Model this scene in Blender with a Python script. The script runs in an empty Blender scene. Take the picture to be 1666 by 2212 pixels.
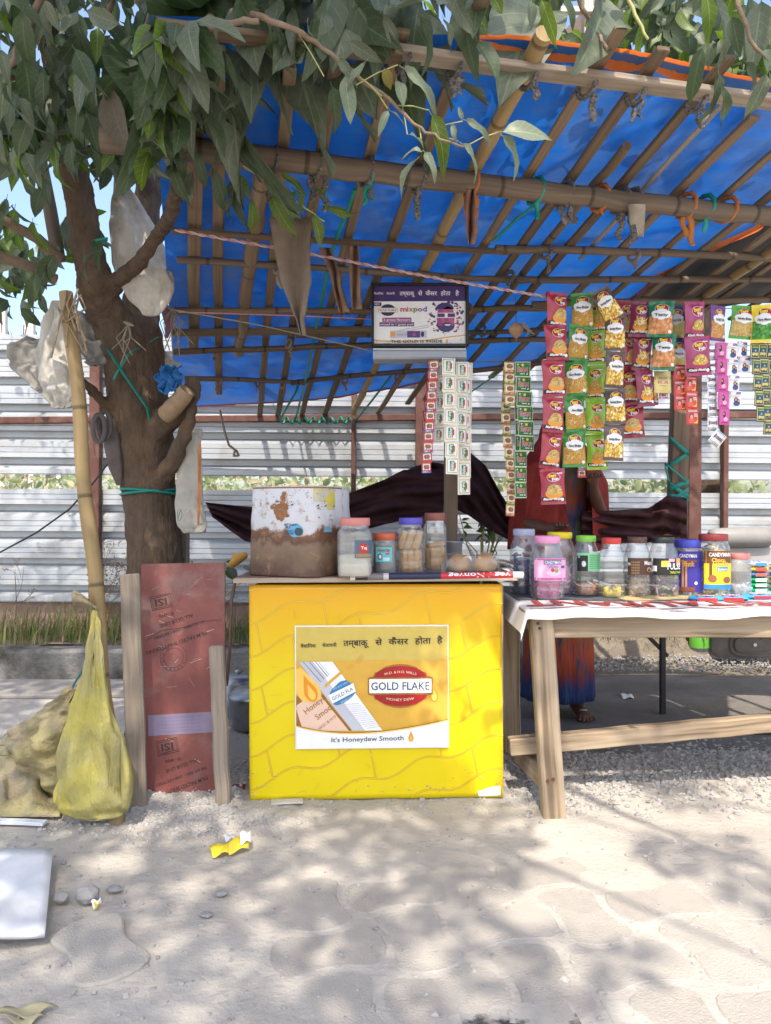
import bpy, math, random
import numpy as np
from math import sin, cos, pi, radians, sqrt, atan2
from mathutils import Vector, Matrix, Euler

sc = bpy.context.scene
COL = sc.collection
R = random.Random(7)
# ------------------------------------------------------------------ camera, sky, sun, exposure
CAMZ, F = 1.05, 1600.0
cam = bpy.data.cameras.new('camera')
cam.sensor_fit = 'VERTICAL'
cam.sensor_height = 36.0
cam.lens = 36.0 * F / 2212.0
cam.clip_start, cam.clip_end = 0.05, 2000
cam_o = bpy.data.objects.new('camera', cam)
cam_o.location = (0, 0, CAMZ)
cam_o.rotation_euler = (radians(90), 0, 0)
COL.objects.link(cam_o)
sc.camera = cam_o

SUN_EL, SUN_AZ = radians(57), radians(-5)
SUN = Vector((cos(SUN_EL) * sin(SUN_AZ), -cos(SUN_EL) * cos(SUN_AZ), sin(SUN_EL)))
world = bpy.data.worlds.new('World')
sc.world = world
world.use_nodes = True
wn = world.node_tree
sky = wn.nodes.new('ShaderNodeTexSky')
sky.sky_type = 'NISHITA'
sky.sun_disc = False
sky.sun_elevation = SUN_EL
sky.sun_rotation = atan2(SUN.x, SUN.y)
sky.dust_density = 3.0
wn.links.new(sky.outputs['Color'], wn.nodes['Background'].inputs['Color'])
wn.nodes['Background'].inputs['Strength'].default_value = 0.15
sl = bpy.data.lights.new('sun', 'SUN')
sl.energy = 2.4
sl.angle = radians(0.53)
sl.color = (1.0, 0.91, 0.78)
so = bpy.data.objects.new('sun', sl)
so.rotation_euler = SUN.to_track_quat('Z', 'Y').to_euler()
so.location = SUN * 30
COL.objects.link(so)
sc.view_settings.view_transform = 'Standard'
sc.view_settings.look = 'None'
sc.view_settings.exposure = 1.4
sc.view_settings.gamma = 1.0
sc.view_settings.use_curve_mapping = False
sc.render.engine = 'CYCLES'
sc.cycles.max_bounces = 8
sc.cycles.transparent_max_bounces = 24
sc.cycles.use_denoising = True
sc.cycles.caustics_reflective = False
sc.cycles.caustics_refractive = False


# ------------------------------------------------------------------ geometry helpers
def P(px, py, d):
    """the point of the place at depth d that the photograph shows at (px, py) of 1666 x 2212"""
    return Vector(((px - 833) / F * d, d, CAMZ + (1106 - py) / F * d))


def G(px, py, z=0.0):
    return P(px, py, (CAMZ - z) * F / (py - 1106))


class MB:
    def __init__(s):
        s.v, s.f, s.m, s.sm, s.uv = [], [], [], [], []

    def add(s, verts, faces, mat, smooth=False, uvs=None):
        b = len(s.v)
        s.v.extend(tuple(p) for p in verts)
        s.uv.extend(uvs if uvs else [(p[0], p[1]) for p in verts])
        for f in faces:
            s.f.append(tuple(i + b for i in f))
            s.m.append(mat)
            s.sm.append(smooth)
        return s

    def beam(s, p0, p1, w, h, mat, up=(0, 0, 1), bev=0.004, seg=1, wob=0.0, taper=1.0, smooth=False, voff=None):
        p0, p1 = Vector(p0), Vector(p1)
        ax = (p1 - p0)
        L = ax.length
        ax.normalize()
        up = Vector(up)
        if abs(ax.dot(up)) > 0.95:
            up = Vector((0, 1, 0)) if abs(ax.y) < 0.9 else Vector((1, 0, 0))
        x = ax.cross(up).normalized()
        y = x.cross(ax).normalized()
        bev = min(bev, w * .3, h * .3)
        a, b = w / 2, h / 2
        cs = [(-a + bev, -b), (a - bev, -b), (a, -b + bev), (a, b - bev), (a - bev, b), (-a + bev, b), (-a, b - bev), (-a, -b + bev)]
        per = [0]
        for k in range(8):
            q0, q1 = cs[k], cs[(k + 1) % 8]
            per.append(per[-1] + math.hypot(q1[0] - q0[0], q1[1] - q0[1]))
        vs, us, fs = [], [], []
        vo = R.random() * 9 if voff is None else voff
        rings = [(-0.0, .82)] + [(k / seg, 1.0) for k in range(seg + 1)] + [(1.0, .82)]
        n = len(rings)
        for i, (t, k) in enumerate(rings):
            tt = t
            off = Vector((0, 0, 0))
            if 0 < t < 1 and wob:
                off = x * R.uniform(-wob, wob) + y * R.uniform(-wob, wob)
            tp = 1 + (taper - 1) * t
            e = bev * (1 if k < 1 else 0)
            d = L * tt + (0 if k < 1 else (bev if t == 0 else (-bev if t == 1 else 0)))
            for j in range(9):
                c = cs[j % 8]
                sx = (a - e) / a
                sy = (b - e) / b
                vs.append(p0 + ax * d + off + x * c[0] * sx * tp + y * c[1] * sy * tp)
                us.append((per[j], vo + d))
        for i in range(n - 1):
            for j in range(8):
                q = i * 9 + j
                fs.append((q, q + 1, q + 10, q + 9))
        fs.append(tuple(range(7, -1, -1)))
        fs.append(tuple((n - 1) * 9 + j for j in range(8)))
        return s.add(vs, fs, mat, smooth, us)

    def box(s, lo, hi, mat, bev=0.004):
        lo, hi = Vector(lo), Vector(hi)
        c = (lo + hi) / 2
        d = hi - lo
        k = max(range(3), key=lambda i: d[i])
        e = Vector((0, 0, 0))
        e[k] = d[k] / 2
        if k == 0:
            return s.beam(c - e, c + e, d.y, d.z, mat, (0, 0, 1), bev)
        if k == 1:
            return s.beam(c - e, c + e, d.x, d.z, mat, (0, 0, 1), bev)
        return s.beam(c - e, c + e, d.x, d.y, mat, (0, 1, 0), bev)

    def tube(s, pts, r, mat, n=8, cap=True, flat=1.0, smooth=True):
        pts = [Vector(p) for p in pts]
        m = len(pts)
        rr = r if isinstance(r, (list, tuple)) else [r] * m
        vs, us, fs = [], [], []
        t = (pts[1] - pts[0]).normalized()
        up = Vector((0, 0, 1)) if abs(t.z) < .9 else Vector((0, 1, 0))
        x = t.cross(up).normalized()
        L = R.random() * 7
        for i in range(m):
            if i:
                L += (pts[i] - pts[i - 1]).length
            a = pts[min(i + 1, m - 1)] - pts[max(i - 1, 0)]
            if a.length > 1e-9:
                t = a.normalized()
            x = (x - t * x.dot(t))
            x = x.normalized() if x.length > 1e-6 else t.orthogonal().normalized()
            y = t.cross(x)
            for j in range(n):
                an = 2 * pi * j / n
                vs.append(pts[i] + x * cos(an) * rr[i] + y * sin(an) * rr[i] * flat)
                us.append((abs(2 * j / n - 1) * pi * rr[i], L))
        for i in range(m - 1):
            for j in range(n):
                fs.append((i * n + j, i * n + (j + 1) % n, (i + 1) * n + (j + 1) % n, (i + 1) * n + j))
        s.add(vs, fs, mat, smooth, us)
        if cap:
            s.add(vs[:n], [tuple(range(n - 1, -1, -1))], mat, False)
            s.add(vs[-n:], [tuple(range(n))], mat, False)
        return s

    def lathe(s, prof, c, mat, n=24, sq=0.0, smooth=True, cap=False, rf=None):
        """prof [(r,z)], round about z through c; sq > 0 squares the plan; rf(angle, z) scales r"""
        c = Vector(c)
        vs, us, fs = [], [], []
        for (r, z) in prof:
            for j in range(n):
                a = 2 * pi * j / n
                k = 1.0
                if sq:
                    p = 2 + 6 * sq
                    k = 1 / (abs(cos(a)) ** p + abs(sin(a)) ** p) ** (1 / p)
                    k = 1 + (k - 1) * .55
                if rf:
                    k *= rf(a, z)
                vs.append(c + Vector((cos(a) * r * k, sin(a) * r * k, z)))
                us.append((abs(2 * j / n - 1), z))
        for i in range(len(prof) - 1):
            for j in range(n):
                fs.append((i * n + j, i * n + (j + 1) % n, (i + 1) * n + (j + 1) % n, (i + 1) * n + j))
        s.add(vs, fs, mat, smooth, us)
        if cap:
            s.add(vs[:n], [tuple(range(n - 1, -1, -1))], mat)
            s.add(vs[-n:], [tuple(range(n))], mat)
        return s

    def grid(s, fn, nu, nv, mat, smooth=True):
        vs, us, fs = [], [], []
        for j in range(nv + 1):
            for i in range(nu + 1):
                vs.append(fn(i / nu, j / nv))
                us.append((i / nu, j / nv))
        for j in range(nv):
            for i in range(nu):
                q = j * (nu + 1) + i
                fs.append((q, q + 1, q + nu + 2, q + nu + 1))
        return s.add(vs, fs, mat, smooth, us)

    # ---- flat print on a surface surf(a, b, offset) -> point
    def rc(s, surf, x0, y0, x1, y1, mat, off=.0005, nx=2, ny=2):
        return s.grid(lambda u, v: surf(x0 + (x1 - x0) * u, y0 + (y1 - y0) * v, off), nx, ny, mat, True)

    def el(s, surf, cx, cy, rx, ry, mat, off=.0005, n=16, rings=2, a0=0, a1=2 * pi, rot=0.0):
        full = abs(a1 - a0 - 2 * pi) < 1e-6
        m = n if full else n + 1
        cr, sr = cos(rot), sin(rot)

        def q(k, an):
            x, y = rx * k * cos(an), ry * k * sin(an)
            return surf(cx + x * cr - y * sr, cy + x * sr + y * cr, off)
        vs = [surf(cx, cy, off)]
        for k in range(1, rings + 1):
            vs += [q(k / rings, a0 + (a1 - a0) * j / n) for j in range(m)]
        fs = []
        for j in range(n if full else n):
            j2 = (j + 1) % m
            fs.append((0, 1 + j, 1 + j2))
            for k in range(1, rings):
                b0, b1 = 1 + (k - 1) * m, 1 + k * m
                fs.append((b0 + j, b1 + j, b1 + j2, b0 + j2))
        return s.add(vs, fs, mat, True)

    def pg(s, surf, pts, mat, off=.0005):
        return s.add([surf(x, y, off) for x, y in pts], [tuple(range(len(pts)))], mat, False)

    def line(s, surf, pts, w, mat, off=.0006):
        vs, fs = [], []
        m = len(pts)
        for i, (x, y) in enumerate(pts):
            ax = pts[min(i + 1, m - 1)][0] - pts[max(i - 1, 0)][0]
            ay = pts[min(i + 1, m - 1)][1] - pts[max(i - 1, 0)][1]
            l = math.hypot(ax, ay) or 1
            nx, ny = -ay / l * w / 2, ax / l * w / 2
            vs += [surf(x + nx, y + ny, off), surf(x - nx, y - ny, off)]
        for i in range(m - 1):
            fs.append((2 * i, 2 * i + 1, 2 * i + 3, 2 * i + 2))
        return s.add(vs, fs, mat, False)

    def text(s, txt, surf, cx, cy, w, mat, h=None, off=.0008, rot=0.0, bold=0.0, shear=0.0, arc=0.0):
        vs, fs, tw, th = glyphs(txt, bold, shear)
        if not vs or tw <= 0:
            return s
        k = w / tw
        ky = (h / .7) if h else k
        cr, sr = cos(rot), sin(rot)
        out = []
        for x, y in vs:
            x = (x - tw / 2) * k
            y = (y - .34) * ky
            if arc:
                y += -x * x * arc
            out.append(surf(cx + x * cr - y * sr, cy + x * sr + y * cr, off))
        return s.add(out, fs, mat, False)


_gl = {}


def glyphs(txt, bold=0.0, shear=0.0):
    key = (txt, bold, shear)
    if key not in _gl:
        cu = bpy.data.curves.new('lettering', 'FONT')
        cu.body = txt
        cu.size = 1
        cu.resolution_u = 2
        cu.offset = bold
        cu.shear = shear
        o = bpy.data.objects.new('lettering', cu)
        COL.objects.link(o)
        dg = bpy.context.evaluated_depsgraph_get()
        me = o.evaluated_get(dg).to_mesh()
        vs = [(v.co.x, v.co.y) for v in me.vertices]
        fs = [tuple(p.vertices) for p in me.polygons]
        bpy.data.objects.remove(o)
        bpy.data.curves.remove(cu)
        x0 = min((a for a, b in vs), default=0)
        vs = [(a - x0, b) for a, b in vs]
        _gl[key] = (vs, fs, max((a for a, b in vs), default=0), 1)
    return _gl[key]


def plane(o, u, v):
    """surface a*u + b*v from o, print lifted along the normal"""
    o, u, v = Vector(o), Vector(u), Vector(v)
    n = u.cross(v).normalized()
    return lambda a, b, off=0: o + u * a + v * b + n * off


def cyl(c, r, ang0=0.0, rf=None):
    """a = arc length round from the front (-y side), b = height"""
    c = Vector(c)

    def q(a, b, off=0):
        t = ang0 + a / r
        k = r + off
        if rf:
            k = r * rf(t - pi / 2) + off
        return c + Vector((sin(t) * k, -cos(t) * k, b))
    return q


def mesh_of(name, mb):
    me = bpy.data.meshes.new(name)
    me.from_pydata(mb.v, [], mb.f)
    mats = []
    idx = {}
    for m in mb.m:
        if m.name not in idx:
            idx[m.name] = len(mats)
            mats.append(m)
    for m in mats:
        me.materials.append(m)
    me.polygons.foreach_set('material_index', [idx[m.name] for m in mb.m])
    me.polygons.foreach_set('use_smooth', mb.sm)
    uvl = me.uv_layers.new(name='UVMap')
    li = np.empty(len(me.loops), np.int32)
    me.loops.foreach_get('vertex_index', li)
    uvl.data.foreach_set('uv', np.array(mb.uv, np.float32)[li].ravel())
    me.update()
    return me


def tag(o, label=None, cat=None, group=None, kind=None):
    for k, v in (('label', label), ('category', cat), ('group', group), ('kind', kind)):
        if v:
            o[k] = v
    return o


def obj(name, mb, parent=None, local=False, solid=0.0, sub=0, origin=None):
    if not local:
        if parent is not None:
            inv = Matrix.LocRotScale(parent.location, parent.rotation_euler, None)
            if parent.parent is not None:
                pp = parent.parent
                inv = Matrix.LocRotScale(pp.location, pp.rotation_euler, None) @ inv
            inv = inv.inverted()
            mb.v = [tuple(inv @ Vector(p)) for p in mb.v]
        elif origin is not None:
            mb.v = [tuple(Vector(p) - Vector(origin)) for p in mb.v]
    o = bpy.data.objects.new(name, mesh_of(name, mb))
    COL.objects.link(o)
    if parent is not None:
        o.parent = parent
    elif origin is not None:
        o.location = origin
    if sub:
        md = o.modifiers.new('smooth', 'SUBSURF')
        md.levels = md.render_levels = sub
    if solid:
        md = o.modifiers.new('thickness', 'SOLIDIFY')
        md.thickness = solid
        md.offset = -1
    return o


def thing(name, label, cat, loc=(0, 0, 0), group=None, rz=0.0):
    o = bpy.data.objects.new(name, None)
    o.empty_display_size = .05
    COL.objects.link(o)
    o.location = loc
    o.rotation_euler = (0, 0, rz)
    return tag(o, label, cat, group)


def single(name, mb, label, cat, group=None, solid=0.0, sub=0, kind=None):
    xs = np.array(mb.v)
    lo, hi = xs.min(0), xs.max(0)
    return tag(obj(name, mb, None, solid=solid, sub=sub, origin=((lo[0] + hi[0]) / 2, (lo[1] + hi[1]) / 2, lo[2])), label, cat, group, kind)


def share(name, me, parent, loc=(0, 0, 0), rot=(0, 0, 0), sc_=1.0):
    o = bpy.data.objects.new(name, me)
    COL.objects.link(o)
    o.parent = parent
    o.location = loc
    o.rotation_euler = rot
    if sc_ != 1.0:
        o.scale = (sc_,) * 3 if not isinstance(sc_, tuple) else sc_
    return o


def vn(x, y, s, seed=0):
    """smooth value noise, arrays in, 0..1 out"""
    x = np.asarray(x, float) * s + seed * 17.3
    y = np.asarray(y, float) * s - seed * 9.1
    i, j = np.floor(x), np.floor(y)
    fx, fy = x - i, y - j
    fx, fy = fx * fx * (3 - 2 * fx), fy * fy * (3 - 2 * fy)

    def h(a, b):
        v = np.sin(a * 127.1 + b * 311.7 + seed * 74.7) * 43758.5453
        return v - np.floor(v)
    return (h(i, j) * (1 - fx) + h(i + 1, j) * fx) * (1 - fy) + (h(i, j + 1) * (1 - fx) + h(i + 1, j + 1) * fx) * fy


def fbm(x, y, s, seed=0, o=4):
    t, a, n = 0, 1, 0
    for k in range(o):
        t = t + a * vn(x, y, s * 2 ** k, seed + k)
        n += a
        a *= .5
    return t / n


def vn1(x, y, s, seed=0):
    return float(vn(np.array([x]), np.array([y]), s, seed)[0])


# ------------------------------------------------------------------ materials
_mats = {}


def nd(t, typ, **kw):
    n = t.nodes.new(typ)
    for k, v in kw.items():
        if k in n.inputs:
            n.inputs[k].default_value = v
        else:
            setattr(n, k, v)
    return n


def rgba(c):
    return (c[0], c[1], c[2], 1)


def mat(name, c, c2=None, scale=10.0, rough=.7, bump=.0, bscale=None, metal=0.0, spec=.4, transl=0.0, stretch=(1, 1, 1),
        coord='Object', dirt=None, dirt_s=3.0, dirt_lo=.5, dirt_hi=.7, rnd=0.0, detail=5.0, alpha=1.0, coat=0.0, bdist=.01):
    """principled surface: two colours mixed by noise, a second colour of dirt or wear in patches, fine relief"""
    if name in _mats:
        return _mats[name]
    m = bpy.data.materials.new(name)
    _mats[name] = m
    m.use_nodes = True
    m.diffuse_color = rgba(c)
    t = m.node_tree
    b = t.nodes['Principled BSDF']
    L = t.links.new
    b.inputs['Roughness'].default_value = rough
    b.inputs['Metallic'].default_value = metal
    b.inputs['Specular IOR Level'].default_value = spec
    b.inputs['Coat Weight'].default_value = coat
    tc = nd(t, 'ShaderNodeTexCoord')
    mp = nd(t, 'ShaderNodeMapping')
    mp.inputs['Scale'].default_value = stretch
    L(tc.outputs[coord], mp.inputs['Vector'])
    src = mp.outputs['Vector']
    c2 = c2 or tuple(min(1, x * 1.12) for x in c)
    n1 = nd(t, 'ShaderNodeTexNoise', Scale=scale, Detail=detail, Roughness=.6)
    L(src, n1.inputs['Vector'])
    rp = nd(t, 'ShaderNodeValToRGB')
    rp.color_ramp.elements[0].position = .3
    rp.color_ramp.elements[1].position = .7
    rp.color_ramp.elements[0].color = rgba(c)
    rp.color_ramp.elements[1].color = rgba(c2)
    L(n1.outputs['Fac'], rp.inputs['Fac'])
    out = rp.outputs['Color']
    if dirt:
        n2 = nd(t, 'ShaderNodeTexNoise', Scale=dirt_s, Detail=8.0, Roughness=.65)
        L(tc.outputs['Object'], n2.inputs['Vector'])
        mr = nd(t, 'ShaderNodeMapRange')
        mr.inputs['From Min'].default_value = dirt_lo
        mr.inputs['From Max'].default_value = dirt_hi
        L(n2.outputs['Fac'], mr.inputs['Value'])
        mx = nd(t, 'ShaderNodeMix', data_type='RGBA')
        L(mr.outputs['Result'], mx.inputs['Factor'])
        L(out, mx.inputs['A'])
        mx.inputs['B'].default_value = rgba(dirt)
        out = mx.outputs['Result']
    if rnd:
        oi = nd(t, 'ShaderNodeObjectInfo')
        mr2 = nd(t, 'ShaderNodeMapRange')
        mr2.inputs['To Min'].default_value = 1 - rnd
        mr2.inputs['To Max'].default_value = 1 + rnd
        L(oi.outputs['Random'], mr2.inputs['Value'])
        hs = nd(t, 'ShaderNodeHueSaturation')
        L(mr2.outputs['Result'], hs.inputs['Value'])
        L(out, hs.inputs['Color'])
        out = hs.outputs['Color']
    L(out, b.inputs['Base Color'])
    if bump:
        n3 = nd(t, 'ShaderNodeTexNoise', Scale=bscale or scale * 4, Detail=6.0, Roughness=.65)
        L(src, n3.inputs['Vector'])
        bp = nd(t, 'ShaderNodeBump', Strength=min(1, bump))
        bp.inputs['Distance'].default_value = bdist
        L(n3.outputs['Fac'], bp.inputs['Height'])
        L(bp.outputs['Normal'], b.inputs['Normal'])
    if transl:
        tr = nd(t, 'ShaderNodeBsdfTranslucent')
        L(out, tr.inputs['Color'])
        ms = nd(t, 'ShaderNodeMixShader', Fac=transl)
        L(b.outputs[0], ms.inputs[1])
        L(tr.outputs[0], ms.inputs[2])
        L(ms.outputs[0], t.nodes['Material Output'].inputs['Surface'])
    return m


def flat(name, c, rough=.5, spec=.4, metal=0.0):
    """printed ink or plain plastic: one colour with a faint unevenness"""
    return mat('ink_' + name, c, tuple(min(1, x * 1.08 + .004) for x in c), 30, rough, spec=spec, metal=metal)


def clear(name, tint=(.95, .97, .98), gloss=.14, haze=.06, edge=.45):
    """thin clear plastic wall: mostly see-through, with gloss and a little haze"""
    if name in _mats:
        return _mats[name]
    m = bpy.data.materials.new(name)
    _mats[name] = m
    m.use_nodes = True
    t = m.node_tree
    t.nodes.remove(t.nodes['Principled BSDF'])
    L = t.links.new
    tr = nd(t, 'ShaderNodeBsdfTransparent', Color=rgba(tint))
    gl = nd(t, 'ShaderNodeBsdfGlossy', Color=(1, 1, 1, 1), Roughness=.12)
    df = nd(t, 'ShaderNodeBsdfDiffuse', Color=(.75, .78, .8, 1))
    fr = nd(t, 'ShaderNodeLayerWeight', Blend=.25)
    ad = nd(t, 'ShaderNodeMath', operation='MULTIPLY_ADD')
    ad.inputs[1].default_value = edge
    ad.inputs[2].default_value = gloss * .4
    L(fr.outputs['Facing'], ad.inputs[0])
    m1 = nd(t, 'ShaderNodeMixShader')
    L(ad.outputs[0], m1.inputs[0])
    L(tr.outputs[0], m1.inputs[1])
    L(gl.outputs[0], m1.inputs[2])
    tcn = nd(t, 'ShaderNodeTexCoord')
    nz = nd(t, 'ShaderNodeTexNoise', Scale=18.0, Detail=5.0)
    L(tcn.outputs['Object'], nz.inputs['Vector'])
    mh = nd(t, 'ShaderNodeMath', operation='MULTIPLY')
    mh.inputs[1].default_value = haze * 2
    L(nz.outputs['Fac'], mh.inputs[0])
    m2 = nd(t, 'ShaderNodeMixShader')
    L(mh.outputs[0], m2.inputs[0])
    L(m1.outputs[0], m2.inputs[1])
    L(df.outputs[0], m2.inputs[2])
    L(m2.outputs[0], t.nodes['Material Output'].inputs['Surface'])
    return m


def wood(name, c, c2, dark=(.05, .035, .025), grain=60.0, dk=.22, rough=.8, dirt=None, ring=False, rnd=.12, bump=.35):
    """sawn wood or bamboo: grain drawn along the UV's second axis"""
    if name in _mats:
        return _mats[name]
    m = bpy.data.materials.new(name)
    _mats[name] = m
    m.use_nodes = True
    t = m.node_tree
    b = t.nodes['Principled BSDF']
    L = t.links.new
    b.inputs['Roughness'].default_value = rough
    b.inputs['Specular IOR Level'].default_value = .3
    uv = nd(t, 'ShaderNodeTexCoord')
    mp = nd(t, 'ShaderNodeMapping')
    mp.inputs['Scale'].default_value = (grain, grain * .035, 1)
    L(uv.outputs['UV'], mp.inputs['Vector'])
    n1 = nd(t, 'ShaderNodeTexNoise', Scale=1.0, Detail=6.0, Roughness=.6, Distortion=.6)
    L(mp.outputs['Vector'], n1.inputs['Vector'])
    rp = nd(t, 'ShaderNodeValToRGB')
    e = rp.color_ramp.elements
    e[0].position, e[1].position = dk + .08, .72
    e[0].color, e[1].color = rgba(c), rgba(c2)
    x = e.new(dk)
    x.color = rgba(tuple(.5 * (p + q) for p, q in zip(c, dark)))
    L(n1.outputs['Fac'], rp.inputs['Fac'])
    out = rp.outputs['Color']
    n2 = nd(t, 'ShaderNodeTexNoise', Scale=5.0, Detail=6.0)
    L(uv.outputs['Object'], n2.inputs['Vector'])
    mr = nd(t, 'ShaderNodeMapRange')
    mr.inputs['From Min'].default_value = .52
    mr.inputs['From Max'].default_value = .75
    mr.inputs['To Max'].default_value = .65
    L(n2.outputs['Fac'], mr.inputs['Value'])
    mx = nd(t, 'ShaderNodeMix', data_type='RGBA')
    L(mr.outputs['Result'], mx.inputs['Factor'])
    L(out, mx.inputs['A'])
    mx.inputs['B'].default_value = rgba(dirt or tuple(p * .6 for p in c))
    out = mx.outputs['Result']
    hb = n1.outputs['Fac']
    if ring:
        sp = nd(t, 'ShaderNodeSeparateXYZ')
        L(uv.outputs['UV'], sp.inputs[0])
        ma = nd(t, 'ShaderNodeMath', operation='DIVIDE')
        ma.inputs[1].default_value = .31
        L(sp.outputs['Y'], ma.inputs[0])
        fr = nd(t, 'ShaderNodeMath', operation='FRACT')
        L(ma.outputs[0], fr.inputs[0])
        r2 = nd(t, 'ShaderNodeValToRGB')
        q = r2.color_ramp.elements
        q[0].position, q[0].color = 0.0, (.25, .25, .25, 1)
        q[1].position, q[1].color = .03, (1, 1, 1, 1)
        a = q.new(.93)
        a.color = (1, 1, 1, 1)
        a = q.new(.965)
        a.color = (1.0, 1.0, 1.0, 1)
        a = q.new(.98)
        a.color = (.3, .3, .3, 1)
        L(fr.outputs[0], r2.inputs['Fac'])
        m3 = nd(t, 'ShaderNodeMix', data_type='RGBA', blend_type='MULTIPLY')
        m3.inputs['Factor'].default_value = .8
        L(out, m3.inputs['A'])
        L(r2.outputs['Color'], m3.inputs['B'])
        out = m3.outputs['Result']
    if rnd:
        oi = nd(t, 'ShaderNodeObjectInfo')
        mr2 = nd(t, 'ShaderNodeMapRange')
        mr2.inputs['To Min'].default_value = 1 - rnd
        mr2.inputs['To Max'].default_value = 1 + rnd
        L(oi.outputs['Random'], mr2.inputs['Value'])
        hs = nd(t, 'ShaderNodeHueSaturation')
        L(mr2.outputs['Result'], hs.inputs['Value'])
        L(out, hs.inputs['Color'])
        out = hs.outputs['Color']
    L(out, b.inputs['Base Color'])
    bp = nd(t, 'ShaderNodeBump', Strength=bump)
    bp.inputs['Distance'].default_value = .004
    L(hb, bp.inputs['Height'])
    L(bp.outputs['Normal'], b.inputs['Normal'])
    return m


def leafmat(name, c, c2, vein, dust, dust_amt, transl=.3, rough=.45):
    """leaf blade: vein lines from the blade's own UV, dust in patches"""
    m = bpy.data.materials.new(name)
    _mats[name] = m
    m.use_nodes = True
    t = m.node_tree
    b = t.nodes['Principled BSDF']
    L = t.links.new
    b.inputs['Roughness'].default_value = rough
    b.inputs['Specular IOR Level'].default_value = .45

    def M(op, *a):
        n = nd(t, 'ShaderNodeMath', operation=op)
        for i, x in enumerate(a):
            if isinstance(x, (int, float)):
                n.inputs[i].default_value = x
            else:
                L(x, n.inputs[i])
        return n.outputs[0]
    tc = nd(t, 'ShaderNodeTexCoord')
    sp = nd(t, 'ShaderNodeSeparateXYZ')
    L(tc.outputs['UV'], sp.inputs[0])
    ax = M('ABSOLUTE', M('SUBTRACT', sp.outputs['X'], .5))
    mid = M('LESS_THAN', ax, .028)
    side = M('FRACT', M('SUBTRACT', M('MULTIPLY', sp.outputs['Y'], 8.0), M('MULTIPLY', ax, 3.2)))
    sv = M('MULTIPLY', M('LESS_THAN', side, .09), .5)
    vf = M('MAXIMUM', M('MULTIPLY', mid, .8), sv)
    oi = nd(t, 'ShaderNodeObjectInfo')
    n1 = nd(t, 'ShaderNodeTexNoise', Scale=3.0, Detail=2.0)
    L(tc.outputs['Object'], n1.inputs['Vector'])
    fac = M('ADD', M('MULTIPLY', oi.outputs['Random'], .6), M('MULTIPLY', n1.outputs['Fac'], .4))
    mx = nd(t, 'ShaderNodeMix', data_type='RGBA')
    L(fac, mx.inputs['Factor'])
    mx.inputs['A'].default_value, mx.inputs['B'].default_value = rgba(c), rgba(c2)
    n2 = nd(t, 'ShaderNodeTexNoise', Scale=26.0, Detail=6.0, Roughness=.7)
    L(tc.outputs['Object'], n2.inputs['Vector'])
    mr = nd(t, 'ShaderNodeMapRange')
    mr.inputs['From Min'].default_value = .4
    mr.inputs['From Max'].default_value = .7
    mr.inputs['To Min'].default_value = dust_amt * .35
    mr.inputs['To Max'].default_value = dust_amt
    L(n2.outputs['Fac'], mr.inputs['Value'])
    m2 = nd(t, 'ShaderNodeMix', data_type='RGBA')
    L(mr.outputs['Result'], m2.inputs['Factor'])
    L(mx.outputs['Result'], m2.inputs['A'])
    m2.inputs['B'].default_value = rgba(dust)
    m3 = nd(t, 'ShaderNodeMix', data_type='RGBA')
    L(vf, m3.inputs['Factor'])
    L(m2.outputs['Result'], m3.inputs['A'])
    m3.inputs['B'].default_value = rgba(vein)
    L(m3.outputs['Result'], b.inputs['Base Color'])
    bp = nd(t, 'ShaderNodeBump', Strength=.3)
    bp.inputs['Distance'].default_value = .003
    L(vf, bp.inputs['Height'])
    L(bp.outputs['Normal'], b.inputs['Normal'])
    tr = nd(t, 'ShaderNodeBsdfTranslucent')
    mt = nd(t, 'ShaderNodeMix', data_type='RGBA', blend_type='MULTIPLY')
    mt.inputs['Factor'].default_value = .0
    L(m3.outputs['Result'], mt.inputs['A'])
    hs = nd(t, 'ShaderNodeHueSaturation', Saturation=1.25, Value=1.5)
    L(mt.outputs['Result'], hs.inputs['Color'])
    L(hs.outputs['Color'], tr.inputs['Color'])
    ms = nd(t, 'ShaderNodeMixShader', Fac=transl)
    L(b.outputs[0], ms.inputs[1])
    L(tr.outputs[0], ms.inputs[2])
    L(ms.outputs[0], t.nodes['Material Output'].inputs['Surface'])
    return m


BAMBOO = wood('bamboo_culm', (.13, .088, .052), (.235, .166, .1), ring=True, grain=45, rough=.55, dirt=(.12, .088, .06), rnd=.25)
BAMBOO_FRESH = wood('fresh_bamboo_culm', (.26, .175, .075), (.36, .26, .125), ring=True, grain=30, rough=.5, dirt=(.18, .13, .07))
BAMBOO_OLD = wood('weathered_bamboo_culm', (.1, .072, .05), (.19, .142, .1), ring=True, grain=50, rough=.7, dirt=(.1, .078, .06), rnd=.25)
SLAT = wood('split_bamboo_slat', (.125, .086, .054), (.24, .172, .108), grain=60, rough=.75, dirt=(.11, .08, .055), rnd=.28)
SAWN = wood('sawn_pine', (.25, .185, .12), (.43, .345, .245), dark=(.05, .03, .018), grain=36, dk=.36, rough=.8, dirt=(.27, .21, .145), bump=.5)
GREYWOOD = wood('grey_weathered_wood', (.22, .175, .13), (.36, .3, .235), grain=75, dirt=(.16, .13, .1), bump=.6)
DARKWOOD = wood('dark_weathered_wood', (.13, .085, .055), (.24, .17, .115), grain=40, dirt=(.1, .07, .05))
PLY = wood('raw_plywood_edge', (.34, .26, .19), (.48, .39, .3), grain=90, dirt=(.22, .16, .12))
DUST = mat('pale_dust', (.42, .375, .325), (.5, .455, .4), 3.0, .95, .5, 90, spec=.1, dirt=(.36, .33, .295), dirt_s=1.6)
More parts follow.
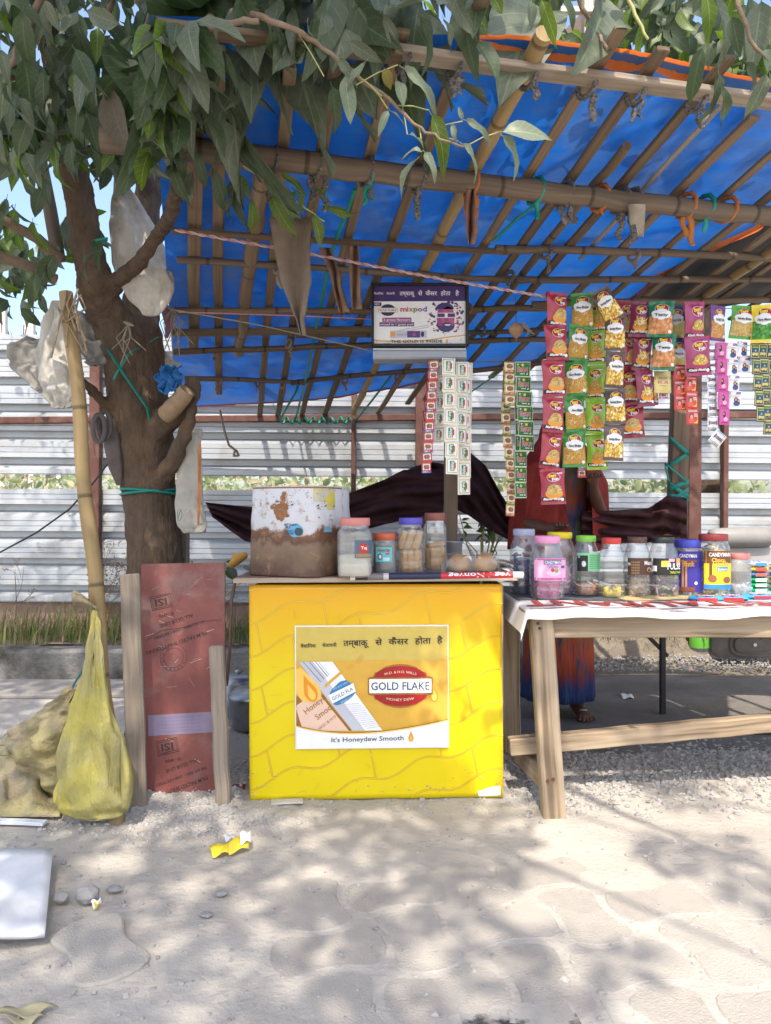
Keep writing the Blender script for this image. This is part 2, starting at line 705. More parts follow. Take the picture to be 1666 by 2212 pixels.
CONC = mat('worn_concrete', (.19, .18, .165), (.28, .265, .245), 6, .95, 1.0, 40, spec=.15, bdist=.02, dirt=(.075, .07, .06), dirt_s=4, dirt_lo=.45, dirt_hi=.65)
IRON = mat('rusty_red_iron', (.085, .034, .026), (.13, .056, .042), 14, .75, .3, 90, dirt=(.15, .08, .062), dirt_s=7)
STRAP = mat('green_strapping', (.01, .22, .17), (.02, .32, .25), 12, .4, transl=.2)
BLACK = flat('black', (.015, .015, .016))
WHITE = flat('white', (.78, .78, .77))
# ================================================================== the setting
def axis(parts):
    out = []
    for a, b, st in parts:
        out += list(np.arange(a, b - 1e-6, st))
    out.append(parts[-1][1])
    return np.array(out)


gx = axis([(-300, -60, 60), (-60, -10, 10), (-10, -3.2, .6), (-3.2, 3.4, .022), (3.4, 10, .6), (10, 60, 10), (60, 300, 60)])
gy = axis([(-300, -40, 60), (-40, -4, 6), (-4, 1.3, .4), (1.3, 3.4, .018), (3.4, 5.2, .045), (5.2, 12, .8), (12, 60, 8), (60, 300, 60)])
XX, YY = np.meshgrid(gx, gy)


def ground_z(X, Y):
    X, Y = np.asarray(X, float), np.asarray(Y, float)
    pv = 1 - .88 * np.clip((X + .55) / .2, 0, 1) * np.clip((2.35 - Y) / .15, 0, 1)
    z = (fbm(X, Y, 1.3, 3, 3) - .5) * .012 + ((fbm(X, Y, 9, 5, 4) - .5) * .008 + (fbm(X, Y, 45, 8, 3) - .5) * .005) * pv
    edge = 2.47 + .15 * np.clip((X + .45) / .3, 0, 1) + .18 * fbm(X, Y, 2.2, 12, 2)
    heap = np.clip((Y - edge + .12) / .22, 0, 1) * np.clip((X + 1.25) / .25, 0, 1) * np.clip((3.3 - Y) / .35, 0, 1)
    z = z + heap * (.012 + .02 * fbm(X, Y, 22, 21, 4) + .012 * vn(X, Y, 60, 22)) * np.where(X > .55, .6, np.where(X > -.52, .35, 1))
    return z - .004


def gz(x, y):
    return float(ground_z(np.array([x]), np.array([y]))[0])


near = (XX > -3.3) & (XX < 3.5) & (YY > 1.2) & (YY < 5.3)
ZZ = np.where(near, ground_z(XX, YY), -.004)
ny_, nx_ = XX.shape
gme = bpy.data.meshes.new('ground')
I = np.arange(nx_ * ny_).reshape(ny_, nx_)
fc = np.stack([I[:-1, :-1], I[:-1, 1:], I[1:, 1:], I[1:, :-1]], -1).reshape(-1, 4)


def fast_mesh(me, verts, faces, mats, smooth=True, uv=None, mi=None):
    """verts Nx3, faces MxK, per-vertex uv"""
    k = faces.shape[1]
    me.vertices.add(len(verts))
    me.vertices.foreach_set('co', np.asarray(verts, np.float32).ravel())
    me.loops.add(faces.size)
    me.loops.foreach_set('vertex_index', faces.astype(np.int32).ravel())
    me.polygons.add(len(faces))
    me.polygons.foreach_set('loop_start', np.arange(0, faces.size, k, dtype=np.int32))
    me.polygons.foreach_set('use_smooth', np.full(len(faces), smooth))
    for m in mats:
        me.materials.append(m)
    if mi is not None:
        me.polygons.foreach_set('material_index', np.asarray(mi, np.int32))
    if uv is not None:
        l = me.uv_layers.new(name='UVMap')
        l.data.foreach_set('uv', np.asarray(uv, np.float32)[faces.ravel()].ravel())
    me.update()
    me.validate()
    return me


GROUND = mat('dusty_earth', (.42, .385, .337), (.5, .46, .407), 2.2, .96, .8, 45, spec=.08, dirt=(.34, .312, .276), dirt_s=1.3, dirt_lo=.42, dirt_hi=.72)
fast_mesh(gme, np.stack([XX, YY, ZZ], -1).reshape(-1, 3), fc, [GROUND])
ground = bpy.data.objects.new('ground', gme)
COL.objects.link(ground)
tag(ground, 'pale dusty earth footpath half burying interlocking pavers', None, None, 'structure')

# interlocking pavers half under the dust: two sides bulge, two are hollow, turned by a quarter from one to the next
PAVER = mat('grey_paver', (.365, .336, .3), (.445, .41, .365), 30, .92, .8, 150, spec=.12, dirt=(.46, .422, .372), dirt_s=5, dirt_lo=.33, dirt_hi=.62, rnd=.06)


def paver_mesh(name, s, gap, th=.05):
    mb = MB()
    a = s / 2
    bl = .19 * s

    def outline(k):
        pts = []
        cs = [(-a, -a), (a, -a), (a, a), (-a, a)]
        for i in range(4):
            x0, y0 = cs[i]
            x1, y1 = cs[(i + 1) % 4]
            sg = 1 if i % 2 == 0 else -1
            nx, ny = (y1 - y0) / s, -(x1 - x0) / s
            for j in range(8):
                t = j / 8
                w = bl * sin(pi * t) ** 1.0 * sg
                pts.append((x0 + (x1 - x0) * t + nx * w, y0 + (y1 - y0) * t + ny * w))
        for _ in range(3):
            pts = [((pts[i - 1][0] + 2 * pts[i][0] + pts[(i + 1) % 32][0]) / 4, (pts[i - 1][1] + 2 * pts[i][1] + pts[(i + 1) % 32][1]) / 4) for i in range(32)]
        out = []
        n = len(pts)
        for i in range(n):
            p0, p1 = pts[i - 1], pts[(i + 1) % n]
            tx, ty = p1[0] - p0[0], p1[1] - p0[1]
            l = math.hypot(tx, ty)
            out.append((pts[i][0] - ty / l * k, pts[i][1] + tx / l * k))
        return out
    o0, o1 = outline(gap / 2), outline(gap / 2 + .006)
    n = len(o0)
    vs = [(x, y, -th) for x, y in o0] + [(x, y, -.005) for x, y in o0] + [(x, y, 0) for x, y in o1]
    fs = [(i, (i + 1) % n, n + (i + 1) % n, n + i) for i in range(n)] + [(n + i, n + (i + 1) % n, 2 * n + (i + 1) % n, 2 * n + i) for i in range(n)]
    mb.add(vs, fs + [tuple(2 * n + i for i in range(n))], PAVER)
    return mesh_of(name, mb)


PS = .225
pv_me = paver_mesh('paver', PS, .014)
rotA = radians(14)
for i in range(-9, 14):
    for j in range(-7, 8):
        lx, ly = i * PS, j * PS
        x = .08 + lx * cos(rotA) - ly * sin(rotA)
        y = 1.83 + lx * sin(rotA) + ly * cos(rotA)
        edge = -.42 + .22 * vn1(x, y, 2.1, 4)
        if x < edge or x > 2.1 or y < 1.5 or y > 2.26 - .12 * vn1(x, y, 3, 9) + .04 * x:
            continue
        tilt = R.uniform(-.012, .012)
        o = share('paver', pv_me, ground, (x, y, gz(x, y) + R.uniform(.0008, .0034)), (tilt, R.uniform(-.012, .012), rotA + (pi / 2 if (i + j) % 2 else 0)))
lp = G(215, 2052)
mb = MB()
o = share('paver', pv_me, ground, (lp.x, lp.y, gz(lp.x, lp.y) + .012), (.03, -.03, radians(38)), 1.0)

# trodden bare earth, its colour darkened to stand for shade under the table
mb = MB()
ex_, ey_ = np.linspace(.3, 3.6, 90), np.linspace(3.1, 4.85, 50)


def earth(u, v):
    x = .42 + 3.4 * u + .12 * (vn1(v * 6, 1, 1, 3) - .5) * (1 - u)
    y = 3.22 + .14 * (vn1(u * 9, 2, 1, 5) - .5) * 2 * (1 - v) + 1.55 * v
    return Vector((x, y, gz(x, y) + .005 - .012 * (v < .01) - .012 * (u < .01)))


mb.grid(earth, 90, 44, mat('shade_darkened_earth', (.15, .137, .122), (.215, .198, .178), 3, .96, .8, 40, spec=.08, dirt=(.27, .25, .225), dirt_s=2.2, dirt_lo=.5, dirt_hi=.75))
tag(obj('shade_darkened_earth', mb), 'trodden earth floor, darkened for shade, behind and under the table', None, None, 'structure')

# ---- kerb, raised verge, slab
mb = MB()
for x0, x1 in ((-4.2, -2.6), (-2.59, -1.42), (-1.41, -.3), (-.29, .85)):
    mb.beam((x0, 4.63, .095), (x1, 4.63, .095), .17, .22, CONC, bev=.02, seg=10, wob=.004)
tag(obj('kerb', mb), 'broken grey concrete kerb holding back the weedy verge', None, None, 'structure')
SOIL = mat('verge_soil', (.13, .105, .08), (.23, .2, .16), 7, .97, .8, 50, spec=.05)
mb = MB()
mb.grid(lambda u, v: (-4.2 + 9 * u, 4.71 + .5 * v, .175 + .05 * vn1(u * 9, v, 5, 2) - .27 * max(0, min(1, (-4.2 + 9 * u - .75) / .3)) * (1 - v) + .04 * v), 70, 6, SOIL)
tag(obj('verge', mb), 'strip of soil between kerb and metal fence', None, None, 'structure')
mb = MB()
mb.beam((-4.2, 4.3, .008), (-.9, 4.42, .008), .42, .03, mat('gutter_concrete', (.27, .25, .225), (.34, .315, .285), 5, .95, .4, 60, spec=.1), bev=.01, seg=12, wob=.003)
tag(obj('pavement', mb), 'flat concrete strip along the foot of the kerb', None, None, 'structure')

# painted road kerb at the very front
m = mat('worn_kerb_paint', (.33, .31, .28), (.42, .395, .355), 5, .9, .5, 60, dirt=(.5, .36, .12), dirt_s=4.2, dirt_lo=.54, dirt_hi=.68)
mblack = mat('worn_black_kerb', (.36, .335, .3), (.44, .41, .37), 5, .9, .5, 60, dirt=(.05, .05, .05), dirt_s=6, dirt_lo=.5, dirt_hi=.58)
mb = MB()
mb.beam((.13, 1.52, -.066), (.43, 1.545, -.066), .16, .13, mblack, bev=.03, seg=5, wob=.003)
mb.beam((.437, 1.545, -.065), (1.3, 1.6, -.065), .16, .13, m, bev=.03, seg=8, wob=.003)
tag(obj('road_kerb', mb), 'kerb edge with worn yellow and black paint', None, None, 'structure')

# ---- gravel
ICO = []
_p = (1 + sqrt(5)) / 2
for a, b in ((1, _p), (-1, _p), (1, -_p), (-1, -_p)):
    ICO += [(0, a, b), (a, b, 0), (b, 0, a)]
ICO = np.array(ICO) / sqrt(1 + _p * _p)


def hull_faces(V):
    f = []
    for i in range(12):
        for j in range(i + 1, 12):
            for k in range(j + 1, 12):
                d = [np.linalg.norm(V[a] - V[b]) for a, b in ((i, j), (j, k), (i, k))]
                if max(d) < 1.1:
                    n = np.cross(V[j] - V[i], V[k] - V[i])
                    f.append((i, j, k) if n.dot(V[i]) > 0 else (i, k, j))
    return np.array(f)


ICF = hull_faces(ICO)
rs = np.random.RandomState(5)


def stones(name, label, xs, ys, size, mats, zfn=ground_z, sink=.25):
    n = len(xs)
    V = ICO[None] * rs.uniform(.6, 1.25, (n, 12, 1)) * rs.uniform(.65, 1.2, (n, 1, 3)) * size[:, None, None]
    V[..., 2] *= .75
    an = rs.uniform(0, 6.28, n)
    c, s_ = np.cos(an)[:, None], np.sin(an)[:, None]
    x = V[..., 0] * c - V[..., 1] * s_
    y = V[..., 0] * s_ + V[..., 1] * c
    z = V[..., 2] + (zfn(xs, ys) + size * (.5 - sink))[:, None]
    vv = np.stack([x + xs[:, None], y + ys[:, None], z], -1).reshape(-1, 3)
    ff = (ICF[None] + 12 * np.arange(n)[:, None, None]).reshape(-1, 3)
    me = bpy.data.meshes.new(name)
    fast_mesh(me, vv, ff, mats, False, None, np.repeat(rs.randint(0, len(mats), n), len(ICF)))
    o = bpy.data.objects.new(name, me)
    COL.objects.link(o)
    return tag(o, label, None, None, 'stuff')


ST1 = mat('pale_stone_chips', (.29, .28, .27), (.41, .395, .375), 30, .9, .3, 120, spec=.15)
ST2 = mat('grey_stone_chips', (.22, .215, .21), (.36, .345, .33), 30, .9, .3, 120, spec=.15)
ST3 = mat('dusty_stone_chips', (.35, .33, .3), (.44, .41, .38), 20, .95, .3, 120, spec=.08)


def scatter(n, x0, x1, y0, y1, keep):
    x, y = rs.uniform(x0, x1, n * 3), rs.uniform(y0, y1, n * 3)
    k = keep(x, y) > rs.uniform(0, 1, n * 3)
    return x[k][:n], y[k][:n]


# clean chips under and before the table
x, y = scatter(9000, .46, 3.2, 2.35, 3.5, lambda x, y: np.clip(1.15 - np.abs(y - (2.93 + .12 * x * .5)) / .4, 0, 1) * np.clip((x - .42) / .2, .2, 1) * (.5 + vn(x, y, 3, 6)))
stones('gravel', 'grey stone chips spilled under the front of the wooden table', x, y, rs.uniform(.004, .0135, len(x)) * rs.uniform(.6, 1.1, len(x)), [ST1, ST2, ST1, ST3])
# dust-caked chips round the counter and the red board
x, y = scatter(7500, -1.2, .75, 2.2, 3.1, lambda x, y: np.clip((y - 2.27 - .2 * vn(x, y, 2.4, 31) - .22 * np.clip((x + .45) / .3, 0, 1)) / .25, 0, 1) * (.35 + vn(x, y, 4, 16)) * np.clip((x + 1.2) / .15, 0, 1) * np.where((np.abs(x + .04) < .5) & (y > 2.56), .12, 1))
stones('gravel', 'dust caked stone chips heaped along the foot of the yellow counter', x, y, rs.uniform(.003, .011, len(x)), [ST3, ST3, ST1], sink=.5)
x, y = scatter(5000, -.75, 3.6, 4.72, 5.2, lambda x, y: np.clip((x + .75) / .2, 0, 1) * np.where(x < .85, .4, 1))
stones('gravel', 'strip of grey stone chips behind the table along the fence', x, y, rs.uniform(.004, .011, len(x)), [ST2, ST2, ST2, ST1], zfn=lambda a, b: np.where(np.asarray(a) < .9, .2, .02 + (np.asarray(b) - 4.72) * .22) + .012, sink=.3)
x, y = scatter(2000, -2.2, 2.2, 1.45, 4.2, lambda x, y: .4 + vn(x, y, 1.5, 44))
stones('gravel', 'loose grit strewn thinly over the dusty footpath', x, y, rs.uniform(.0015, .0052, len(x)), [ST3, ST1, ST2], sink=.3)

x, y = scatter(420, -2.0, 2.0, 1.5, 2.7, lambda x, y: vn(x, y, 2.2, 51))
stones('gravel', 'scattered pebbles trodden into the dusty footpath', x, y, rs.uniform(.004, .0095, len(x)), [ST3, ST1, ST2], sink=.35)

# ---- corrugated fence
FD = 5.2
ZINC = mat('galvanised_sheet', (.385, .41, .44), (.475, .5, .525), 3, .42, .15, 40, metal=.3, spec=.45, stretch=(.3, 1, 4), dirt=(.27, .255, .23), dirt_s=3.2, dirt_lo=.52, dirt_hi=.8, rnd=.07)
fence = thing('metal_fence', 'grey corrugated sheet metal fence on rusty posts behind the stall', 'fence', (0, FD, .45))


def sheet_profile(z0, z1):
    """(z, depth towards the viewer) from the top down: broad proud band with two beads, dark recess"""
    pr, z = [], z1
    while z > z0 - 1e-6:
        for dz, dy in ((0, .06), (.032, .06), (.035, .055), (.038, .06), (.068, .06), (.071, .055), (.074, .06), (.105, .06), (.109, 0), (.148, 0)):
            if z - dz >= z0 - 1e-6:
                pr.append((z - dz, dy))
        z -= .186
    return pr


def fence_sheet(x0, x1, z0, z1, dy, tilt):
    mb = MB()
    pr = sheet_profile(z0, z1)
    vs, us, fs = [], [], []
    for (z, d) in pr:
        for k in range(5):
            x = x0 + (x1 - x0) * k / 4
            vs.append((x, FD - d - dy - .006 * vn1(x, z, 1.7, 3), z + tilt * x))
            us.append((x, z))
    n = len(pr)
    for i in range(n - 1):
        for k in range(4):
            q = i * 5 + k
            fs.append((q, q + 5, q + 6, q + 1))
    mb.add(vs, fs, ZINC, False, us)
    return obj('metal_sheet', mb, fence, solid=.0015)


edges = [-4.1, -2.9, -1.63, -.95, .26, 1.05, 1.72, 2.86, 4.4, 5.6]
for k in range(len(edges) - 1):
    fence_sheet(edges[k] - .03, edges[k + 1], 1.27, 2.26, .003 * (k % 2), -.008)
edges = [-4.1, -2.5, -1.75, -.82, .35, 1.12, 2.2, 3.1, 4.3, 5.6]
for k in range(len(edges) - 1):
    fence_sheet(edges[k] - .03, edges[k + 1], .40, 1.195, .003 * (k % 2), -.006)
for px, w in ((205, .07), (762, .032), (908, .08), (1497, .085), (1563, .034)):
    x = (px - 833) / F * 5.1
    mb = MB().beam((x, 5.1, .2), (x + .01, 5.1, 2.3 if w > .05 else 1.95), w, .06, IRON, up=(0, 1, 0), bev=.004)
    obj('post', mb, fence)
mb = MB().beam((-4.1, 5.115, 1.672), (5.5, 5.115, 1.76 - .02), .04, .045, IRON, bev=.004)
obj('rail', mb, fence)
mb = MB().beam((-4.2, 5.24, .31), (5.6, 5.24, .31), .1, .34, mat('faded_pink_plaster', (.38, .22, .19), (.45, .3, .26), 4, .95, .4, 50, dirt=(.32, .25, .21), dirt_s=3), bev=.01)
obj('plinth', mb, fence)
o = None

# ---- land beyond the fence
mb = MB()
mb.grid(lambda u, v: (-60 + 120 * u, 5.4 + 60 * v, .25 + .8 * v), 8, 8, mat('field_soil', (.3, .25, .18), (.36, .32, .22), 1.5, .95, .3))
tag(obj('field', mb), 'open field beyond the metal fence', None, None, 'structure')
# ================================================================== trees, leaves, plants
# the slope of the awning, which the leaves have to clear
BV = Vector((.983, .186, 0)).normalized()
RV = Vector((-.189, 1, -.1525)).normalized()
AN = BV.cross(RV).normalized()
AK = 2.5 * AN.dot(Vector(((1090 - 833) / F, 1, 706 / F)))


def awn(px, py, off=0.0):
    w = Vector(((px - 833) / F, 1, (1106 - py) / F))
    return Vector((0, 0, CAMZ)) + w * ((AK + off) / AN.dot(w))



def clear_awning(p, gap=.94):
    p = Vector(p)
    if p.y < .3:
        return p
    px, py = 833 + p.x / p.y * F, 1106 - (p.z - CAMZ) / p.y * F
    if px > 318 and 30 + max(0, px - 860) * .14 < py < 900:
        t = awn(px, py).y * gap
        if p.y > t:
            c = Vector((0, 0, CAMZ))
            return c + (p - c) * (t / p.y)
    return p


LM = [leafmat('dark_green_leaf', (.024, .052, .017), (.048, .085, .03), (.12, .165, .07), (.11, .115, .08), .4, .28, .5),
      leafmat('dusty_green_leaf', (.046, .08, .038), (.09, .122, .064), (.19, .225, .135), (.175, .18, .14), .65, .22, .5),
      leafmat('yellow_green_leaf', (.07, .13, .014), (.11, .175, .025), (.24, .3, .09), (.17, .18, .08), .25, .42, .45),
      leafmat('brown_dusty_leaf', (.07, .056, .034), (.1, .08, .05), (.15, .12, .085), (.15, .13, .1), .7, .12, .8),
      leafmat('yellowing_leaf', (.18, .16, .02), (.25, .2, .035), (.34, .3, .1), (.26, .22, .12), .4, .35),
      leafmat('pale_sunlit_leaf', (.1, .15, .08), (.15, .2, .115), (.3, .34, .2), (.26, .28, .22), .6, .3)]  # paler copy of the dusty leaf, with sunlight put into its colour


def leaf_geo(W, bend, fold, wave, nu, nv, seed, twist=0.0):
    """blade of length 1 along +y from a short stalk, upper face +z"""
    rr = random.Random(seed)
    ph = rr.uniform(0, 6)
    vs, us = [], []
    for j in range(nv + 1):
        t = j / nv
        w = W * .5 * (sin(pi * min(1, t ** .8)) ** .75 * (1 - .25 * t) if t < .999 else 0)
        w *= 1 if t < .8 else max(.0, 1 - (t - .8) / .2 * .45)
        w = max(w, .006)
        a = -bend * t
        cy = t * cos(a * .6)
        cz = sin(a * .6) * t
        tw = twist * t
        for i in range(nu + 1):
            u = i / nu * 2 - 1
            x = u * w * cos(fold)
            z = abs(u) * w * sin(fold) + wave * sin(t * 9 + ph + (1.5 if u > 0 else 0)) * abs(u)
            x, z = x * cos(tw) - z * sin(tw), x * sin(tw) + z * cos(tw)
            vs.append((x, .1 + .9 * cy, cz + z))
            us.append((i / nu, t))
    fs = [(j * (nu + 1) + i, j * (nu + 1) + i + 1, (j + 1) * (nu + 1) + i + 1, (j + 1) * (nu + 1) + i) for j in range(nv) for i in range(nu)]
    b = len(vs)
    for k in range(2):
        y = k * .1
        vs += [(-.008, y, 0), (.008, y, 0), (0, y, .012)]
        us += [(.5, .02)] * 3
    fs += [(b, b + 1, b + 4, b + 3), (b + 1, b + 2, b + 5, b + 4), (b + 2, b, b + 3, b + 5)]
    return vs, us, fs


LEAF_ME = []
for k in range(9):
    row = []
    g = leaf_geo([.36, .42, .33, .46, .38, .3, .5, .4, .27][k], [.5, .9, 1.3, .3, .7, 1.1, .5, -.4, .8][k], [.3, .45, .25, .5, .6, .35, .2, .4, .55][k], .025 + .02 * (k % 3), 4, 7, k, [.0, .6, -.5, .2, -.9, .8, -.2, .3, -.6][k])
    for m in LM:
        mb = MB()
        mb.add(g[0], g[2], m, True, g[1])
        row.append(mesh_of('leaf', mb))
    LEAF_ME.append(row)

NLEAF = [0]


def leaf(parent, base, tip, m, n=None, k=None):
    base, tip = clear_awning(base), clear_awning(tip, .925)
    y = tip - base
    L = y.length
    y.normalize()
    if n is None:
        n = Vector((R.gauss(0, .5), -1, R.gauss(.35, .45)))
    n = Vector(n)
    x = y.cross(n)
    x = x.normalized() if x.length > .05 else y.orthogonal().normalized()
    z = x.cross(y)
    rot = Matrix((x, y, z)).transposed()
    o = bpy.data.objects.new('leaf', LEAF_ME[R.randrange(9) if k is None else k][m])
    COL.objects.link(o)
    o.parent = parent
    o.location = base - parent.location
    o.rotation_euler = rot.to_euler()
    o.scale = (L * R.uniform(.85, 1.1), L, L)
    NLEAF[0] += 1
    return o


def foliage(name, label, base, direc, length, mats, parent=None, seed=1):
    """numpy mass of leaves: base Nx3, unit direction Nx3, length N"""
    n = len(base)
    r_ = np.random.RandomState(seed)
    T, U, Fq = leaf_geo(.47, .5, .35, .03, 2, 5, 3)
    T, Fq = np.array(T)[:18], np.array([f for f in Fq if len(f) == 4 and max(f) < 18])
    U = np.array(U)[:18]
    nrm = r_.normal(0, .8, (n, 3)) + np.array([0, -.8, .5])
    x = np.cross(direc, nrm)
    x /= np.linalg.norm(x, axis=1)[:, None] + 1e-9
    z = np.cross(x, direc)
    V = base[:, None] + length[:, None, None] * (T[None, :, 0:1] * x[:, None] + T[None, :, 1:2] * direc[:, None] + T[None, :, 2:3] * z[:, None])
    me = bpy.data.meshes.new(name)
    fast_mesh(me, V.reshape(-1, 3), (Fq[None] + 18 * np.arange(n)[:, None, None]).reshape(-1, 4), mats, True, np.tile(U, (n, 1)), np.repeat(r_.randint(0, len(mats), n), len(Fq)))
    o = bpy.data.objects.new(name, me)
    COL.objects.link(o)
    if parent is not None:
        o.parent = parent
        o.location = -parent.location
    return tag(o, label, None, None, 'stuff')


def droop(n, r_, down=.8):
    d = r_.normal(0, .55, (n, 3)) + np.array([0, 0, -down])
    return d / np.linalg.norm(d, axis=1)[:, None]


BARK = mat('brown_bark', (.1, .068, .048), (.18, .128, .09), 16, .9, 1.0, 34, spec=.15, bdist=.03, stretch=(1.6, 1.6, .45), dirt=(.24, .145, .08), dirt_s=4, dirt_lo=.55, dirt_hi=.75)
TW = mat('twig_bark', (.17, .12, .08), (.26, .19, .13), 30, .85, .5, 90)
TWY = mat('yellow_green_stalk', (.3, .3, .09), (.4, .38, .16), 20, .6)
tree = thing('tree', 'forked roadside tree with dusty drooping leaves beside the stall', 'tree', (-1.03, 3.3, 0))


def limb(mb, pts, m=None, n=14):
    """pts: (px, py, depth, width px)"""
    ps, rs_ = [], []
    q = [(clear_awning(P(a, b, d)) if w < 30 else P(a, b, d), w / 2 / F * d) for a, b, d, w in pts]
    for i in range(len(q) - 1):
        for k in range(4):
            t = k / 4
            ps.append(q[i][0].lerp(q[i + 1][0], t) + Vector((R.gauss(0, .0025), R.gauss(0, .0025), 0)))
            rs_.append(q[i][1] * (1 - t) + q[i + 1][1] * t)
    ps.append(q[-1][0])
    rs_.append(q[-1][1])
    mb.tube(ps, rs_, m or BARK, n)


mb = MB()
limb(mb, [(352, 1640, 3.3, 190), (345, 1560, 3.3, 140), (338, 1240, 3.3, 122), (325, 1080, 3.3, 110), (312, 960, 3.3, 128), (300, 870, 3.28, 125), (278, 770, 3.25, 110), (240, 690, 3.2, 88), (207, 630, 3.1, 76), (190, 540, 3.0, 68), (178, 460, 2.95, 64), (160, 370, 2.9, 62), (140, 230, 2.8, 58), (105, 80, 2.7, 52), (70, -160, 2.6, 45), (40, -600, 2.4, 36), (60, -1100, 2.1, 26)])
limb(mb, [(318, 980, 3.32, 90), (318, 860, 3.36, 92), (312, 760, 3.4, 84), (306, 680, 3.45, 76), (308, 560, 3.5, 66), (318, 430, 3.5, 56), (330, 250, 3.4, 48), (350, 0, 3.3, 40), (420, -500, 3.2, 30)])
limb(mb, [(222, 650, 3.15, 40), (255, 608, 3.05, 36), (300, 567, 2.95, 32), (340, 515, 2.85, 30), (372, 455, 2.75, 27), (383, 400, 2.7, 24)])
limb(mb, [(330, 960, 3.28, 60), (350, 920, 3.22, 58), (385, 878, 3.15, 52), (415, 850, 3.1, 40), (418, 815, 3.1, 30)])
limb(mb, [(335, 1060, 3.25, 44), (365, 1010, 3.15, 38), (392, 960, 3.1, 34), (410, 905, 3.06, 26), (425, 860, 3.05, 14)])
limb(mb, [(268, 905, 3.25, 40), (235, 880, 3.2, 25), (187, 832, 3.1, 19), (150, 800, 3.1, 14)])
tk = obj('trunk', mb, tree)
md = tk.modifiers.new('join', 'REMESH')
md.mode = 'VOXEL'
md.voxel_size = .012
md.use_smooth_shade = True
tx_ = bpy.data.textures.new('bark_relief', 'CLOUDS')
tx_.noise_scale = .045
tx_.noise_depth = 4
md = tk.modifiers.new('bark', 'DISPLACE')
md.texture = tx_
md.strength = .022
md.mid_level = .5
mb = MB()
limb(mb, [(360, 895, 3.06, 40), (385, 868, 3.0, 39), (404, 842, 2.97, 37)], mat('cut_wood', (.25, .17, .1), (.34, .24, .15), 30, .9, .5))
obj('cut_stub', mb, tree)
TWIGS = [[(118, 604, 3.0, 26), (60, 574, 2.9, 26), (-10, 550, 2.8, 24), (-140, 520, 2.6, 18)],
         [(128, 560, 3.0, 26), (80, 515, 2.9, 24), (-10, 466, 2.8, 20), (-160, 400, 2.5, 14)],
         [(135, 200, 2.8, 17), (75, 178, 2.6, 18), (-10, 155, 2.4, 16)],
         [(-20, 190, 2.5, 17), (33, 127, 2.3, 16), (62, 60, 2.2, 17), (85, 0, 2.15, 16), (100, -80, 2.1, 15)],
         [(233, 32, 2.4, 15), (247, -20, 2.35, 13)],
         [(380, 182, 2.4, 24), (410, 130, 2.3, 27), (440, 75, 2.2, 22), (468, 0, 2.1, 18), (500, -120, 2.0, 16)],
         [(455, 50, 2.2, 10), (500, 50, 2.05, 11), (560, 46, 1.9, 11)],
         [(310, 66, 2.3, 13), (340, 0, 2.2, 13), (352, -60, 2.2, 13)],
         [(530, 20, 1.85, 13), (570, 38, 1.82, 13), (640, 66, 1.8, 12), (690, 98, 1.78, 11), (732, 133, 1.76, 10), (792, 180, 1.75, 9), (855, 227, 1.74, 8), (895, 268, 1.73, 7), (948, 300, 1.72, 6), (1002, 317, 1.72, 5)],
         [(1230, -60, 1.9, 12), (1262, 20, 1.9, 11), (1290, 70, 1.92, 8), (1312, 105, 1.95, 6)],
         [(1600, -60, 1.7, 10), (1590, 10, 1.7, 10), (1632, 105, 1.7, 8), (1680, 140, 1.7, 6)],
         [(1350, -30, 1.8, 9), (1372, 30, 1.8, 8), (1400, 85, 1.8, 6)],
         [(440, 250, 2.3, 9), (505, 345, 2.25, 6), (560, 380, 2.2, 5), (650, 442, 2.15, 4), (700, 478, 2.1, 3)]]
for tw in TWIGS:
    mb = MB()
    limb(mb, tw, TW if tw[0][3] > 9 else TWY, 8)
    obj('branch', mb, tree)
for a, b, c, d in ((770, 550 / 3, 860, 140), (860, 228, 925, 238), (932, 283, 1000, 262), (1005, 317, 1080, 285), (870, 235, 880, 290), (800, 186, 838, 235), (640, 66, 700, 165), (760, 155, 825, 208), (905, 272, 910, 300), (955, 302, 990, 305)):
    obj('leaf_stalk', MB().tube([P(a, b, 1.74), P((a + c) / 2, (b + d) / 2 - 4, 1.735), P(c, d, 1.73)], .0015, TWY, 5), tree)

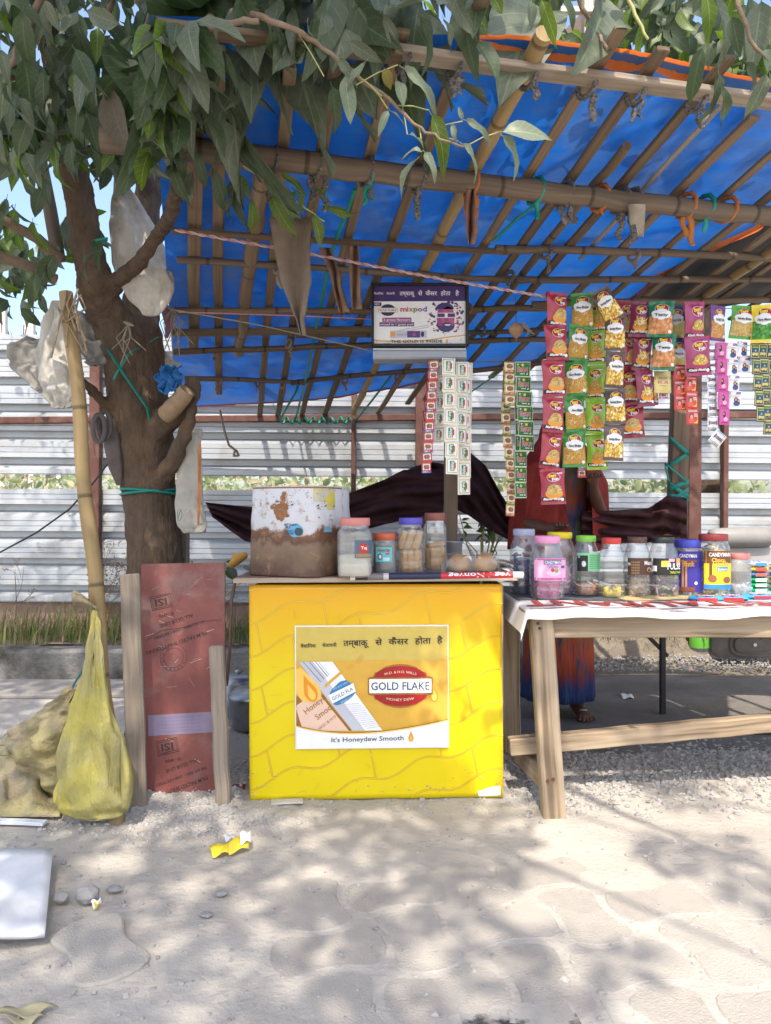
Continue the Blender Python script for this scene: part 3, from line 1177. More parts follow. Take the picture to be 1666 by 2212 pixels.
# leaves the photograph lets one trace: base, tip, depth, material
HAND = [(95, -8, 125, 70, 2.0, 1), (267, 57, 172, 20, 1.95, 1), (262, 100, 292, 70, 1.95, 1), (240, 82, 212, 100, 1.95, 1), (273, 133, 336, 192, 1.95, 1), (333, 150, 380, 200, 2.0, 1), (195, 133, 147, 237, 2.05, 1), (186, 168, 230, 192, 2.0, 1),
        (232, 178, 266, 337, 2.05, 3), (272, 200, 346, 348, 2.05, 0), (300, 265, 318, 372, 2.1, 0), (338, 186, 382, 268, 2.05, 1), (167, 218, 163, 298, 2.1, 0), (205, 190, 182, 262, 2.15, 0), (12, 165, 20, 312, 1.95, 0), (0, 100, 31, 192, 1.95, 1),
        (42, 328, 32, 424, 2.2, 2), (112, 325, 122, 420, 2.2, 2), (157, 296, 150, 384, 2.15, 0), (198, 318, 228, 394, 2.15, 0), (293, 338, 296, 421, 2.15, 0), (400, 284, 408, 350, 2.1, 4), (382, 312, 398, 410, 2.15, 0), (424, 320, 440, 404, 2.1, 0), (463, 358, 494, 474, 2.1, 0),
        (520, 368, 521, 472, 2.1, 0), (370, 336, 377, 442, 2.15, 0), (430, 165, 467, 243, 2.15, 0), (482, 102, 508, 195, 2.1, 0), (444, 6, 420, 68, 2.05, 0), (345, 122, 404, 112, 2.25, 2), (375, 28, 462, 182, 1.95, 1), (520, 145, 551, 238, 2.05, 1), (444, 232, 482, 312, 2.15, 0), (300, 135, 335, 120, 2.2, 0),
        (627, 18, 641, 92, 1.8, 1), (668, 35, 658, 80, 1.8, 1), (731, 120, 764, 182, 1.74, 1), (795, 128, 745, 182, 1.73, 1), (745, 150, 758, 281, 1.74, 1), (714, 176, 739, 290, 1.76, 0), (743, 84, 832, 141, 1.76, 1), (822, 22, 874, 122, 1.74, 1), (902, 28, 957, 128, 1.74, 0), (1028, 84, 1083, 162, 1.75, 0), (955, 33, 993, 98, 1.74, 1),
        (862, 142, 976, 215, 1.71, 1), (828, 142, 848, 195, 1.72, 4), (856, 168, 880, 221, 1.72, 1), (842, 235, 815, 284, 1.71, 1), (840, 238, 880, 258, 1.71, 1), (998, 262, 995, 226, 1.7, 1), (1000, 258, 1078, 287, 1.69, 1), (1072, 286, 1200, 272, 1.68, 1), (1080, 288, 1144, 358, 1.68, 1), (992, 306, 1060, 366, 1.69, 1), (926, 236, 992, 371, 1.72, 2),
        (918, 328, 866, 310, 1.7, 1), (906, 338, 842, 413, 1.7, 1), (915, 325, 946, 374, 1.7, 1), (880, 290, 930, 300, 1.7, 1), (975, 265, 990, 305, 1.7, 1),
        (668, 402, 739, 431, 2.1, 2), (692, 440, 784, 479, 2.1, 2), (675, 452, 702, 541, 2.1, 2), (626, 398, 678, 452, 2.12, 2), (563, 353, 651, 502, 2.15, 1), (584, 408, 620, 522, 2.15, 2), (600, 372, 670, 405, 2.15, 2), (545, 420, 548, 520, 2.15, 2), (530, 330, 600, 372, 2.15, 2), (515, 405, 470, 470, 2.15, 0), (640, 405, 600, 470, 2.12, 2),
        (1521, 96, 1482, 214, 1.72, 0), (1560, 172, 1582, 284, 1.7, 0), (1552, 152, 1550, 250, 1.72, 0), (1660, 150, 1626, 256, 1.6, 1), (1382, 38, 1402, 70, 1.8, 1), (1327, 62, 1374, 40, 1.8, 1), (1168, -6, 1201, 80, 1.75, 2), (1142, -6, 1160, 60, 1.72, 1), (1580, 28, 1598, 120, 1.72, 0), (1608, 130, 1650, 190, 1.72, 0), (1540, 90, 1520, 132, 1.75, 1), (1640, 110, 1690, 130, 1.65, 1), (700, -8, 716, 62, 1.8, 1), (980, -8, 1010, 70, 1.75, 1), (800, -8, 812, 24, 1.78, 1), (1060, -20, 1092, 44, 1.75, 2), (580, 60, 600, 128, 1.9, 0), (560, 160, 575, 215, 2.0, 0), (600, 60, 630, 150, 1.9, 0)]
for a, b, c, d, z, m in HAND:
    sprig = z < 1.75 and 735 < a < 1110 and b > 100
    leaf(tree, P(a, b, z), P(c, d, z * R.uniform(.985, 1.02)), 5 if sprig and m == 1 else m, Vector((R.gauss(0, .25), -.75, .65 + R.gauss(0, .2))) if sprig else None, R.choice((5, 8)) if 510 < a < 720 and b > 325 else None)
REG = [(-10, -40, 420, 190, 50, 2.0, 2.7, (0, 1, 0, 0, 1)), (-10, 150, 330, 300, 30, 2.1, 2.7, (0, 0, 1, 0)), (330, 0, 480, 260, 16, 2.15, 2.6, (0, 1, 1, 0, 2)), (390, 220, 540, 390, 9, 2.15, 2.6, (0, 0, 1, 2)), (430, -60, 1060, 12, 30, 1.75, 2.2, (1, 1, 0)), (1060, -90, 1666, 0, 18, 1.75, 2.2, (0, 1, 2)), (-20, 330, 105, 600, 16, 2.6, 3.0, (0, 0, 2)), (100, 480, 240, 560, 4, 2.8, 2.9, (0,))]
for x0, y0, x1, y1, n, d0, d1, ms in REG:
    for k in range(n):
        if NLEAF[0] >= 300:
            break
        d = R.uniform(d0, d1)
        a, b = R.uniform(x0, x1), R.uniform(y0, y1)
        L = R.uniform(.11, .19)
        v = Vector((R.gauss(0, .45), R.gauss(0, .35), -1)).normalized() * L
        p = P(a, b, d)
        leaf(tree, p, p + v, R.choice(ms))

# the mass of the crown: dense behind the traced leaves, then unseen high over the footpath, placed along sun rays to shade the stall
r_ = np.random.RandomState(11)
Bs, Ls = [], []


def mass(n, x0, y0, x1, y1, d0, d1, thin=0.0):
    d = r_.uniform(d0, d1, n)
    a, b = r_.uniform(x0, x1, n), r_.uniform(y0, y1, n)
    if thin:
        k = vn(a, b, .012, 7) > thin
        d, a, b = d[k], a[k], b[k]
    Bs.append(np.array([clear_awning(q_, .9) for q_ in np.stack([(a - 833) / F * d, d, CAMZ + (1106 - b) / F * d], 1)]))


mass(430, -60, -160, 420, 240, 2.3, 3.0)
mass(240, -60, 200, 330, 340, 2.4, 3.1)
mass(80, 420, -170, 900, -40, 1.8, 2.3)
mass(60, 860, -170, 1100, -60, 1.8, 2.3)
mass(60, 1080, -190, 1700, -80, 1.8, 2.3)
mass(420, -200, 250, 140, 600, 3.6, 5.0, .42)
mass(200, -150, 330, 95, 660, 3.0, 3.6, .3)
mass(70, 100, 440, 210, 560, 3.1, 3.6, .3)
n = 15000
tx = r_.uniform(-3.6, 2.6, n * 4)
ty = r_.uniform(.4, 5.2, n * 4)
tz = r_.uniform(0, 1.0, n * 4) * np.clip((ty - 2.4) * .8, 0, 1.3)
h = r_.uniform(3.6, 8.5, n * 4)
S = np.array(SUN)
base = np.stack([tx, ty, tz], 1) + S[None] * (h / S[2])[:, None]
dens = .55 * fbm(tx, ty, 1.5, 77, 2) + .45 * vn(tx, ty, 4.2, 5)
right = np.clip((tx - .05) / .5, 0, 1)
front = np.clip((2.3 - ty) / .3, 0, 1)
thr = (.23 + .09 * front) * (1 - right) + (.71 - .08 * front) * right
keep = dens > thr
for gx_, gy_, gz_, gr in ((.26, 1.71, 1.92, .21), (.1, 1.73, 1.98, .17), (-.04, 1.75, 2.08, .13), (.4, 2.7, .42, .11), (.42, 2.7, .2, .12), (.38, 2.7, .6, .07), (-.95, 3.0, 2.0, .16), (-1.3, 2.98, 1.7, .12), (-1.35, 1.95, 2.15, .14)):  # gaps kept open along the sun's rays to light sprig, counter edge and trunk
    w_ = base - np.array([gx_, gy_, gz_])
    w_ = w_ - (w_ @ S)[:, None] * S[None]
    keep &= (w_ ** 2).sum(1) > gr * gr
m_ = 2600  # extra unseen leaves added to keep the counter front in shade
tx = r_.uniform(-.62, .34, m_)
tz = r_.uniform(.0, .95, m_)
ex = np.stack([tx, np.full(m_, 2.69), tz], 1) + S[None] * (r_.uniform(3.2, 7.5, m_) / S[2])[:, None]
kp = (vn(tx, tz, 6.5, 3) > .22)
for gx_, gy_, gz_, gr in ((.27, 1.71, 1.92, .2), (.1, 1.73, 1.98, .14), (.4, 2.7, .42, .12), (.42, 2.7, .2, .1), (.38, 2.7, .6, .07)):
    w_ = ex - np.array([gx_, gy_, gz_])
    w_ = w_ - (w_ @ S)[:, None] * S[None]
    kp &= (w_ ** 2).sum(1) > gr * gr
# nothing of it may hang inside the photograph
vis = (base[:, 1] > .05) & (np.abs(base[:, 2] - CAMZ) < base[:, 1] * .78)
keep &= ~vis
Bs.append(base[keep][:n])
Bs.append(ex[kp & ~((ex[:, 1] > .05) & (np.abs(ex[:, 2] - CAMZ) < ex[:, 1] * .78))])
B_ = np.concatenate(Bs)
Ls = np.where(B_[:, 1] > 1.6, r_.uniform(.085, .15, len(B_)), r_.uniform(.1, .16, len(B_)))
foliage('foliage', 'dense dusty leaves of the crown', B_, droop(len(B_), r_), Ls, [LM[0], LM[0], LM[1], LM[1], LM[2]], tree, 3)
mb = MB()
for k in range(26):
    a = Vector((R.uniform(-1.6, -.6), R.uniform(1.4, 2.6), R.uniform(3.2, 4.2)))
    b = a + Vector((R.uniform(-1.6, 3.0), R.uniform(-3.0, .2), R.uniform(.2, 1.6)))
    mb.tube([a, a.lerp(b, .5) + Vector((0, 0, .15)), b], [.03, .018, .006], TW, 6)
obj('branch', mb, tree)

# second tree behind the awning
tree2 = thing('tree', 'dark leafy tree rising behind the front edge of the blue awning', 'tree', (2.6, 5.9, .2))
mb = MB().tube([(2.6, 5.9, .2), (2.55, 5.9, 1.6), (2.4, 5.8, 2.9), (2.2, 5.6, 4.4)], [.16, .13, .11, .06], BARK, 10)
for k in range(7):
    a = Vector((2.4, 5.8, R.uniform(2.7, 4)))
    b = a + Vector((R.uniform(-1.4, 1.2), R.uniform(-1.9, .4), R.uniform(.2, 1.3)))
    mb.tube([a, a.lerp(b, .5) + Vector((0, 0, .12)), b], [.05, .03, .01], BARK, 7)
obj('trunk', mb, tree2)
bs = []
for (x0, y0, x1, y1, n, thin) in ((1060, -80, 1215, 110, 220, .45), (1290, 10, 1700, 190, 620, .42), (1330, -150, 1700, 30, 380, .42), (880, -60, 1080, 60, 140, .5), (1180, 60, 1330, 130, 90, .2)):
    d = r_.uniform(3.6, 5.2, n)
    a, b = r_.uniform(x0, x1, n), r_.uniform(y0, y1, n)
    k = vn(a, b, .02, 9) > thin
    d, a, b = d[k], a[k], b[k]
    bs.append(np.stack([(a - 833) / F * d, d, CAMZ + (1106 - b) / F * d], 1))
bs = np.concatenate(bs)
foliage('foliage', 'dark leaves of the tree behind the awning', bs, droop(len(bs), r_), r_.uniform(.13, .22, len(bs)), [LM[0], LM[0], LM[2]], tree2, 4)

# greenery of the field and a far hedge
n = 12000
bx = r_.uniform(-6, 6.5, n)
by = r_.uniform(6.3, 9.5, n)
bz = .3 + r_.uniform(0, 1, n) ** .7 * (.95 + .28 * vn(bx, by, .9, 3) + (by - 6.3) * .1)
up = r_.normal(0, .6, (n, 3)) + np.array([0, 0, .5])
up /= np.linalg.norm(up, axis=1)[:, None]
FLD = leafmat('field_leaf', (.2, .26, .12), (.27, .32, .17), (.25, .33, .15), (.3, .3, .2), .4, .4)
FLD2 = leafmat('dry_field_leaf', (.36, .3, .18), (.42, .36, .24), (.4, .35, .22), (.4, .35, .25), .5, .3, .8)
foliage('field_plants', 'sunlit green plants beyond the fence', np.stack([bx, by, bz], 1), up, r_.uniform(.06, .15, n), [FLD, FLD, FLD, FLD2], None, 6)

# grass and weeds on the verge
GR = mat('verge_grass', (.1, .17, .03), (.2, .25, .06), 12, .7, transl=.3)
GRD = mat('dry_grass', (.28, .22, .11), (.36, .29, .16), 12, .8, transl=.2)


def blades(name, label, n, xfn, hmin, hmax, mats, seed, kind='stuff'):
    q = np.random.RandomState(seed)
    vs, fs, mi = [], [], []
    for i in range(n):
        x, y, z = xfn(q)
        h = q.uniform(hmin, hmax)
        an = q.uniform(0, 6.28)
        ln = q.uniform(.15, .9) * h
        w = q.uniform(.002, .0045)
        for k in range(4):
            t = k / 3
            ww = w * (1 - t * .95)
            px, py, pz = x + cos(an) * ln * t * t, y + sin(an) * ln * t * t, z + h * t * (1 - .25 * t * ln / h)
            vs += [(px - sin(an) * ww, py + cos(an) * ww, pz), (px + sin(an) * ww, py - cos(an) * ww, pz)]
        b = i * 8
        fs += [(b, b + 1, b + 3, b + 2), (b + 2, b + 3, b + 5, b + 4), (b + 4, b + 5, b + 7, b + 6)]
        mi += [q.randint(0, len(mats))] * 3
    me = bpy.data.meshes.new(name)
    fast_mesh(me, np.array(vs), np.array(fs), mats, True, None, mi)
    o = bpy.data.objects.new(name, me)
    COL.objects.link(o)
    return tag(o, label, None, None, kind)


def vx(q):
    c = q.choice([-2.75, -2.45, -2.2, -2.0, -1.75, -1.5, -1.25, -.9])
    return c + q.normal(0, .1), q.uniform(4.72, 5.1), .19


blades('grass', 'tufts of green and dry grass along the top of the kerb', 1700, vx, .08, .36, [GR, GR, GRD], 3)
blades('grass', 'dry grass hanging over the broken kerb', 160, lambda q: (q.normal(-2.6, .12), q.uniform(4.52, 4.62), .2 - q.uniform(0, .06)), .03, .1, [GRD, GR], 4)
blades('grass', 'dim grass on the verge behind the table', 500, lambda q: (q.uniform(-.8, 2.8), q.uniform(4.9, 5.1), .2), .05, .2, [GR, GRD], 5)

WEED = mat('dead_weed', (.16, .105, .075), (.25, .17, .12), 20, .9)


def dead_weed(label, root, h, n, seed, spread=.5, group=None):
    q = random.Random(seed)
    mb = MB()
    root = Vector(root)

    def grow(p, d, l, r, lev):
        e = p + d * l
        mid = p.lerp(e, .5) + Vector((q.gauss(0, .04), q.gauss(0, .03), q.gauss(0, .03))) * l
        mb.tube([p, mid, e], [r, r * .8, r * .55], WEED, 4, False)
        if lev < 3:
            for k in range(q.randint(2, 4)):
                grow(p.lerp(e, q.uniform(.35, 1)), (d + Vector((q.gauss(0, .6), q.gauss(0, .4), q.gauss(.05, .45)))).normalized(), l * q.uniform(.35, .6), r * .6, lev + 1)
        else:
            for k in range(2):
                c = e + Vector((q.gauss(0, .008),) * 3)
                mb.tube([c, c + Vector((q.gauss(0, .01), 0, q.gauss(0, .01)))], [.004, .001], WEED, 4, False)
    for k in range(n):
        grow(root + Vector((q.gauss(0, .04), 0, 0)), Vector((q.gauss(0, spread), q.gauss(0, .2), 1)).normalized(), h * q.uniform(.5, .75), .004, 0)
    return single('dead_weed', mb, label, 'weed', group)


dead_weed('tall brown dead weed against the metal fence behind the bamboo pole', (-1.95, 4.95, .19), .75, 4, 1)
dead_weed('dried brush of a weed between tree trunk and rusty drum', (-1.42, 4.95, .19), .6, 4, 5, .55)
dead_weed('withered single stalk hanging by the fence nearest the photo edge', (-2.52, 5.0, .2), .7, 1, 3, .1)
dead_weed('dead bush with bent twigs behind the red board', (-1.05, 4.9, .19), .55, 4, 8, .5)


def leafy(name, label, root, h, n, seed, mats, L=.08, cat='plant'):
    q = random.Random(seed)
    t = thing(name, label, cat, root)
    mb = MB()
    root = Vector(root)
    st = []
    for k in range(max(2, n // 5)):
        e = root + Vector((q.gauss(0, .25) * h, q.gauss(0, .1) * h, h * q.uniform(.55, 1)))
        mid = root.lerp(e, .5) + Vector((q.gauss(0, .04), 0, .03))
        mb.tube([root, mid, e], [.005, .004, .002], TWY, 5)
        st.append((mid, e))
    obj('stem', mb, t)
    for k in range(n):
        m_, e = q.choice(st)
        p = m_.lerp(e, q.uniform(0, 1))
        v = Vector((q.gauss(0, .7), q.gauss(-.1, .5), q.gauss(-.1, .5))).normalized() * L * q.uniform(.7, 1.2)
        o = bpy.data.objects.new('leaf', LEAF_ME[q.randrange(9)][q.choice(mats)])
        COL.objects.link(o)
        o.parent = t
        o.location = p - root
        y = v.normalized()
        x = y.cross(Vector((q.gauss(0, .3), -.6, 1))).normalized()
        o.rotation_euler = Matrix((x, y, x.cross(y))).transposed().to_euler()
        o.scale = (v.length * 1.2, v.length, v.length)
    return t


leafy('sapling', 'wilting sapling with pale leaves between trunk and rusty drum', P(480, 1290, 4.6), .34, 12, 2, (1, 2), .1)
leafy('shrub', 'small bright green bush behind the steel tumbler and buns', P(1040, 1260, 4.2), .5, 60, 4, (2, 0), .055)
leafy('shrub', 'low green bush seen between the glass jars on the counter', P(905, 1330, 4.5), .5, 40, 6, (0, 2), .06)
leafy('shrub', 'green shoots behind the brown cloth next to the second rusty post', P(850, 1120, 5.45), .3, 24, 9, (2,), .06)

# concrete frame far off
bld = thing('unfinished_building', 'pale unfinished concrete building frame far beyond the fence', 'building', P(30, 742, 45))
BC = mat('far_concrete', (.45, .43, .4), (.52, .5, .47), 2, .9)
c0 = P(30, 742, 45)
for k in range(5):
    for j in range(3):
        obj('column', MB().beam((c0.x - 4 + k * 1.7, 45 + j * 3, 0), (c0.x - 4 + k * 1.7, 45 + j * 3, c0.z + 1.3 + (k % 3) * .5), .32, .32, BC), bld)
for k in range(4):
    obj('floor_slab', MB().beam((c0.x - 5, 48, 2 + k * 3.0 * .93), (c0.x + 3.6, 48, 2 + k * 3.0 * .93), 7, .28, BC), bld)
mb = MB()
for k in range(46):
    x = c0.x - 5 + R.random() * 8.5
    mb.beam((x, 44.2 + R.random() * 6, c0.z - 3), (x, 44.5 + R.random() * 6, c0.z + R.uniform(.2, 2.3)), .05, .05, IRON)
obj('scaffold_rod', mb, bld)['kind'] = 'stuff'
# steel frame of a hoarding above the awning
hf = thing('hoarding', 'steel frame of a tall hoarding showing through leaves above the awning', 'frame', (3.1, 13, 0))
H = mat('grey_steel_frame', (.3, .27, .25), (.38, .34, .31), 5, .6, metal=.3)
obj('post', MB().beam((3.55, 13, 0), (3.55, 13, 11), .16, .16, H, up=(0, 1, 0)), hf)
obj('post', MB().beam((7.5, 13, 0), (7.5, 13, 11), .16, .16, H, up=(0, 1, 0)), hf)
obj('brace', MB().beam((2.4, 13.2, 8.6), (4.0, 13.2, 10.2), .2, .3, mat('brown_steel', (.12, .09, .08), (.17, .13, .11), 5, .7)), hf)
obj('crossbar', MB().beam((2.5, 12.85, 9.75), (7.6, 12.85, 9.75), .1, .1, H), hf)
# ================================================================== the stall: awning, posts, counter, table, sign
def tarp(name, label, front, rear, m, edge_m, lift=.004, seed=0, nv=44, lip=None):
    t = thing(name, label, 'tarpaulin', awn(*[(front[len(front) // 2][i] + rear[len(rear) // 2][i]) / 2 for i in (0, 1)]))
    n = (len(front) - 1) * 16

    def fn(u, v):
        k = min(u * (len(front) - 1), len(front) - 1.0001)
        i = int(k)
        f = k - i
        f0 = [front[i][c] * (1 - f) + front[i + 1][c] * f for c in (0, 1)]
        r0 = [rear[i][c] * (1 - f) + rear[i + 1][c] * f for c in (0, 1)]
        a, b = awn(*f0), awn(*r0)
        p = a.lerp(b, v)
        wr = (vn1(p.x, p.y, 5, seed) - .5) * .014 + (vn1(p.x * 1.7, p.y, 16, seed + 2) - .5) * .008 + (vn1(p.x * 3, p.y, 40, seed + 4) - .5) * .0025
        sag = -.03 * max(0, v - .9) / .1
        return p + AN * (lift + .006 + wr + sag * .4)
    mb = MB().grid(fn, n, nv, m)
    obj('sheet', mb, t)
    mb = MB()
    if edge_m:
        pts = [fn(i / n, 1) - AN * .003 for i in range(n + 1)]
        mb.tube(pts, .006, edge_m, 6)
        obj('hem', mb, t)
    if lip:
        def lf(u, v):
            p = fn(u * (lip[1] - lip[0]) + lip[0], 0)
            h = (.035 + .04 * vn1(u * 9, 0, 1, 5)) * min(1, u * 6) 
            return p + AN * (.004 - .014 * v) + RV * (h * v - .01) + AN * .008 * sin(pi * v)
        mb = MB().grid(lf, 90, 4, lip[2])
        obj('folded_edge', mb, t)
    return t, fn


BLUE = mat('blue_tarpaulin', (.01, .13, .53), (.017, .175, .63), 2.5, .5, .4, 14, spec=.3, transl=.25, stretch=(1, 3, 1), dirt=(.1, .17, .33), dirt_s=4, dirt_lo=.45, dirt_hi=.75)
ORANGE = mat('orange_tarpaulin', (.75, .16, .03), (.85, .24, .06), 9, .6, .2, transl=.4)
FRONT = [(322, 40), (600, 50), (860, 76), (1130, 96), (1310, 118), (1480, 152), (1700, 198), (1960, 250)]
REAR = [(380, 880), (530, 871), (720, 857), (860, 834), (1010, 800), (1190, 770), (1420, 600), (1660, 478)]
tarp('blue_tarpaulin', 'blue plastic tarpaulin stretched over the bamboo frame as a sloping roof', FRONT, REAR, BLUE, mat('red_hem', (.45, .06, .03), (.55, .1, .05), 9, .6), lip=(.36, .86, ORANGE))
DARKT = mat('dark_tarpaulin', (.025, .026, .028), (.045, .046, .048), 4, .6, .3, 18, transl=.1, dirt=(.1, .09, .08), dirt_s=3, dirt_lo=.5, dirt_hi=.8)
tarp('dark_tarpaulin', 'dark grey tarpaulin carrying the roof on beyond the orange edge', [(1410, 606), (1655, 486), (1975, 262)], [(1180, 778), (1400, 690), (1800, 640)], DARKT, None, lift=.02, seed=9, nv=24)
mb = MB()
mb.grid(lambda u, v: awn(1650 - 240 * u + 6 * sin(u * 9), 482 + 120 * u + (8 + 10 * vn1(u * 7, 0, 1, 2)) * v - 6, -.004 - .004 * v) , 40, 3, ORANGE)
single('orange_tarpaulin', mb, 'frayed orange strip where blue tarpaulin meets the dark one', 'tarpaulin')

frame = thing('bamboo_framework', 'lashed frame of bamboo poles and split slats carrying the tarpaulins', 'awning frame', (.2, 3, 1.9))


def pole(px0, py0, px1, py1, w, m, off, kind='pole', name='beam', ends=0):
    a, b = awn(px0, py0, off), awn(px1, py1, off)
    mb = MB()
    if kind == 'pole':
        L = (b - a).length
        k = max(2, int(L / .1))
        pts, rr = [], []
        ph = R.random()
        for i in range(k + 1):
            t = i / k
            pts.append(a.lerp(b, t) + Vector((R.gauss(0, .002), R.gauss(0, .002), R.gauss(0, .002) + .012 * sin(t * 3 + ph * 6))))
            rr.append(w / 2 * (1 + .05 * sin(t * L * 20 + ph)) * (1 - .12 * t))
        mb.tube(pts, rr, m, 12)
    else:
        mb.beam(a, b, w, w * .45, m, up=AN, bev=.003, seg=max(2, int((b - a).length / .25)), wob=.0025)
    return obj(name, mb, frame)


def raf(x400, y0, y1, w, m, kind='slat', nm='rafter'):
    f = lambda y: 530 + (x400 - 530) * (1350 - y) / 950
    j = R.uniform(-5, 5)
    return pole(f(y0) + j, y0, f(y1) - j, y1, w, m, -.006 - w * (.25 if kind == 'slat' else .5) - .004, kind, nm)


# beams across
pole(330, 55, 870, 124, .04, SLAT, -.055, 'slat')
pole(850, 112, 1760, 232, .046, GREYWOOD, -.052, 'slat')
pole(215, 307, 1790, 473, .07, BAMBOO_OLD, -.075)
pole(372, 498, 1100, 545, .03, SLAT, -.052, 'slat')
pole(1070, 541, 1760, 562, .032, BAMBOO_OLD, -.05)
pole(380, 569, 1130, 600, .028, BAMBOO_OLD, -.052)
pole(1080, 597, 1740, 611, .03, BAMBOO_OLD, -.05)
pole(375, 667, 1200, 668, .034, BAMBOO, -.053)
pole(1150, 663, 1740, 641, .032, BAMBOO_OLD, -.05)
pole(372, 719, 820, 712, .05, SLAT, -.05, 'slat')
pole(640, 722, 1190, 711, .026, BAMBOO_OLD, -.05)
pole(375, 754, 1190, 736, .032, BAMBOO, -.055)
pole(400, 818, 660, 829, .03, BAMBOO_OLD, -.055)
pole(630, 829, 1020, 793, .03, BAMBOO_OLD, -.055)
pole(980, 800, 1240, 782, .03, BAMBOO_OLD, -.055)
# rafters down the slope
pole(424, 60, 418, 749, .05, SLAT, -.014, 'slat', 'rafter')
pole(470, 100, 473, 850, .04, SLAT, -.014, 'slat', 'rafter')
pole(572, 340, 516, 757, .058, BAMBOO, -.034, 'pole', 'rafter')
for a in ((603, 142, 905, .036, SLAT), (682, 140, 909, .036, SLAT), (783, 64, 905, .034, SLAT), (890, -10, 902, .036, SLAT), (1128, 60, 892, .034, SLAT), (1222, 104, 872, .036, SLAT),
          (1342, 122, 850, .036, SLAT), (1400, 225, 560, .018, GREYWOOD), (1478, 250, 815, .036, SLAT), (1590, 240, 800, .03, SLAT), (1690, 260, 760, .036, SLAT), (1800, 280, 735, .034, SLAT), (1915, 300, 705, .034, SLAT), (2040, 330, 690, .034, SLAT), (2180, 350, 675, .034, SLAT)):
    raf(*a)
raf(1012, 78, 890, .046, BAMBOO_FRESH, 'pole')
raf(1286, 318, 860, .032, BAMBOO, 'pole')
raf(1860, 420, 760, .044, BAMBOO_FRESH, 'pole')
GP = mat('green_pipe', (.01, .2, .13), (.015, .27, .18), 9, .4)
mb = MB().tube([awn(768, 408, -.045), awn(716, 545, -.05), awn(660, 822, -.05), awn(640, 900, -.05)], .007, GP, 8)
obj('green_pipe', mb, frame)

RAG = mat('patterned_rag', (.03, .03, .035), (.22, .2, .18), 130, .95, .3, 200, coord='Object', detail=2)
RAGO = mat('orange_cloth_strip', (.33, .1, .02), (.45, .17, .05), 40, .9)
RAGB = mat('brown_cloth_strip', (.2, .11, .07), (.28, .17, .11), 30, .95, .4, 120)
ROPE = mat('pale_rope', (.2, .165, .125), (.28, .24, .185), 60, .95)


def tie(px, py, off, rb, m, tails=2, L=.09, w=.011, name='cloth_tie'):
    c = awn(px, py, off)
    mb = MB()
    x = AN
    y = BV.cross(AN)
    pts = [c + BV * (.012 * sin(i * .7)) + (x * cos(2 * pi * i / 9) + y * sin(2 * pi * i / 9)) * (rb + .006) for i in range(20)]
    mb.tube(pts, .006, m, 6, flat=1.4)
    for k in range(tails):
        s0 = c + Vector((R.uniform(-.015, .015), -.01, -rb * .9))
        l = L * R.uniform(.5, 1.1)
        pp = [s0 + Vector((R.gauss(0, .005) + .012 * k, R.gauss(0, .006), -l * i / 4)) for i in range(5)]
        mb.tube(pp, [w * .6, w, w * .9, w, w * .7], m, 6, flat=.3)
    return obj(name, mb, frame)


for x, y in ((872, 127), (982, 145), (1143, 165), (1268, 185), (1374, 200), (1505, 216)):
    tie(x, y, -.055, .024, RAG, R.choice((1, 2)), .08)
for x, y, m, n, l in ((590, 352, RAG, 1, .1), (683, 362, RAG, 2, .1), (792, 374, RAG, 1, .1), (905, 386, RAG, 1, .15), (1018, 398, RAGO, 2, .08), (1220, 420, RAG, 2, .12), (1296, 428, RAGO, 1, .05), (1340, 434, RAG, 2, .1), (1366, 436, RAG, 1, .1), (1482, 445, RAGO, 2, .1), (1570, 453, RAGO, 0, .1)):
    tie(x, y, -.075, .036, m, n, l)
for x, y in ((795, 376), (1157, 413), (1521, 449)):
    tie(x, y, -.075, .036, STRAP, 1, .07, .009, 'strap_tie')
for x, y in ((470, 756), (624, 742), (475, 822), (557, 827), (612, 830), (745, 822), (860, 814), (740, 668), (1010, 668), (600, 578), (640, 578), (1100, 598), (1180, 545), (1370, 552), (1040, 712), (1185, 705)):
    tie(x, y, -.054, .016, R.choice((RAG, RAGB, ROPE)), 1, .07, .008)
mb = MB()
mb.grid(lambda u, v: awn(1376 + 36 * (u - .5) * (1 - .2 * v), 440 + 70 * v, -.13 - .02 * sin(u * 3 + v * 2)), 8, 8, mat('dusty_plastic', (.3, .26, .21), (.38, .34, .28), 20, .6, .3))
obj('tied_bag', mb, frame, solid=.003)


def strip_cloth(label, pts, m, cat='cloth strip', depth_off=-.09):
    """hanging cloth: pts (px, py, width px) down its length"""
    mb = MB()
    n = len(pts)

    def fn(u, v):
        k = min(v * (n - 1), n - 1.001)
        i = int(k)
        f = k - i
        x = pts[i][0] * (1 - f) + pts[i + 1][0] * f
        y = pts[i][1] * (1 - f) + pts[i + 1][1] * f
        w = pts[i][2] * (1 - f) + pts[i + 1][2] * f
        b = awn(pts[0][0], pts[0][1], depth_off)
        d = b.y
        return P(x + w * (u - .5), y, d - .02 * sin(u * 7 + v * 3) + .01 * sin(v * 11))
    mb.grid(fn, 10, 18, m)
    return single('hanging_cloth', mb, label, cat, None, solid=.003)


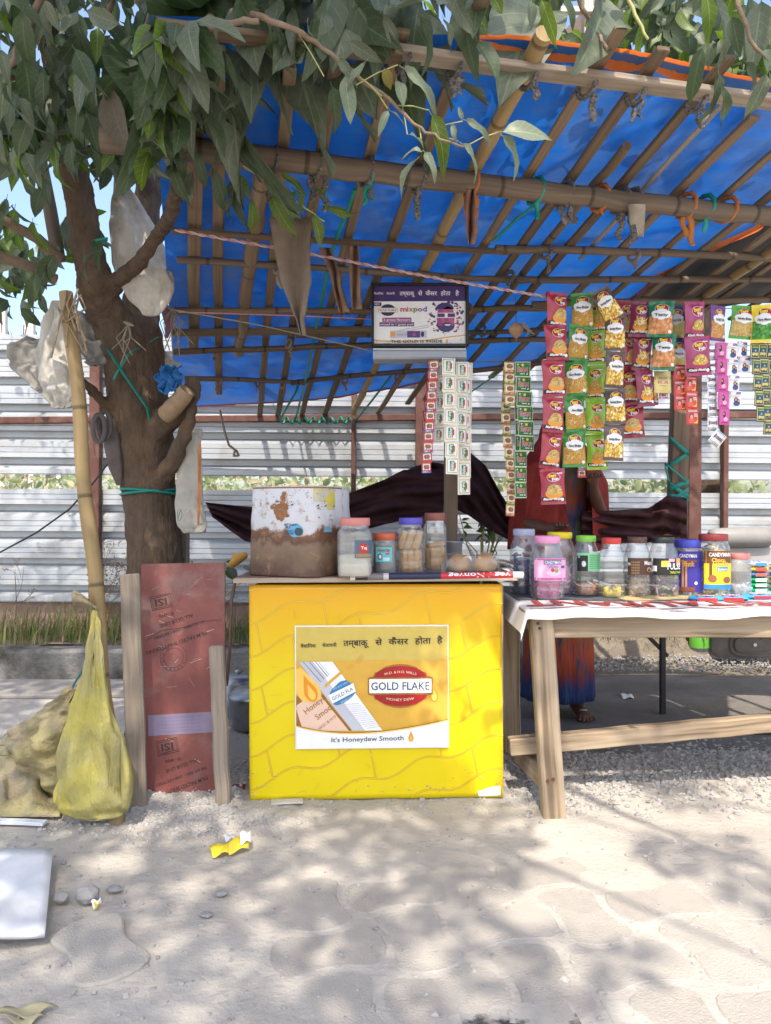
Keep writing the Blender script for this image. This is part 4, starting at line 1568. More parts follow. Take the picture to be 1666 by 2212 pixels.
strip_cloth('wide dusty brown cloth tied to a point below the bamboo beam', [(628, 470, 90), (632, 540, 75), (640, 610, 66), (644, 655, 38), (646, 672, 30), (648, 690, 16), (655, 725, 12)], mat('dusty_brown_cloth', (.17, .125, .09), (.24, .185, .14), 12, .95, .4, 90))
strip_cloth('torn brown cloth strip slanting above the light box, the longer one', [(702, 535, 24), (722, 585, 22), (728, 620, 18), (744, 675, 24)], RAGB)
strip_cloth('short brown cloth strip hanging straight beside the longer torn one', [(764, 530, 22), (766, 580, 24), (768, 640, 20), (771, 668, 22)], RAGB)
strip_cloth('rusty brown printed cloth strip below the orange knot', [(1018, 408, 18), (1016, 450, 22), (1019, 500, 24), (1018, 528, 12)], mat('rust_cloth', (.17, .08, .05), (.24, .12, .08), 20, .9), depth_off=-.14)

# ropes and lines
def rope(name, label, pts, r, m, cat='rope', sag=0.0, twist=None):
    mb = MB()
    q = []
    for i in range(len(pts) - 1):
        for k in range(10):
            t = k / 10
            q.append(pts[i].lerp(pts[i + 1], t) - Vector((0, 0, sag * 4 * t * (1 - t))))
    q.append(pts[-1])
    if twist:
        for ph, mm in ((0, m), (pi, twist)):
            d = []
            for i in range(len(q) * 5):
                k = min(i / 5, len(q) - 1.001)
                j = int(k)
                p = q[j].lerp(q[j + 1], k - j)
                d.append(p + Vector((0, cos(i * .9 + ph), sin(i * .9 + ph))) * r * .7)
            mb.tube(d, r * .75, mm, 5)
    else:
        mb.tube(q, r, m, 6)
    return single(name, mb, label, cat)


PINK = mat('pink_rope', (.4, .16, .2), (.5, .26, .28), 80, .95)
PALER = mat('pale_pink_rope', (.45, .36, .33), (.52, .43, .4), 80, .95)
tn = P(378, 497, 2.5)
rope('rope', 'pink and white twisted rope from the tree limb to the snack packets', [tn, P(690, 552, 2.62), P(960, 604, 2.7), P(1180, 641, 2.75)], .0045, PINK, twist=PALER)
rope('rope', 'thin grey cord slanting below the bamboo from tree to light box', [P(380, 670, 3.0), P(560, 702, 3.02), P(800, 757, 3.04)], .003, ROPE)
rope('rope', 'red and pale cord stretched level under the rafters', [P(385, 674, 3.1), P(640, 682, 3.1), P(812, 690, 3.1)], .0028, PINK)
rope('rope', 'loose pale strap hanging with a hooked end before the fence', [P(475, 886, 4.4), P(486, 935, 4.4), P(495, 962, 4.4), P(512, 975, 4.4), P(516, 984, 4.38), P(505, 985, 4.38), P(508, 972, 4.38)], .007, ROPE)
rope('cable', 'thin black cable sagging across the fence beside the bamboo pole', [P(250, 980, 4.9), P(200, 1045, 4.9), P(150, 1100, 4.9), P(80, 1150, 4.9), P(-40, 1215, 4.9)], .006, BLACK, 'cable')
hl = P(1000, 783, 2.95)
rope('wire', 'thin wire line from which the sachet strips hang', [P(905, 784, 2.97), P(1000, 783, 2.95), P(1160, 779, 2.95), P(1300, 740, 2.95)], .0014, mat('wire', (.1, .1, .1), None, 9, .5, metal=.8), 'wire')
rope('wire', 'wire carrying the snack packets across the top', [P(1165, 641, 2.76), P(1290, 645, 2.78), P(1420, 664, 2.82), P(1700, 668, 2.95)], .0015, _mats['wire'], 'wire')
mb = MB()
q = [P(606, 905, 4.95)]
for k in range(60):
    q.append(P(606 + 162 * k / 59, 908 + 7 * sin(k * .72 * 1.25), 5.06 - .03 * cos(k * .72 * 1.25)))
mb.tube([q[0], P(640, 845, 4.6), P(648, 815, 4.5)], .008, STRAP, 6, flat=.3)
mb.tube(q[1:], .009, STRAP, 6, flat=.3)
mb.tube([q[-1], P(800, 870, 4.6), P(845, 812, 4.35)], .008, STRAP, 6, flat=.3)
mb.tube([P(590, 872, 4.98), P(604, 900, 5.0), P(610, 915, 5.02)], .007, STRAP, 6, flat=.3)
single('green_strap', mb, 'green plastic strap wound round the rusty fence rail and up to the rafters', 'strap')
mb = MB()
mb.tube([P(970, 880, 4.7), P(1045, 828, 4.4), P(1085, 800, 4.3)], .009, STRAP, 6, flat=.3)
single('green_strap', mb, 'single green plastic strap slanting behind the white sachet strips', 'strap')
mb = MB().tube([awn(1172, 432, -.08), awn(1120, 470, -.06), awn(1066, 520, -.05)], .009, STRAP, 6, flat=.25)
single('green_strap', mb, 'green strap running slack along the tarpaulin near the thick beam', 'strap')

# ---- posts
def post(label, a, b, w, h, m, name='wooden_post'):
    return single(name, MB().beam(a, b, w, h, m, up=(0, 1, 0), bev=.006, seg=8, wob=.002), label, 'post')


post('brown wooden post standing behind the counter below the white sachets', P(968, 1640, 3.35) , P(976, 800, 3.35), .06, .05, DARKWOOD)
wp = thing('wooden_post', 'wooden post wrapped in green strap at the far side of the table', 'post', P(1461, 1246, 3.95))
obj('post_body', MB().beam(P(1459, 1244, 3.95), P(1472, 770, 3.95), .088, .07, DARKWOOD, up=(0, 1, 0), seg=8, wob=.002), wp)
for (ya, yb, tl) in ((940, 975, 1), (975, 1000, -1), (1035, 1050, -1), (1040, 1068, 1), (1052, 1078, -1), (1066, 1072, 1)):
    mb = MB()
    mb.grid(lambda u, v: P(1446 + 42 * u, (ya if tl > 0 else yb) + (yb - ya) * tl * u + 11 * v, 3.905 - .012 * sin(pi * u)), 8, 2, STRAP)
    obj('strap', mb, wp, solid=.002)
mb = MB().tube([P(1446, 1040, 3.9), P(1438, 1010, 3.89), P(1436, 1000, 3.89), P(1450, 1012, 3.89), P(1484, 1040, 3.89)], .006, STRAP, 6, flat=.3)
obj('strap', mb, wp)
bp = thing('bamboo_pole', 'tall leaning bamboo pole at the kerb side holding the awning', 'bamboo pole', G(252, 1772))
q = []
a, b = G(253, 1776), P(146, 632, 2.62)
b = P(146, 632, 2.62)
mb = MB()
n = 22
mb.tube([a.lerp(b, k / n) + Vector((.006 * sin(k * .8), 0, 0)) for k in range(n + 1)], [.026 * (1 - .1 * k / n) * (1.05 if k % 4 == 0 else 1) for k in range(n + 1)], BAMBOO_FRESH, 14)
obj('culm', mb, bp)
mb = MB().tube([P(204 + 14 * sin(i * .66), 1288 + i * .7 + 5 * cos(i), 2.62 - .03 * cos(i * .66)) for i in range(24)], .006, RAGO, 6, flat=.5)
mb.tube([P(222, 1300, 2.58), P(230, 1318, 2.575), P(224, 1338, 2.58)], .008, RAGO, 6, flat=.3)
obj('cloth_tie', mb, bp)
mb = MB()
for k in range(9):
    s = P(146 + R.uniform(-18, 30), 632 + R.uniform(-12, 14), 2.6)
    mb.tube([s, s + Vector((R.uniform(-.03, .04), -.02, -.05)), s + Vector((R.uniform(-.05, .08), -.03, -R.uniform(.08, .26)))], .0042, mat('dry_vine', (.2, .14, .08), (.3, .22, .13), 60, .9), 5, flat=.4)
obj('dry_binding', mb, bp)
mb = MB().tube([P(128, 566, 3.3), P(108, 450, 3.25), P(84, 330, 3.2), P(70, 250, 3.1)], [.03, .029, .028, .027], BAMBOO_OLD, 12)
single('bamboo_pole', mb, 'short upper bamboo pole among the leaves left of the trunk', 'bamboo pole')
mb = MB().tube([P(35, 285, 3.0), P(140, 300, 3.05)], .035, BAMBOO_OLD, 12)
single('bamboo_pole', mb, 'stub of a thick bamboo crossing behind the leaves at the top corner', 'bamboo pole')
mb = MB().beam(P(387, 1620, 3.42), P(396, 1130, 3.42), .05, .05, GREYWOOD, up=(0, 1, 0), seg=5, wob=.003)
single('wooden_post', mb, 'grey wooden post close behind the tree trunk below the woven sack', 'post')

# ---- counter
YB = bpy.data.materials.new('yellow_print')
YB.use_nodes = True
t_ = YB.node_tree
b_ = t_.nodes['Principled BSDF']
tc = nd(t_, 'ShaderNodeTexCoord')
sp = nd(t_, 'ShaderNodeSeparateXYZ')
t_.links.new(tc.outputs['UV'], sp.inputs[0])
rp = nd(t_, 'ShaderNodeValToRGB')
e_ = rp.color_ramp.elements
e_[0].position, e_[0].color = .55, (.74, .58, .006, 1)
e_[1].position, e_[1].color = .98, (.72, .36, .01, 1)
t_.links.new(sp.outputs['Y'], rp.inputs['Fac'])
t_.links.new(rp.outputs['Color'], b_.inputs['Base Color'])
b_.inputs['Roughness'].default_value = .32
b_.inputs['Specular IOR Level'].default_value = .4
cA, cB = P(541, 1726, 2.70), P(1085, 1719, 2.73)
cW = (cB - cA).length
cU = (cB - cA).normalized()
cV = Vector((-.004, 0, 1)).normalized()
cH = .782
cN = cU.cross(cV).normalized()
cO = cA.copy()


def csurf(a, b, off=0):
    k = max(0, .17 - a, a - .745, .165 - b, b - .63)
    w = (.004 * sin(a * 9 + b * 4) * sin(b * 7) + .0025 * sin(a * 23 + 2 * sin(b * 5))) * min(1, k / .05)
    w += .01 * max(0, (a - cW * .93) / (cW * .07)) ** 2 * sin(b * 8)
    return cO + cU * a + cV * b + cN * (off + .012 + w)


def cq(cx, cy):
    """crop pixel of the counter's picture -> panel coordinates"""
    px, py = 520.6 + cx * .3646, 1236.5 + cy * .3646
    return ((px - 541) / 546 * cW, (1724 - py) / 468 * cH)


counter = thing('yellow_counter', 'yellow sales counter with a cigarette advertisement on its front', 'counter', (cA + cB) / 2 + Vector((0, .25, 0)))
counter.location.z = 0
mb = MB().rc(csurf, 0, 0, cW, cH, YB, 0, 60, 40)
LIN1, LIN2 = flat('pale_yellow', (.68, .44, .03), .35), flat('ochre_line', (.42, .22, .01), .35)
lam, slo, pit = 393.0, -.322, 198.0


def wav(k, x):
    return 262 + (k - 4) * pit + slo * (x - 60) + 27 * sin((x - 20) / lam * 2 * pi + .4)


for k in range(-1, 12):
    seg = []
    for i in range(150):
        x = 60 + i * 10.1
        y = wav(k, x)
        if 70 < y < 1330 and 55 < x < 1555:
            seg.append(cq(x, y))
        else:
            if len(seg) > 2:
                mb.line(csurf, seg, .0062, LIN2, .0010)
                mb.line(csurf, seg, .0044, LIN1, .0014)
            seg = []
    if len(seg) > 2:
        mb.line(csurf, seg, .0062, LIN2, .0010)
        mb.line(csurf, seg, .0044, LIN1, .0014)
    for m_ in range(-1, 6):
        x = 75 + (k * 212 - 40) % lam + m_ * lam
        y0, y1 = wav(k, x), wav(k + 1, x + 35)
        if 62 < x < 1500 and 75 < y0 and y1 < 1325:
            mb.line(csurf, [cq(x, y0), cq(x + 17, (y0 + y1) / 2), cq(x + 35, y1)], .0062, LIN2, .0011)
            mb.line(csurf, [cq(x, y0), cq(x + 17, (y0 + y1) / 2), cq(x + 35, y1)], .0044, LIN1, .0015)
SCUFF, SMUDGE = flat('scuffed_print', (.55, .4, .06), .6), flat('dust_smudge', (.5, .42, .2), .8)
for k in range(34):
    a, b, an, l = R.uniform(.02, cW - .06), R.uniform(.02, cH - .1), R.gauss(.3, .8), R.uniform(.008, .05)
    if .15 < a < .76 and .16 < b < .64:
        continue
    mb.line(csurf, [(a, b), (a + l * cos(an) * .5, b + l * sin(an) * .5 + .002), (a + l * cos(an), b + l * sin(an))], R.uniform(.0006, .0016), SCUFF, .0018)
for k in range(36):
    mb.el(csurf, R.uniform(.01, cW - .01), abs(R.gauss(0, .04)) + .02, R.uniform(.001, .006), R.uniform(.001, .003), SMUDGE, .0019 + k * .00001, 8, 1)
# torn white at the bottom corner
mb.pg(csurf, [cq(1400, 1300), cq(1470, 1275), cq(1537, 1262), cq(1537, 1320), cq(1410, 1325)], WHITE, .002)
obj('front_panel', mb, counter, solid=.004)

mb = MB()
GOLD, DGOLD, RED_, NAVY = flat('gold', (.62, .36, .05), .35), flat('dark_gold', (.3, .13, .015), .4), flat('badge_red', (.32, .012, .015), .35), flat('navy', (.015, .03, .1), .4)
TAN, CREAM, LBLUE, GREYT = flat('khaki_gold', (.56, .42, .09), .35), flat('cream', (.8, .66, .42), .4), flat('band_blue', (.03, .2, .42), .3), flat('grey_text', (.2, .22, .25), .4)
AMBER, AMBER2, PEACH, SILV = flat('amber', (.72, .26, .02), .25), flat('honey', (.8, .5, .1), .25), flat('peach', (.72, .5, .38), .4), flat('silver_grey', (.5, .5, .55), .35)
mb.rc(csurf, *cq(324, 1035), *cq(1233, 297), WHITE, .003, 14, 12)
mb.rc(csurf, *cq(331, 1000), *cq(1227, 305), TAN, .0045, 14, 12)
mb.rc(csurf, *cq(331, 1000), *cq(1227, 508), GOLD, .0055, 14, 10)
for s_, x, w, y, h in (('वैधािनक', 403, 90, 418, .0125), ('चेतावनी', 528, 86, 414, .0125), ('तम्बाकू', 685, 150, 402, .0215), ('से', 818, 40, 398, .0215), ('कैंसर', 935, 117, 395, .0215), ('होता', 1080, 95, 391, .0215), ('है', 1180, 34, 388, .0215)):
    a, b = cq(x, y)
    mb.text(s_, csurf, a, b, cq(x + w, y)[0] - a, BLACK, h, .0075, rot=.012, bold=.012)


def cpg(pts, m, off):
    mb.pg(csurf, [cq(*p) for p in pts], m, off)


def drop(surf, cx, cy, s, mb, m, m2, off, q, rot=0.0):
    pts = []
    for i in range(28):
        a = 2 * pi * i / 28
        r = 1.0
        x, y = sin(a) * .62 * (1 if cos(a) < 0 else (1 - cos(a)) ** .75 if cos(a) < 1 else 0), -cos(a) * (1 if cos(a) < 0 else 1.75)
        pts.append((x, y))
    cr, sr = cos(rot), sin(rot)
    mb.pg(surf, [q(cx + (x * cr - y * sr) * s, cy + (x * sr + y * cr) * s) for x, y in pts], m, off)
    mb.pg(surf, [q(cx + ((x * .55 + .02) * cr - (y * .6 + .25) * sr) * s, cy + ((x * .55) * sr + (y * .6 + .25) * cr) * s) for x, y in pts], m2, off + .0006)


cpg([(331, 720), (430, 640), (660, 925), (331, 925)], DGOLD, .0062)
cpg([(331, 790), (335, 770), (455, 690), (640, 925), (370, 925)], PEACH, .0068)
cpg([(345, 512), (545, 512), (838, 925), (660, 925)], SILV, .0072)
cpg([(430, 512), (545, 512), (838, 925), (735, 925)], WHITE, .0078)
for k in range(7):
    cpg([(352 + 18 * k, 512), (358 + 18 * k, 512), (470 + 10 * k, 640 - 8 * k), (462 + 10 * k, 640 - 8 * k)], GREYT if k % 2 else SILV, .0082)
for k in range(14):
    t = k / 14
    cpg([(560 + 200 * t, 770 + 150 * t), (700 + 130 * t, 760 + 150 * t), (702 + 130 * t, 764 + 150 * t), (561 + 200 * t, 773 + 150 * t)], SILV, .0082)
cpg([(498, 650), (590, 570), (597, 585), (503, 668)], GOLD, .0088)
cpg([(528, 700), (545, 672), (590, 630), (625, 622), (650, 640), (670, 672), (678, 700), (655, 728), (612, 758), (575, 772), (552, 768), (535, 735)], LBLUE, .009)
cpg([(520, 712), (668, 640), (682, 690), (545, 762)], WHITE, .0096)
for s_, x, y, w, m_, o_ in (('GOLD FLA', 604, 703, 135, NAVY, .0102), ('HONEY DEW', 632, 737, 84, CREAM, .0096), ('W.D. & H.O. WILLS', 592, 655, 96, CREAM, .0096)):
    a, b = cq(x, y)
    mb.text(s_, csurf, a, b, cq(x + w, y)[0] - a, m_, None, o_, rot=radians(27))
for s_, x, y, w, r, m_ in (('Honeyd', 440, 765, 150, 38, DGOLD), ('Smoo', 490, 812, 110, 38, DGOLD), ('W.D. & H.O.', 515, 872, 130, 38, DGOLD)):
    a, b = cq(x, y)
    mb.text(s_, csurf, a, b, cq(x + w, y)[0] - a, m_, None, .0085, rot=radians(r))
cpg([(331, 560), (360, 545), (470, 660), (480, 715), (440, 755), (370, 750), (331, 700)], AMBER2, .0080)
drop(csurf, 415, 690, 62, mb, AMBER, AMBER2, .0092, cq, radians(-22))
# badge
drop(csurf, 1142, 712, 46, mb, AMBER, AMBER2, .0068, cq, radians(-8))


def badge(surf, q, cx, cy, s, mb, m_, off, ink=RED_, txt=NAVY):
    def oct_(k, sx=1.0):
        return [q(cx + x * s * sx + (k if x > 0 else -k), cy + y * s + (k if y > 0 else -k)) for x, y in
                ((-190, -48), (-158, -58), (-150, -78), (-128, -84), (-90, -112), (-40, -126), (0, -130), (40, -126), (90, -112), (128, -84), (150, -78), (158, -58), (190, -48),
                 (190, 48), (158, 58), (150, 78), (128, 84), (90, 112), (40, 126), (0, 130), (-40, 126), (-90, 112), (-128, 84), (-150, 78), (-158, 58), (-190, 48))]
    mb.pg(surf, oct_(6 * s, 1.0), GOLD if m_ else m_, off)
    mb.pg(surf, oct_(2 * s, 1.0), DGOLD, off + .0005)
    mb.pg(surf, [q(cx + 165 * s * cos(a) * .93, cy - 52 * s - 68 * s * sin(a)) for a in [pi * i / 14 for i in range(15)]], ink, off + .0012)
    mb.pg(surf, [q(cx + 165 * s * cos(a) * .93, cy + 52 * s + 68 * s * sin(a)) for a in [pi * i / 14 for i in range(15)]][::-1], ink, off + .0012)
    mb.pg(surf, [q(cx - 184 * s, cy + 42 * s), q(cx + 184 * s, cy + 42 * s), q(cx + 184 * s, cy - 42 * s), q(cx - 184 * s, cy - 42 * s)], WHITE, off + .0016)
    a, b = q(cx, cy)
    w = abs(q(cx + 345 * s, cy)[0] - a)
    h = abs(q(cx, cy - 46 * s)[1] - b)
    mb.text('GOLD FLAKE', surf, a, b, w, txt, h, off + .0024, bold=.008)


badge(csurf, cq, 945, 660, 1.0, mb, True, .0075)
a, b = cq(945, 575)
mb.text('W.D. & H.O. WILLS', csurf, a, b, .118, CREAM, .0085, .0098, arc=2.6)
a, b = cq(945, 742)
mb.text('HONEY DEW', csurf, a, b, .1, CREAM, .009, .0098, arc=-2.0)
for fx, fy, r in ((620, 560, .4), (745, 750, 2.2), (690, 525, 1.0), (1180, 505, .2)):
    for k in range(6):
        a, b = cq(fx + 10 * k * cos(r), fy - 10 * k * sin(r))
        for sg in (1, -1):
            mb.line(csurf, [(a, b), (a + .012 * cos(r + sg * .8), b + .012 * sin(r + sg * .8))], .0007, AMBER, .0066)
sw = [(331 + (1227 - 331) * i / 24, 892 + 52 * sin(pi * (i / 24) ** .8) - 26 * (i / 24) ** 2.2) for i in range(25)]
cpg([(x, y - 7) for x, y in sw] + [(1227, 1028), (331, 1028)], DGOLD, .0105)
cpg([(x, y - 3) for x, y in sw] + [(1227, 1028), (331, 1028)], AMBER2, .0110)
cpg([(x, y + 4) for x, y in sw] + [(1227, 1028), (331, 1028)], WHITE, .0116)
a, b = cq(750, 972)
mb.text("It's Honeydew Smooth", csurf, a, b, cq(1175, 972)[0] - a, flat('slate_text', (.1, .12, .15)), .0165, .0135, rot=.02, bold=.012)
drop(csurf, 1006, 968, 24, mb, AMBER, AMBER2, .0125, cq)
obj('poster', mb, counter)

# body of the counter and its board
mb = MB()
c0, c1 = cA + Vector((.012, .02, 0)), cB + Vector((-.012, .02, 0))
mb.beam(c0 + Vector((0, .25, .005)), c0 + Vector((0, .25, .775)), .02, .46, PLY, up=(0, 1, 0))
obj('side_panel', mb, counter)
mb = MB().beam(c1 + Vector((.012, .25, .005)), c1 + Vector((.012, .25, .775)), .022, .46, PLY, up=(0, 1, 0))
obj('side_panel', mb, counter)
mb = MB().beam((c0 + c1) / 2 + Vector((-.44, .46, .4)), (c0 + c1) / 2 + Vector((.44, .46, .4)), .015, .74, PLY)
obj('back_panel', mb, counter)
tA, tB = P(503, 1254, 2.665), P(1118, 1249, 2.69)
BOARD = wood('worn_board', (.2, .13, .1), (.3, .21, .165), grain=18, rough=.6, dirt=(.13, .09, .075))
mb = MB().beam(tA + Vector((0, .27, 0)), tB + Vector((0, .27, 0)), .54, .019, BOARD, bev=.003, seg=3)
obj('top_board', mb, counter)
mb = MB().beam(tA + Vector((.002, -.0025, -.001)), tB + Vector((-.002, -.0025, -.001)), .004, .0165, PLY, bev=.001, seg=8, wob=.0005)
obj('board_edge', mb, counter)
mb = MB()
mb.grid(lambda u, v: P(585 + 70 * u, 1727 + 12 * v - 3 * u, 2.68 - .05 * v + .02 * vn1(u * 6, v, 1, 2)), 10, 4, mat('torn_card', (.5, .47, .42), (.6, .57, .52), 12, .9))
single('torn_card', mb, 'torn pale card scrap under the bottom edge of the counter', 'scrap', solid=.003)
TOPZ = ((tA + tB) / 2).z + .0105

# ---- light box sign
sign = thing('lightbox_sign', 'framed advertising light box hanging under the bamboo roof', 'sign', P(906, 700, 3.05))
sO = P(803, 750, 3.0)
sU = (P(1012, 749, 3.0) - sO)
sW = sU.length
sU.normalize()
sH = 137 / F * 3.0
ssurf = plane(sO, sU, Vector((0, 0, 1)))


def sq(px, py):
    return ((px - 803) / 209 * sW, (750 - py) / 138 * sH)


FR = flat('black_frame', (.012, .012, .013), .35)
mb = MB()
w = .0105
for a, b, c, d in ((0, 0, sW, w), (0, sH - w * .8, sW, sH), (0, 0, w * .8, sH), (sW - w, 0, sW, sH)):
    p, q_ = ssurf(a, b), ssurf(c, d)
    mb.box((min(p.x, q_.x), sO.y - .012, min(p.z, q_.z)), (max(p.x, q_.x), sO.y + (.0302 if d - b < c - a else .03), max(p.z, q_.z)), FR, .002)
obj('frame', mb, sign)
mb = MB().box((sO.x + .006, sO.y + .02, sO.z + .006), (sO.x + sW - .006, sO.y + .09, sO.z + sH - .006), flat('black_case', (.02, .02, .02)), .003)
obj('case', mb, sign)
mb = MB()
f_ = lambda a, b, off=0: ssurf(a, b, off - .004)
PURP, VIOLET, MAG, PINKF = flat('sign_purple', (.055, .028, .13), .3), flat('violet', (.1, .03, .17), .35), flat('magenta', (.3, .06, .2), .35), flat('face_pink', (.42, .1, .2), .35)
mb.rc(f_, *sq(808, 745), *sq(1006, 617), WHITE, 0, 4, 4)
mb.rc(f_, *sq(808, 650), *sq(1006, 617), PURP, .0006, 4, 2)
for s_, x, w_, h in (('वैधािनक', 818, 20, .0085), ('चेतावनी', 844, 18, .0085), ('तम्बाकू', 880, 33, .0165), ('से', 908, 9, .0165), ('कैंसर', 932, 25, .0165), ('होता', 963, 21, .0165), ('है', 988, 8, .0165)):
    a, b = sq(x, 633)
    mb.text(s_, f_, a, b, w_ / 209 * sW, WHITE, h, .0014, bold=.01)
mb.rc(f_, *sq(808, 660), *sq(824, 652), PURP, .0006, 1, 1)
mb.text('NEW', f_, *sq(815, 656), .02, WHITE, None, .0014, bold=.02)
mb.el(f_, *sq(838, 669), .032, .024, NAVY, .0008)
mb.el(f_, *sq(838, 669), .029, .021, flat('deep_blue', (.02, .03, .09)), .0012)
mb.rc(f_, *sq(817, 674), *sq(859, 664), GOLD, .0016, 1, 1)
mb.rc(f_, *sq(818, 673), *sq(858, 665), WHITE, .002, 1, 1)
mb.text('GOLD FLAKE', f_, *sq(838, 669), 37 / 209 * sW, NAVY, .0095, .0026, bold=.01)
for i, (ch, x, w_, c) in enumerate((('m', 872, 14, (.5, .08, .06)), ('i', 881, 3, (.45, .06, .15)), ('x', 888, 9, (.5, .15, .04)), ('p', 898, 9, (.1, .3, .06)), ('o', 908, 10, (.3, .05, .25)), ('d', 918, 9, (.12, .1, .4)))):
    mb.text(ch, f_, *sq(x, 667 if ch != 'p' else 667), w_ / 209 * sW, flat('mix_%d' % i, c), .0195, .0012, bold=.03)
for s_, y, x0, x1, c in (('2 great flavours', 690, 826, 889, MAG), ('mixed in 1 great pod', 700, 820, 895, VIOLET)):
    mb.rc(f_, *sq(x0, y + 4.6), *sq(x1, y - 4.6), c, .0008, 2, 1)
    mb.text(s_, f_, *sq((x0 + x1) / 2, y), (x1 - x0 - 5) / 209 * sW, WHITE, .0085, .0014, bold=.01)
cg = [sq(858, 713), sq(926, 701), sq(928, 707), sq(860, 719)]
mb.pg(f_, cg, SILV, .0007)
mb.pg(f_, [sq(860, 715), sq(926, 703), sq(927, 705), sq(860, 717)], WHITE, .0012)
mb.rc(f_, *sq(843, 730), *sq(922, 714), SILV, .0016, 2, 1)
mb.rc(f_, *sq(880, 729), *sq(908, 715), VIOLET, .002, 1, 1)
mb.el(f_, *sq(895, 722), .008, .008, MAG, .0024, 6, 1)
mb.rc(f_, *sq(844, 727), *sq(854, 717), AMBER, .002, 1, 1)
mb.el(f_, *sq(913, 722), .007, .012, NAVY, .0024, 10, 1)
mb.text('mixpod', f_, *sq(868, 722), .042, GREYT, None, .0024)
# splash and face
q = random.Random(4)
for k in range(90):
    a = q.uniform(0, 6.28)
    r = q.uniform(24, 40)
    x, y = 964 + cos(a) * r * 1.0, 684 + sin(a) * r * 1.02
    if y < 652 or x > 1004:
        continue
    z = q.uniform(.0015, .007)
    mb.el(f_, *sq(x, y), z, z * q.uniform(.5, 1.2), q.choice((VIOLET, MAG, PINKF, PURP)), .0006 + k * .000012, 7, 1)
mb.el(f_, *sq(963, 700), .036, .033, PURP, .0024, 18, 1)
mb.el(f_, *sq(963, 686), .036, .054, MAG, .003, 20, 2)
mb.el(f_, *sq(961, 668), .037, .026, PURP, .0036, 18, 1, 0, pi)
mb.el(f_, *sq(968, 686), .027, .045, PINKF, .0036, 18, 2)
mb.el(f_, *sq(965, 705), .032, .022, PURP, .0042, 16, 1, pi, 2 * pi)
mb.el(f_, *sq(966, 702), .02, .01, PURP, .0046, 14, 1)
mb.el(f_, *sq(967, 701), .013, .006, WHITE, .0050, 12, 1, pi, 2 * pi)
for x in (953, 975):
    mb.rc(f_, *sq(x - 11, 687), *sq(x + 11, 676), WHITE, .0050, 1, 1)
    mb.rc(f_, *sq(x - 8, 685.5), *sq(x + 8, 677.5), VIOLET, .0056, 1, 1)
mb.pg(f_, [sq(962, 683), sq(966, 683), sq(969, 694), sq(960, 694)], MAG, .0048)
wv = [(808 + 198 * i / 20, 733 + 5 * sin(i / 20 * 4.2 + .3) - 8 * max(0, i / 20 - .6)) for i in range(21)]
mb.line(f_, [sq(*p) for p in wv], .004, GOLD, .0030)
for k in range(60):
    x, y = (808 + q.random() * 34, 737 + q.random() * 7) if k % 2 else (972 + q.random() * 30, 732 + q.random() * 12)
    mb.el(f_, *sq(x, y), .0012, .0012, GOLD, .0012, 5, 1)
mb.text('THE GOLD IS INSIDE', f_, *sq(900, 737.5), 112 / 209 * sW, BLACK, .0105, .0036, bold=.015)
drop(f_, 966, 738, 3.6, mb, AMBER, AMBER2, .003, sq)
obj('printed_face', mb, sign)
mb = MB()
GREYM = mat('grey_metal_housing', (.42, .44, .46), (.5, .52, .54), 6, .4, metal=.4)
hx0, hx1 = sO.x + .006, sO.x + sW - .01
pr = [(0, -.004), (.0, -.012), (-.02, -.02), (-.024, -.045), (-.018, -.052), (.05, -.056), (.07, -.004)]
vs = [(x, sO.y + a, sO.z + b) for x in (hx0, hx1) for a, b in pr]
k = len(pr)
mb.add(vs, [(i, (i + 1) % k, k + (i + 1) % k, k + i) for i in range(k)] + [tuple(range(k - 1, -1, -1)), tuple(range(k, 2 * k))], GREYM)
obj('lamp_housing', mb, sign)
mb = MB().tube([(hx0 + .02, sO.y + .075, sO.z + sH * .9), (hx0 + .03, sO.y + .07, sO.z + sH + .1)], .004, ROPE, 6)
obj('cord', mb, sign)
mb = MB().tube([(hx1 - .03, sO.y + .075, sO.z + sH * .9), (hx1 - .03, sO.y + .07, sO.z + sH + .1)], .004, ROPE, 6)
obj('cord', mb, sign)

# ---- table
TZ = .712
table = thing('wooden_table', 'rough pine trestle table with splayed leg covered by a printed banner', 'table', (1.3, 2.95, 0))
lw = .078


def leg(x0, y0, x1, y1, m=SAWN):
    obj('leg', MB().beam((x1, y1, -.01), (x0, y0, TZ - .022), lw, .06, m, up=(0, 1, 0), bev=.004, seg=6, wob=.0015), table)


fl0, fl1 = P(1168, 1330, 2.58), P(1195, 1762, 2.57)
leg(fl0.x, 2.585, fl1.x, 2.57)
leg(2.4, 2.585, 2.36, 2.57)
leg(.545, 3.28, .56, 3.3)
leg(2.4, 3.28, 2.36, 3.3)
obj('apron', MB().beam((fl0.x + lw / 2 + .003, 2.585, TZ - .062), (2.36, 2.585, TZ - .06), .032, .075, SAWN, bev=.003, seg=10, wob=.0015), table)
obj('apron', MB().beam((.55, 3.28, TZ - .06), (2.36, 3.28, TZ - .06), .03, .075, SAWN, bev=.003), table)
obj('apron', MB().beam((.54, 2.62, TZ - .06), (.54, 3.25, TZ - .06), .03, .075, SAWN, bev=.003), table)
s0, s1 = P(1100, 1612, 2.72), P(1760, 1552, 2.78)
obj('stretcher', MB().beam(s0, s1, .05, .062, SAWN, bev=.004, seg=10, wob=.002), table)
obj('brace', MB().beam(P(1108, 1608, 2.98), P(1188, 1690, 2.6), .05, .07, SAWN, bev=.004, seg=3), table)
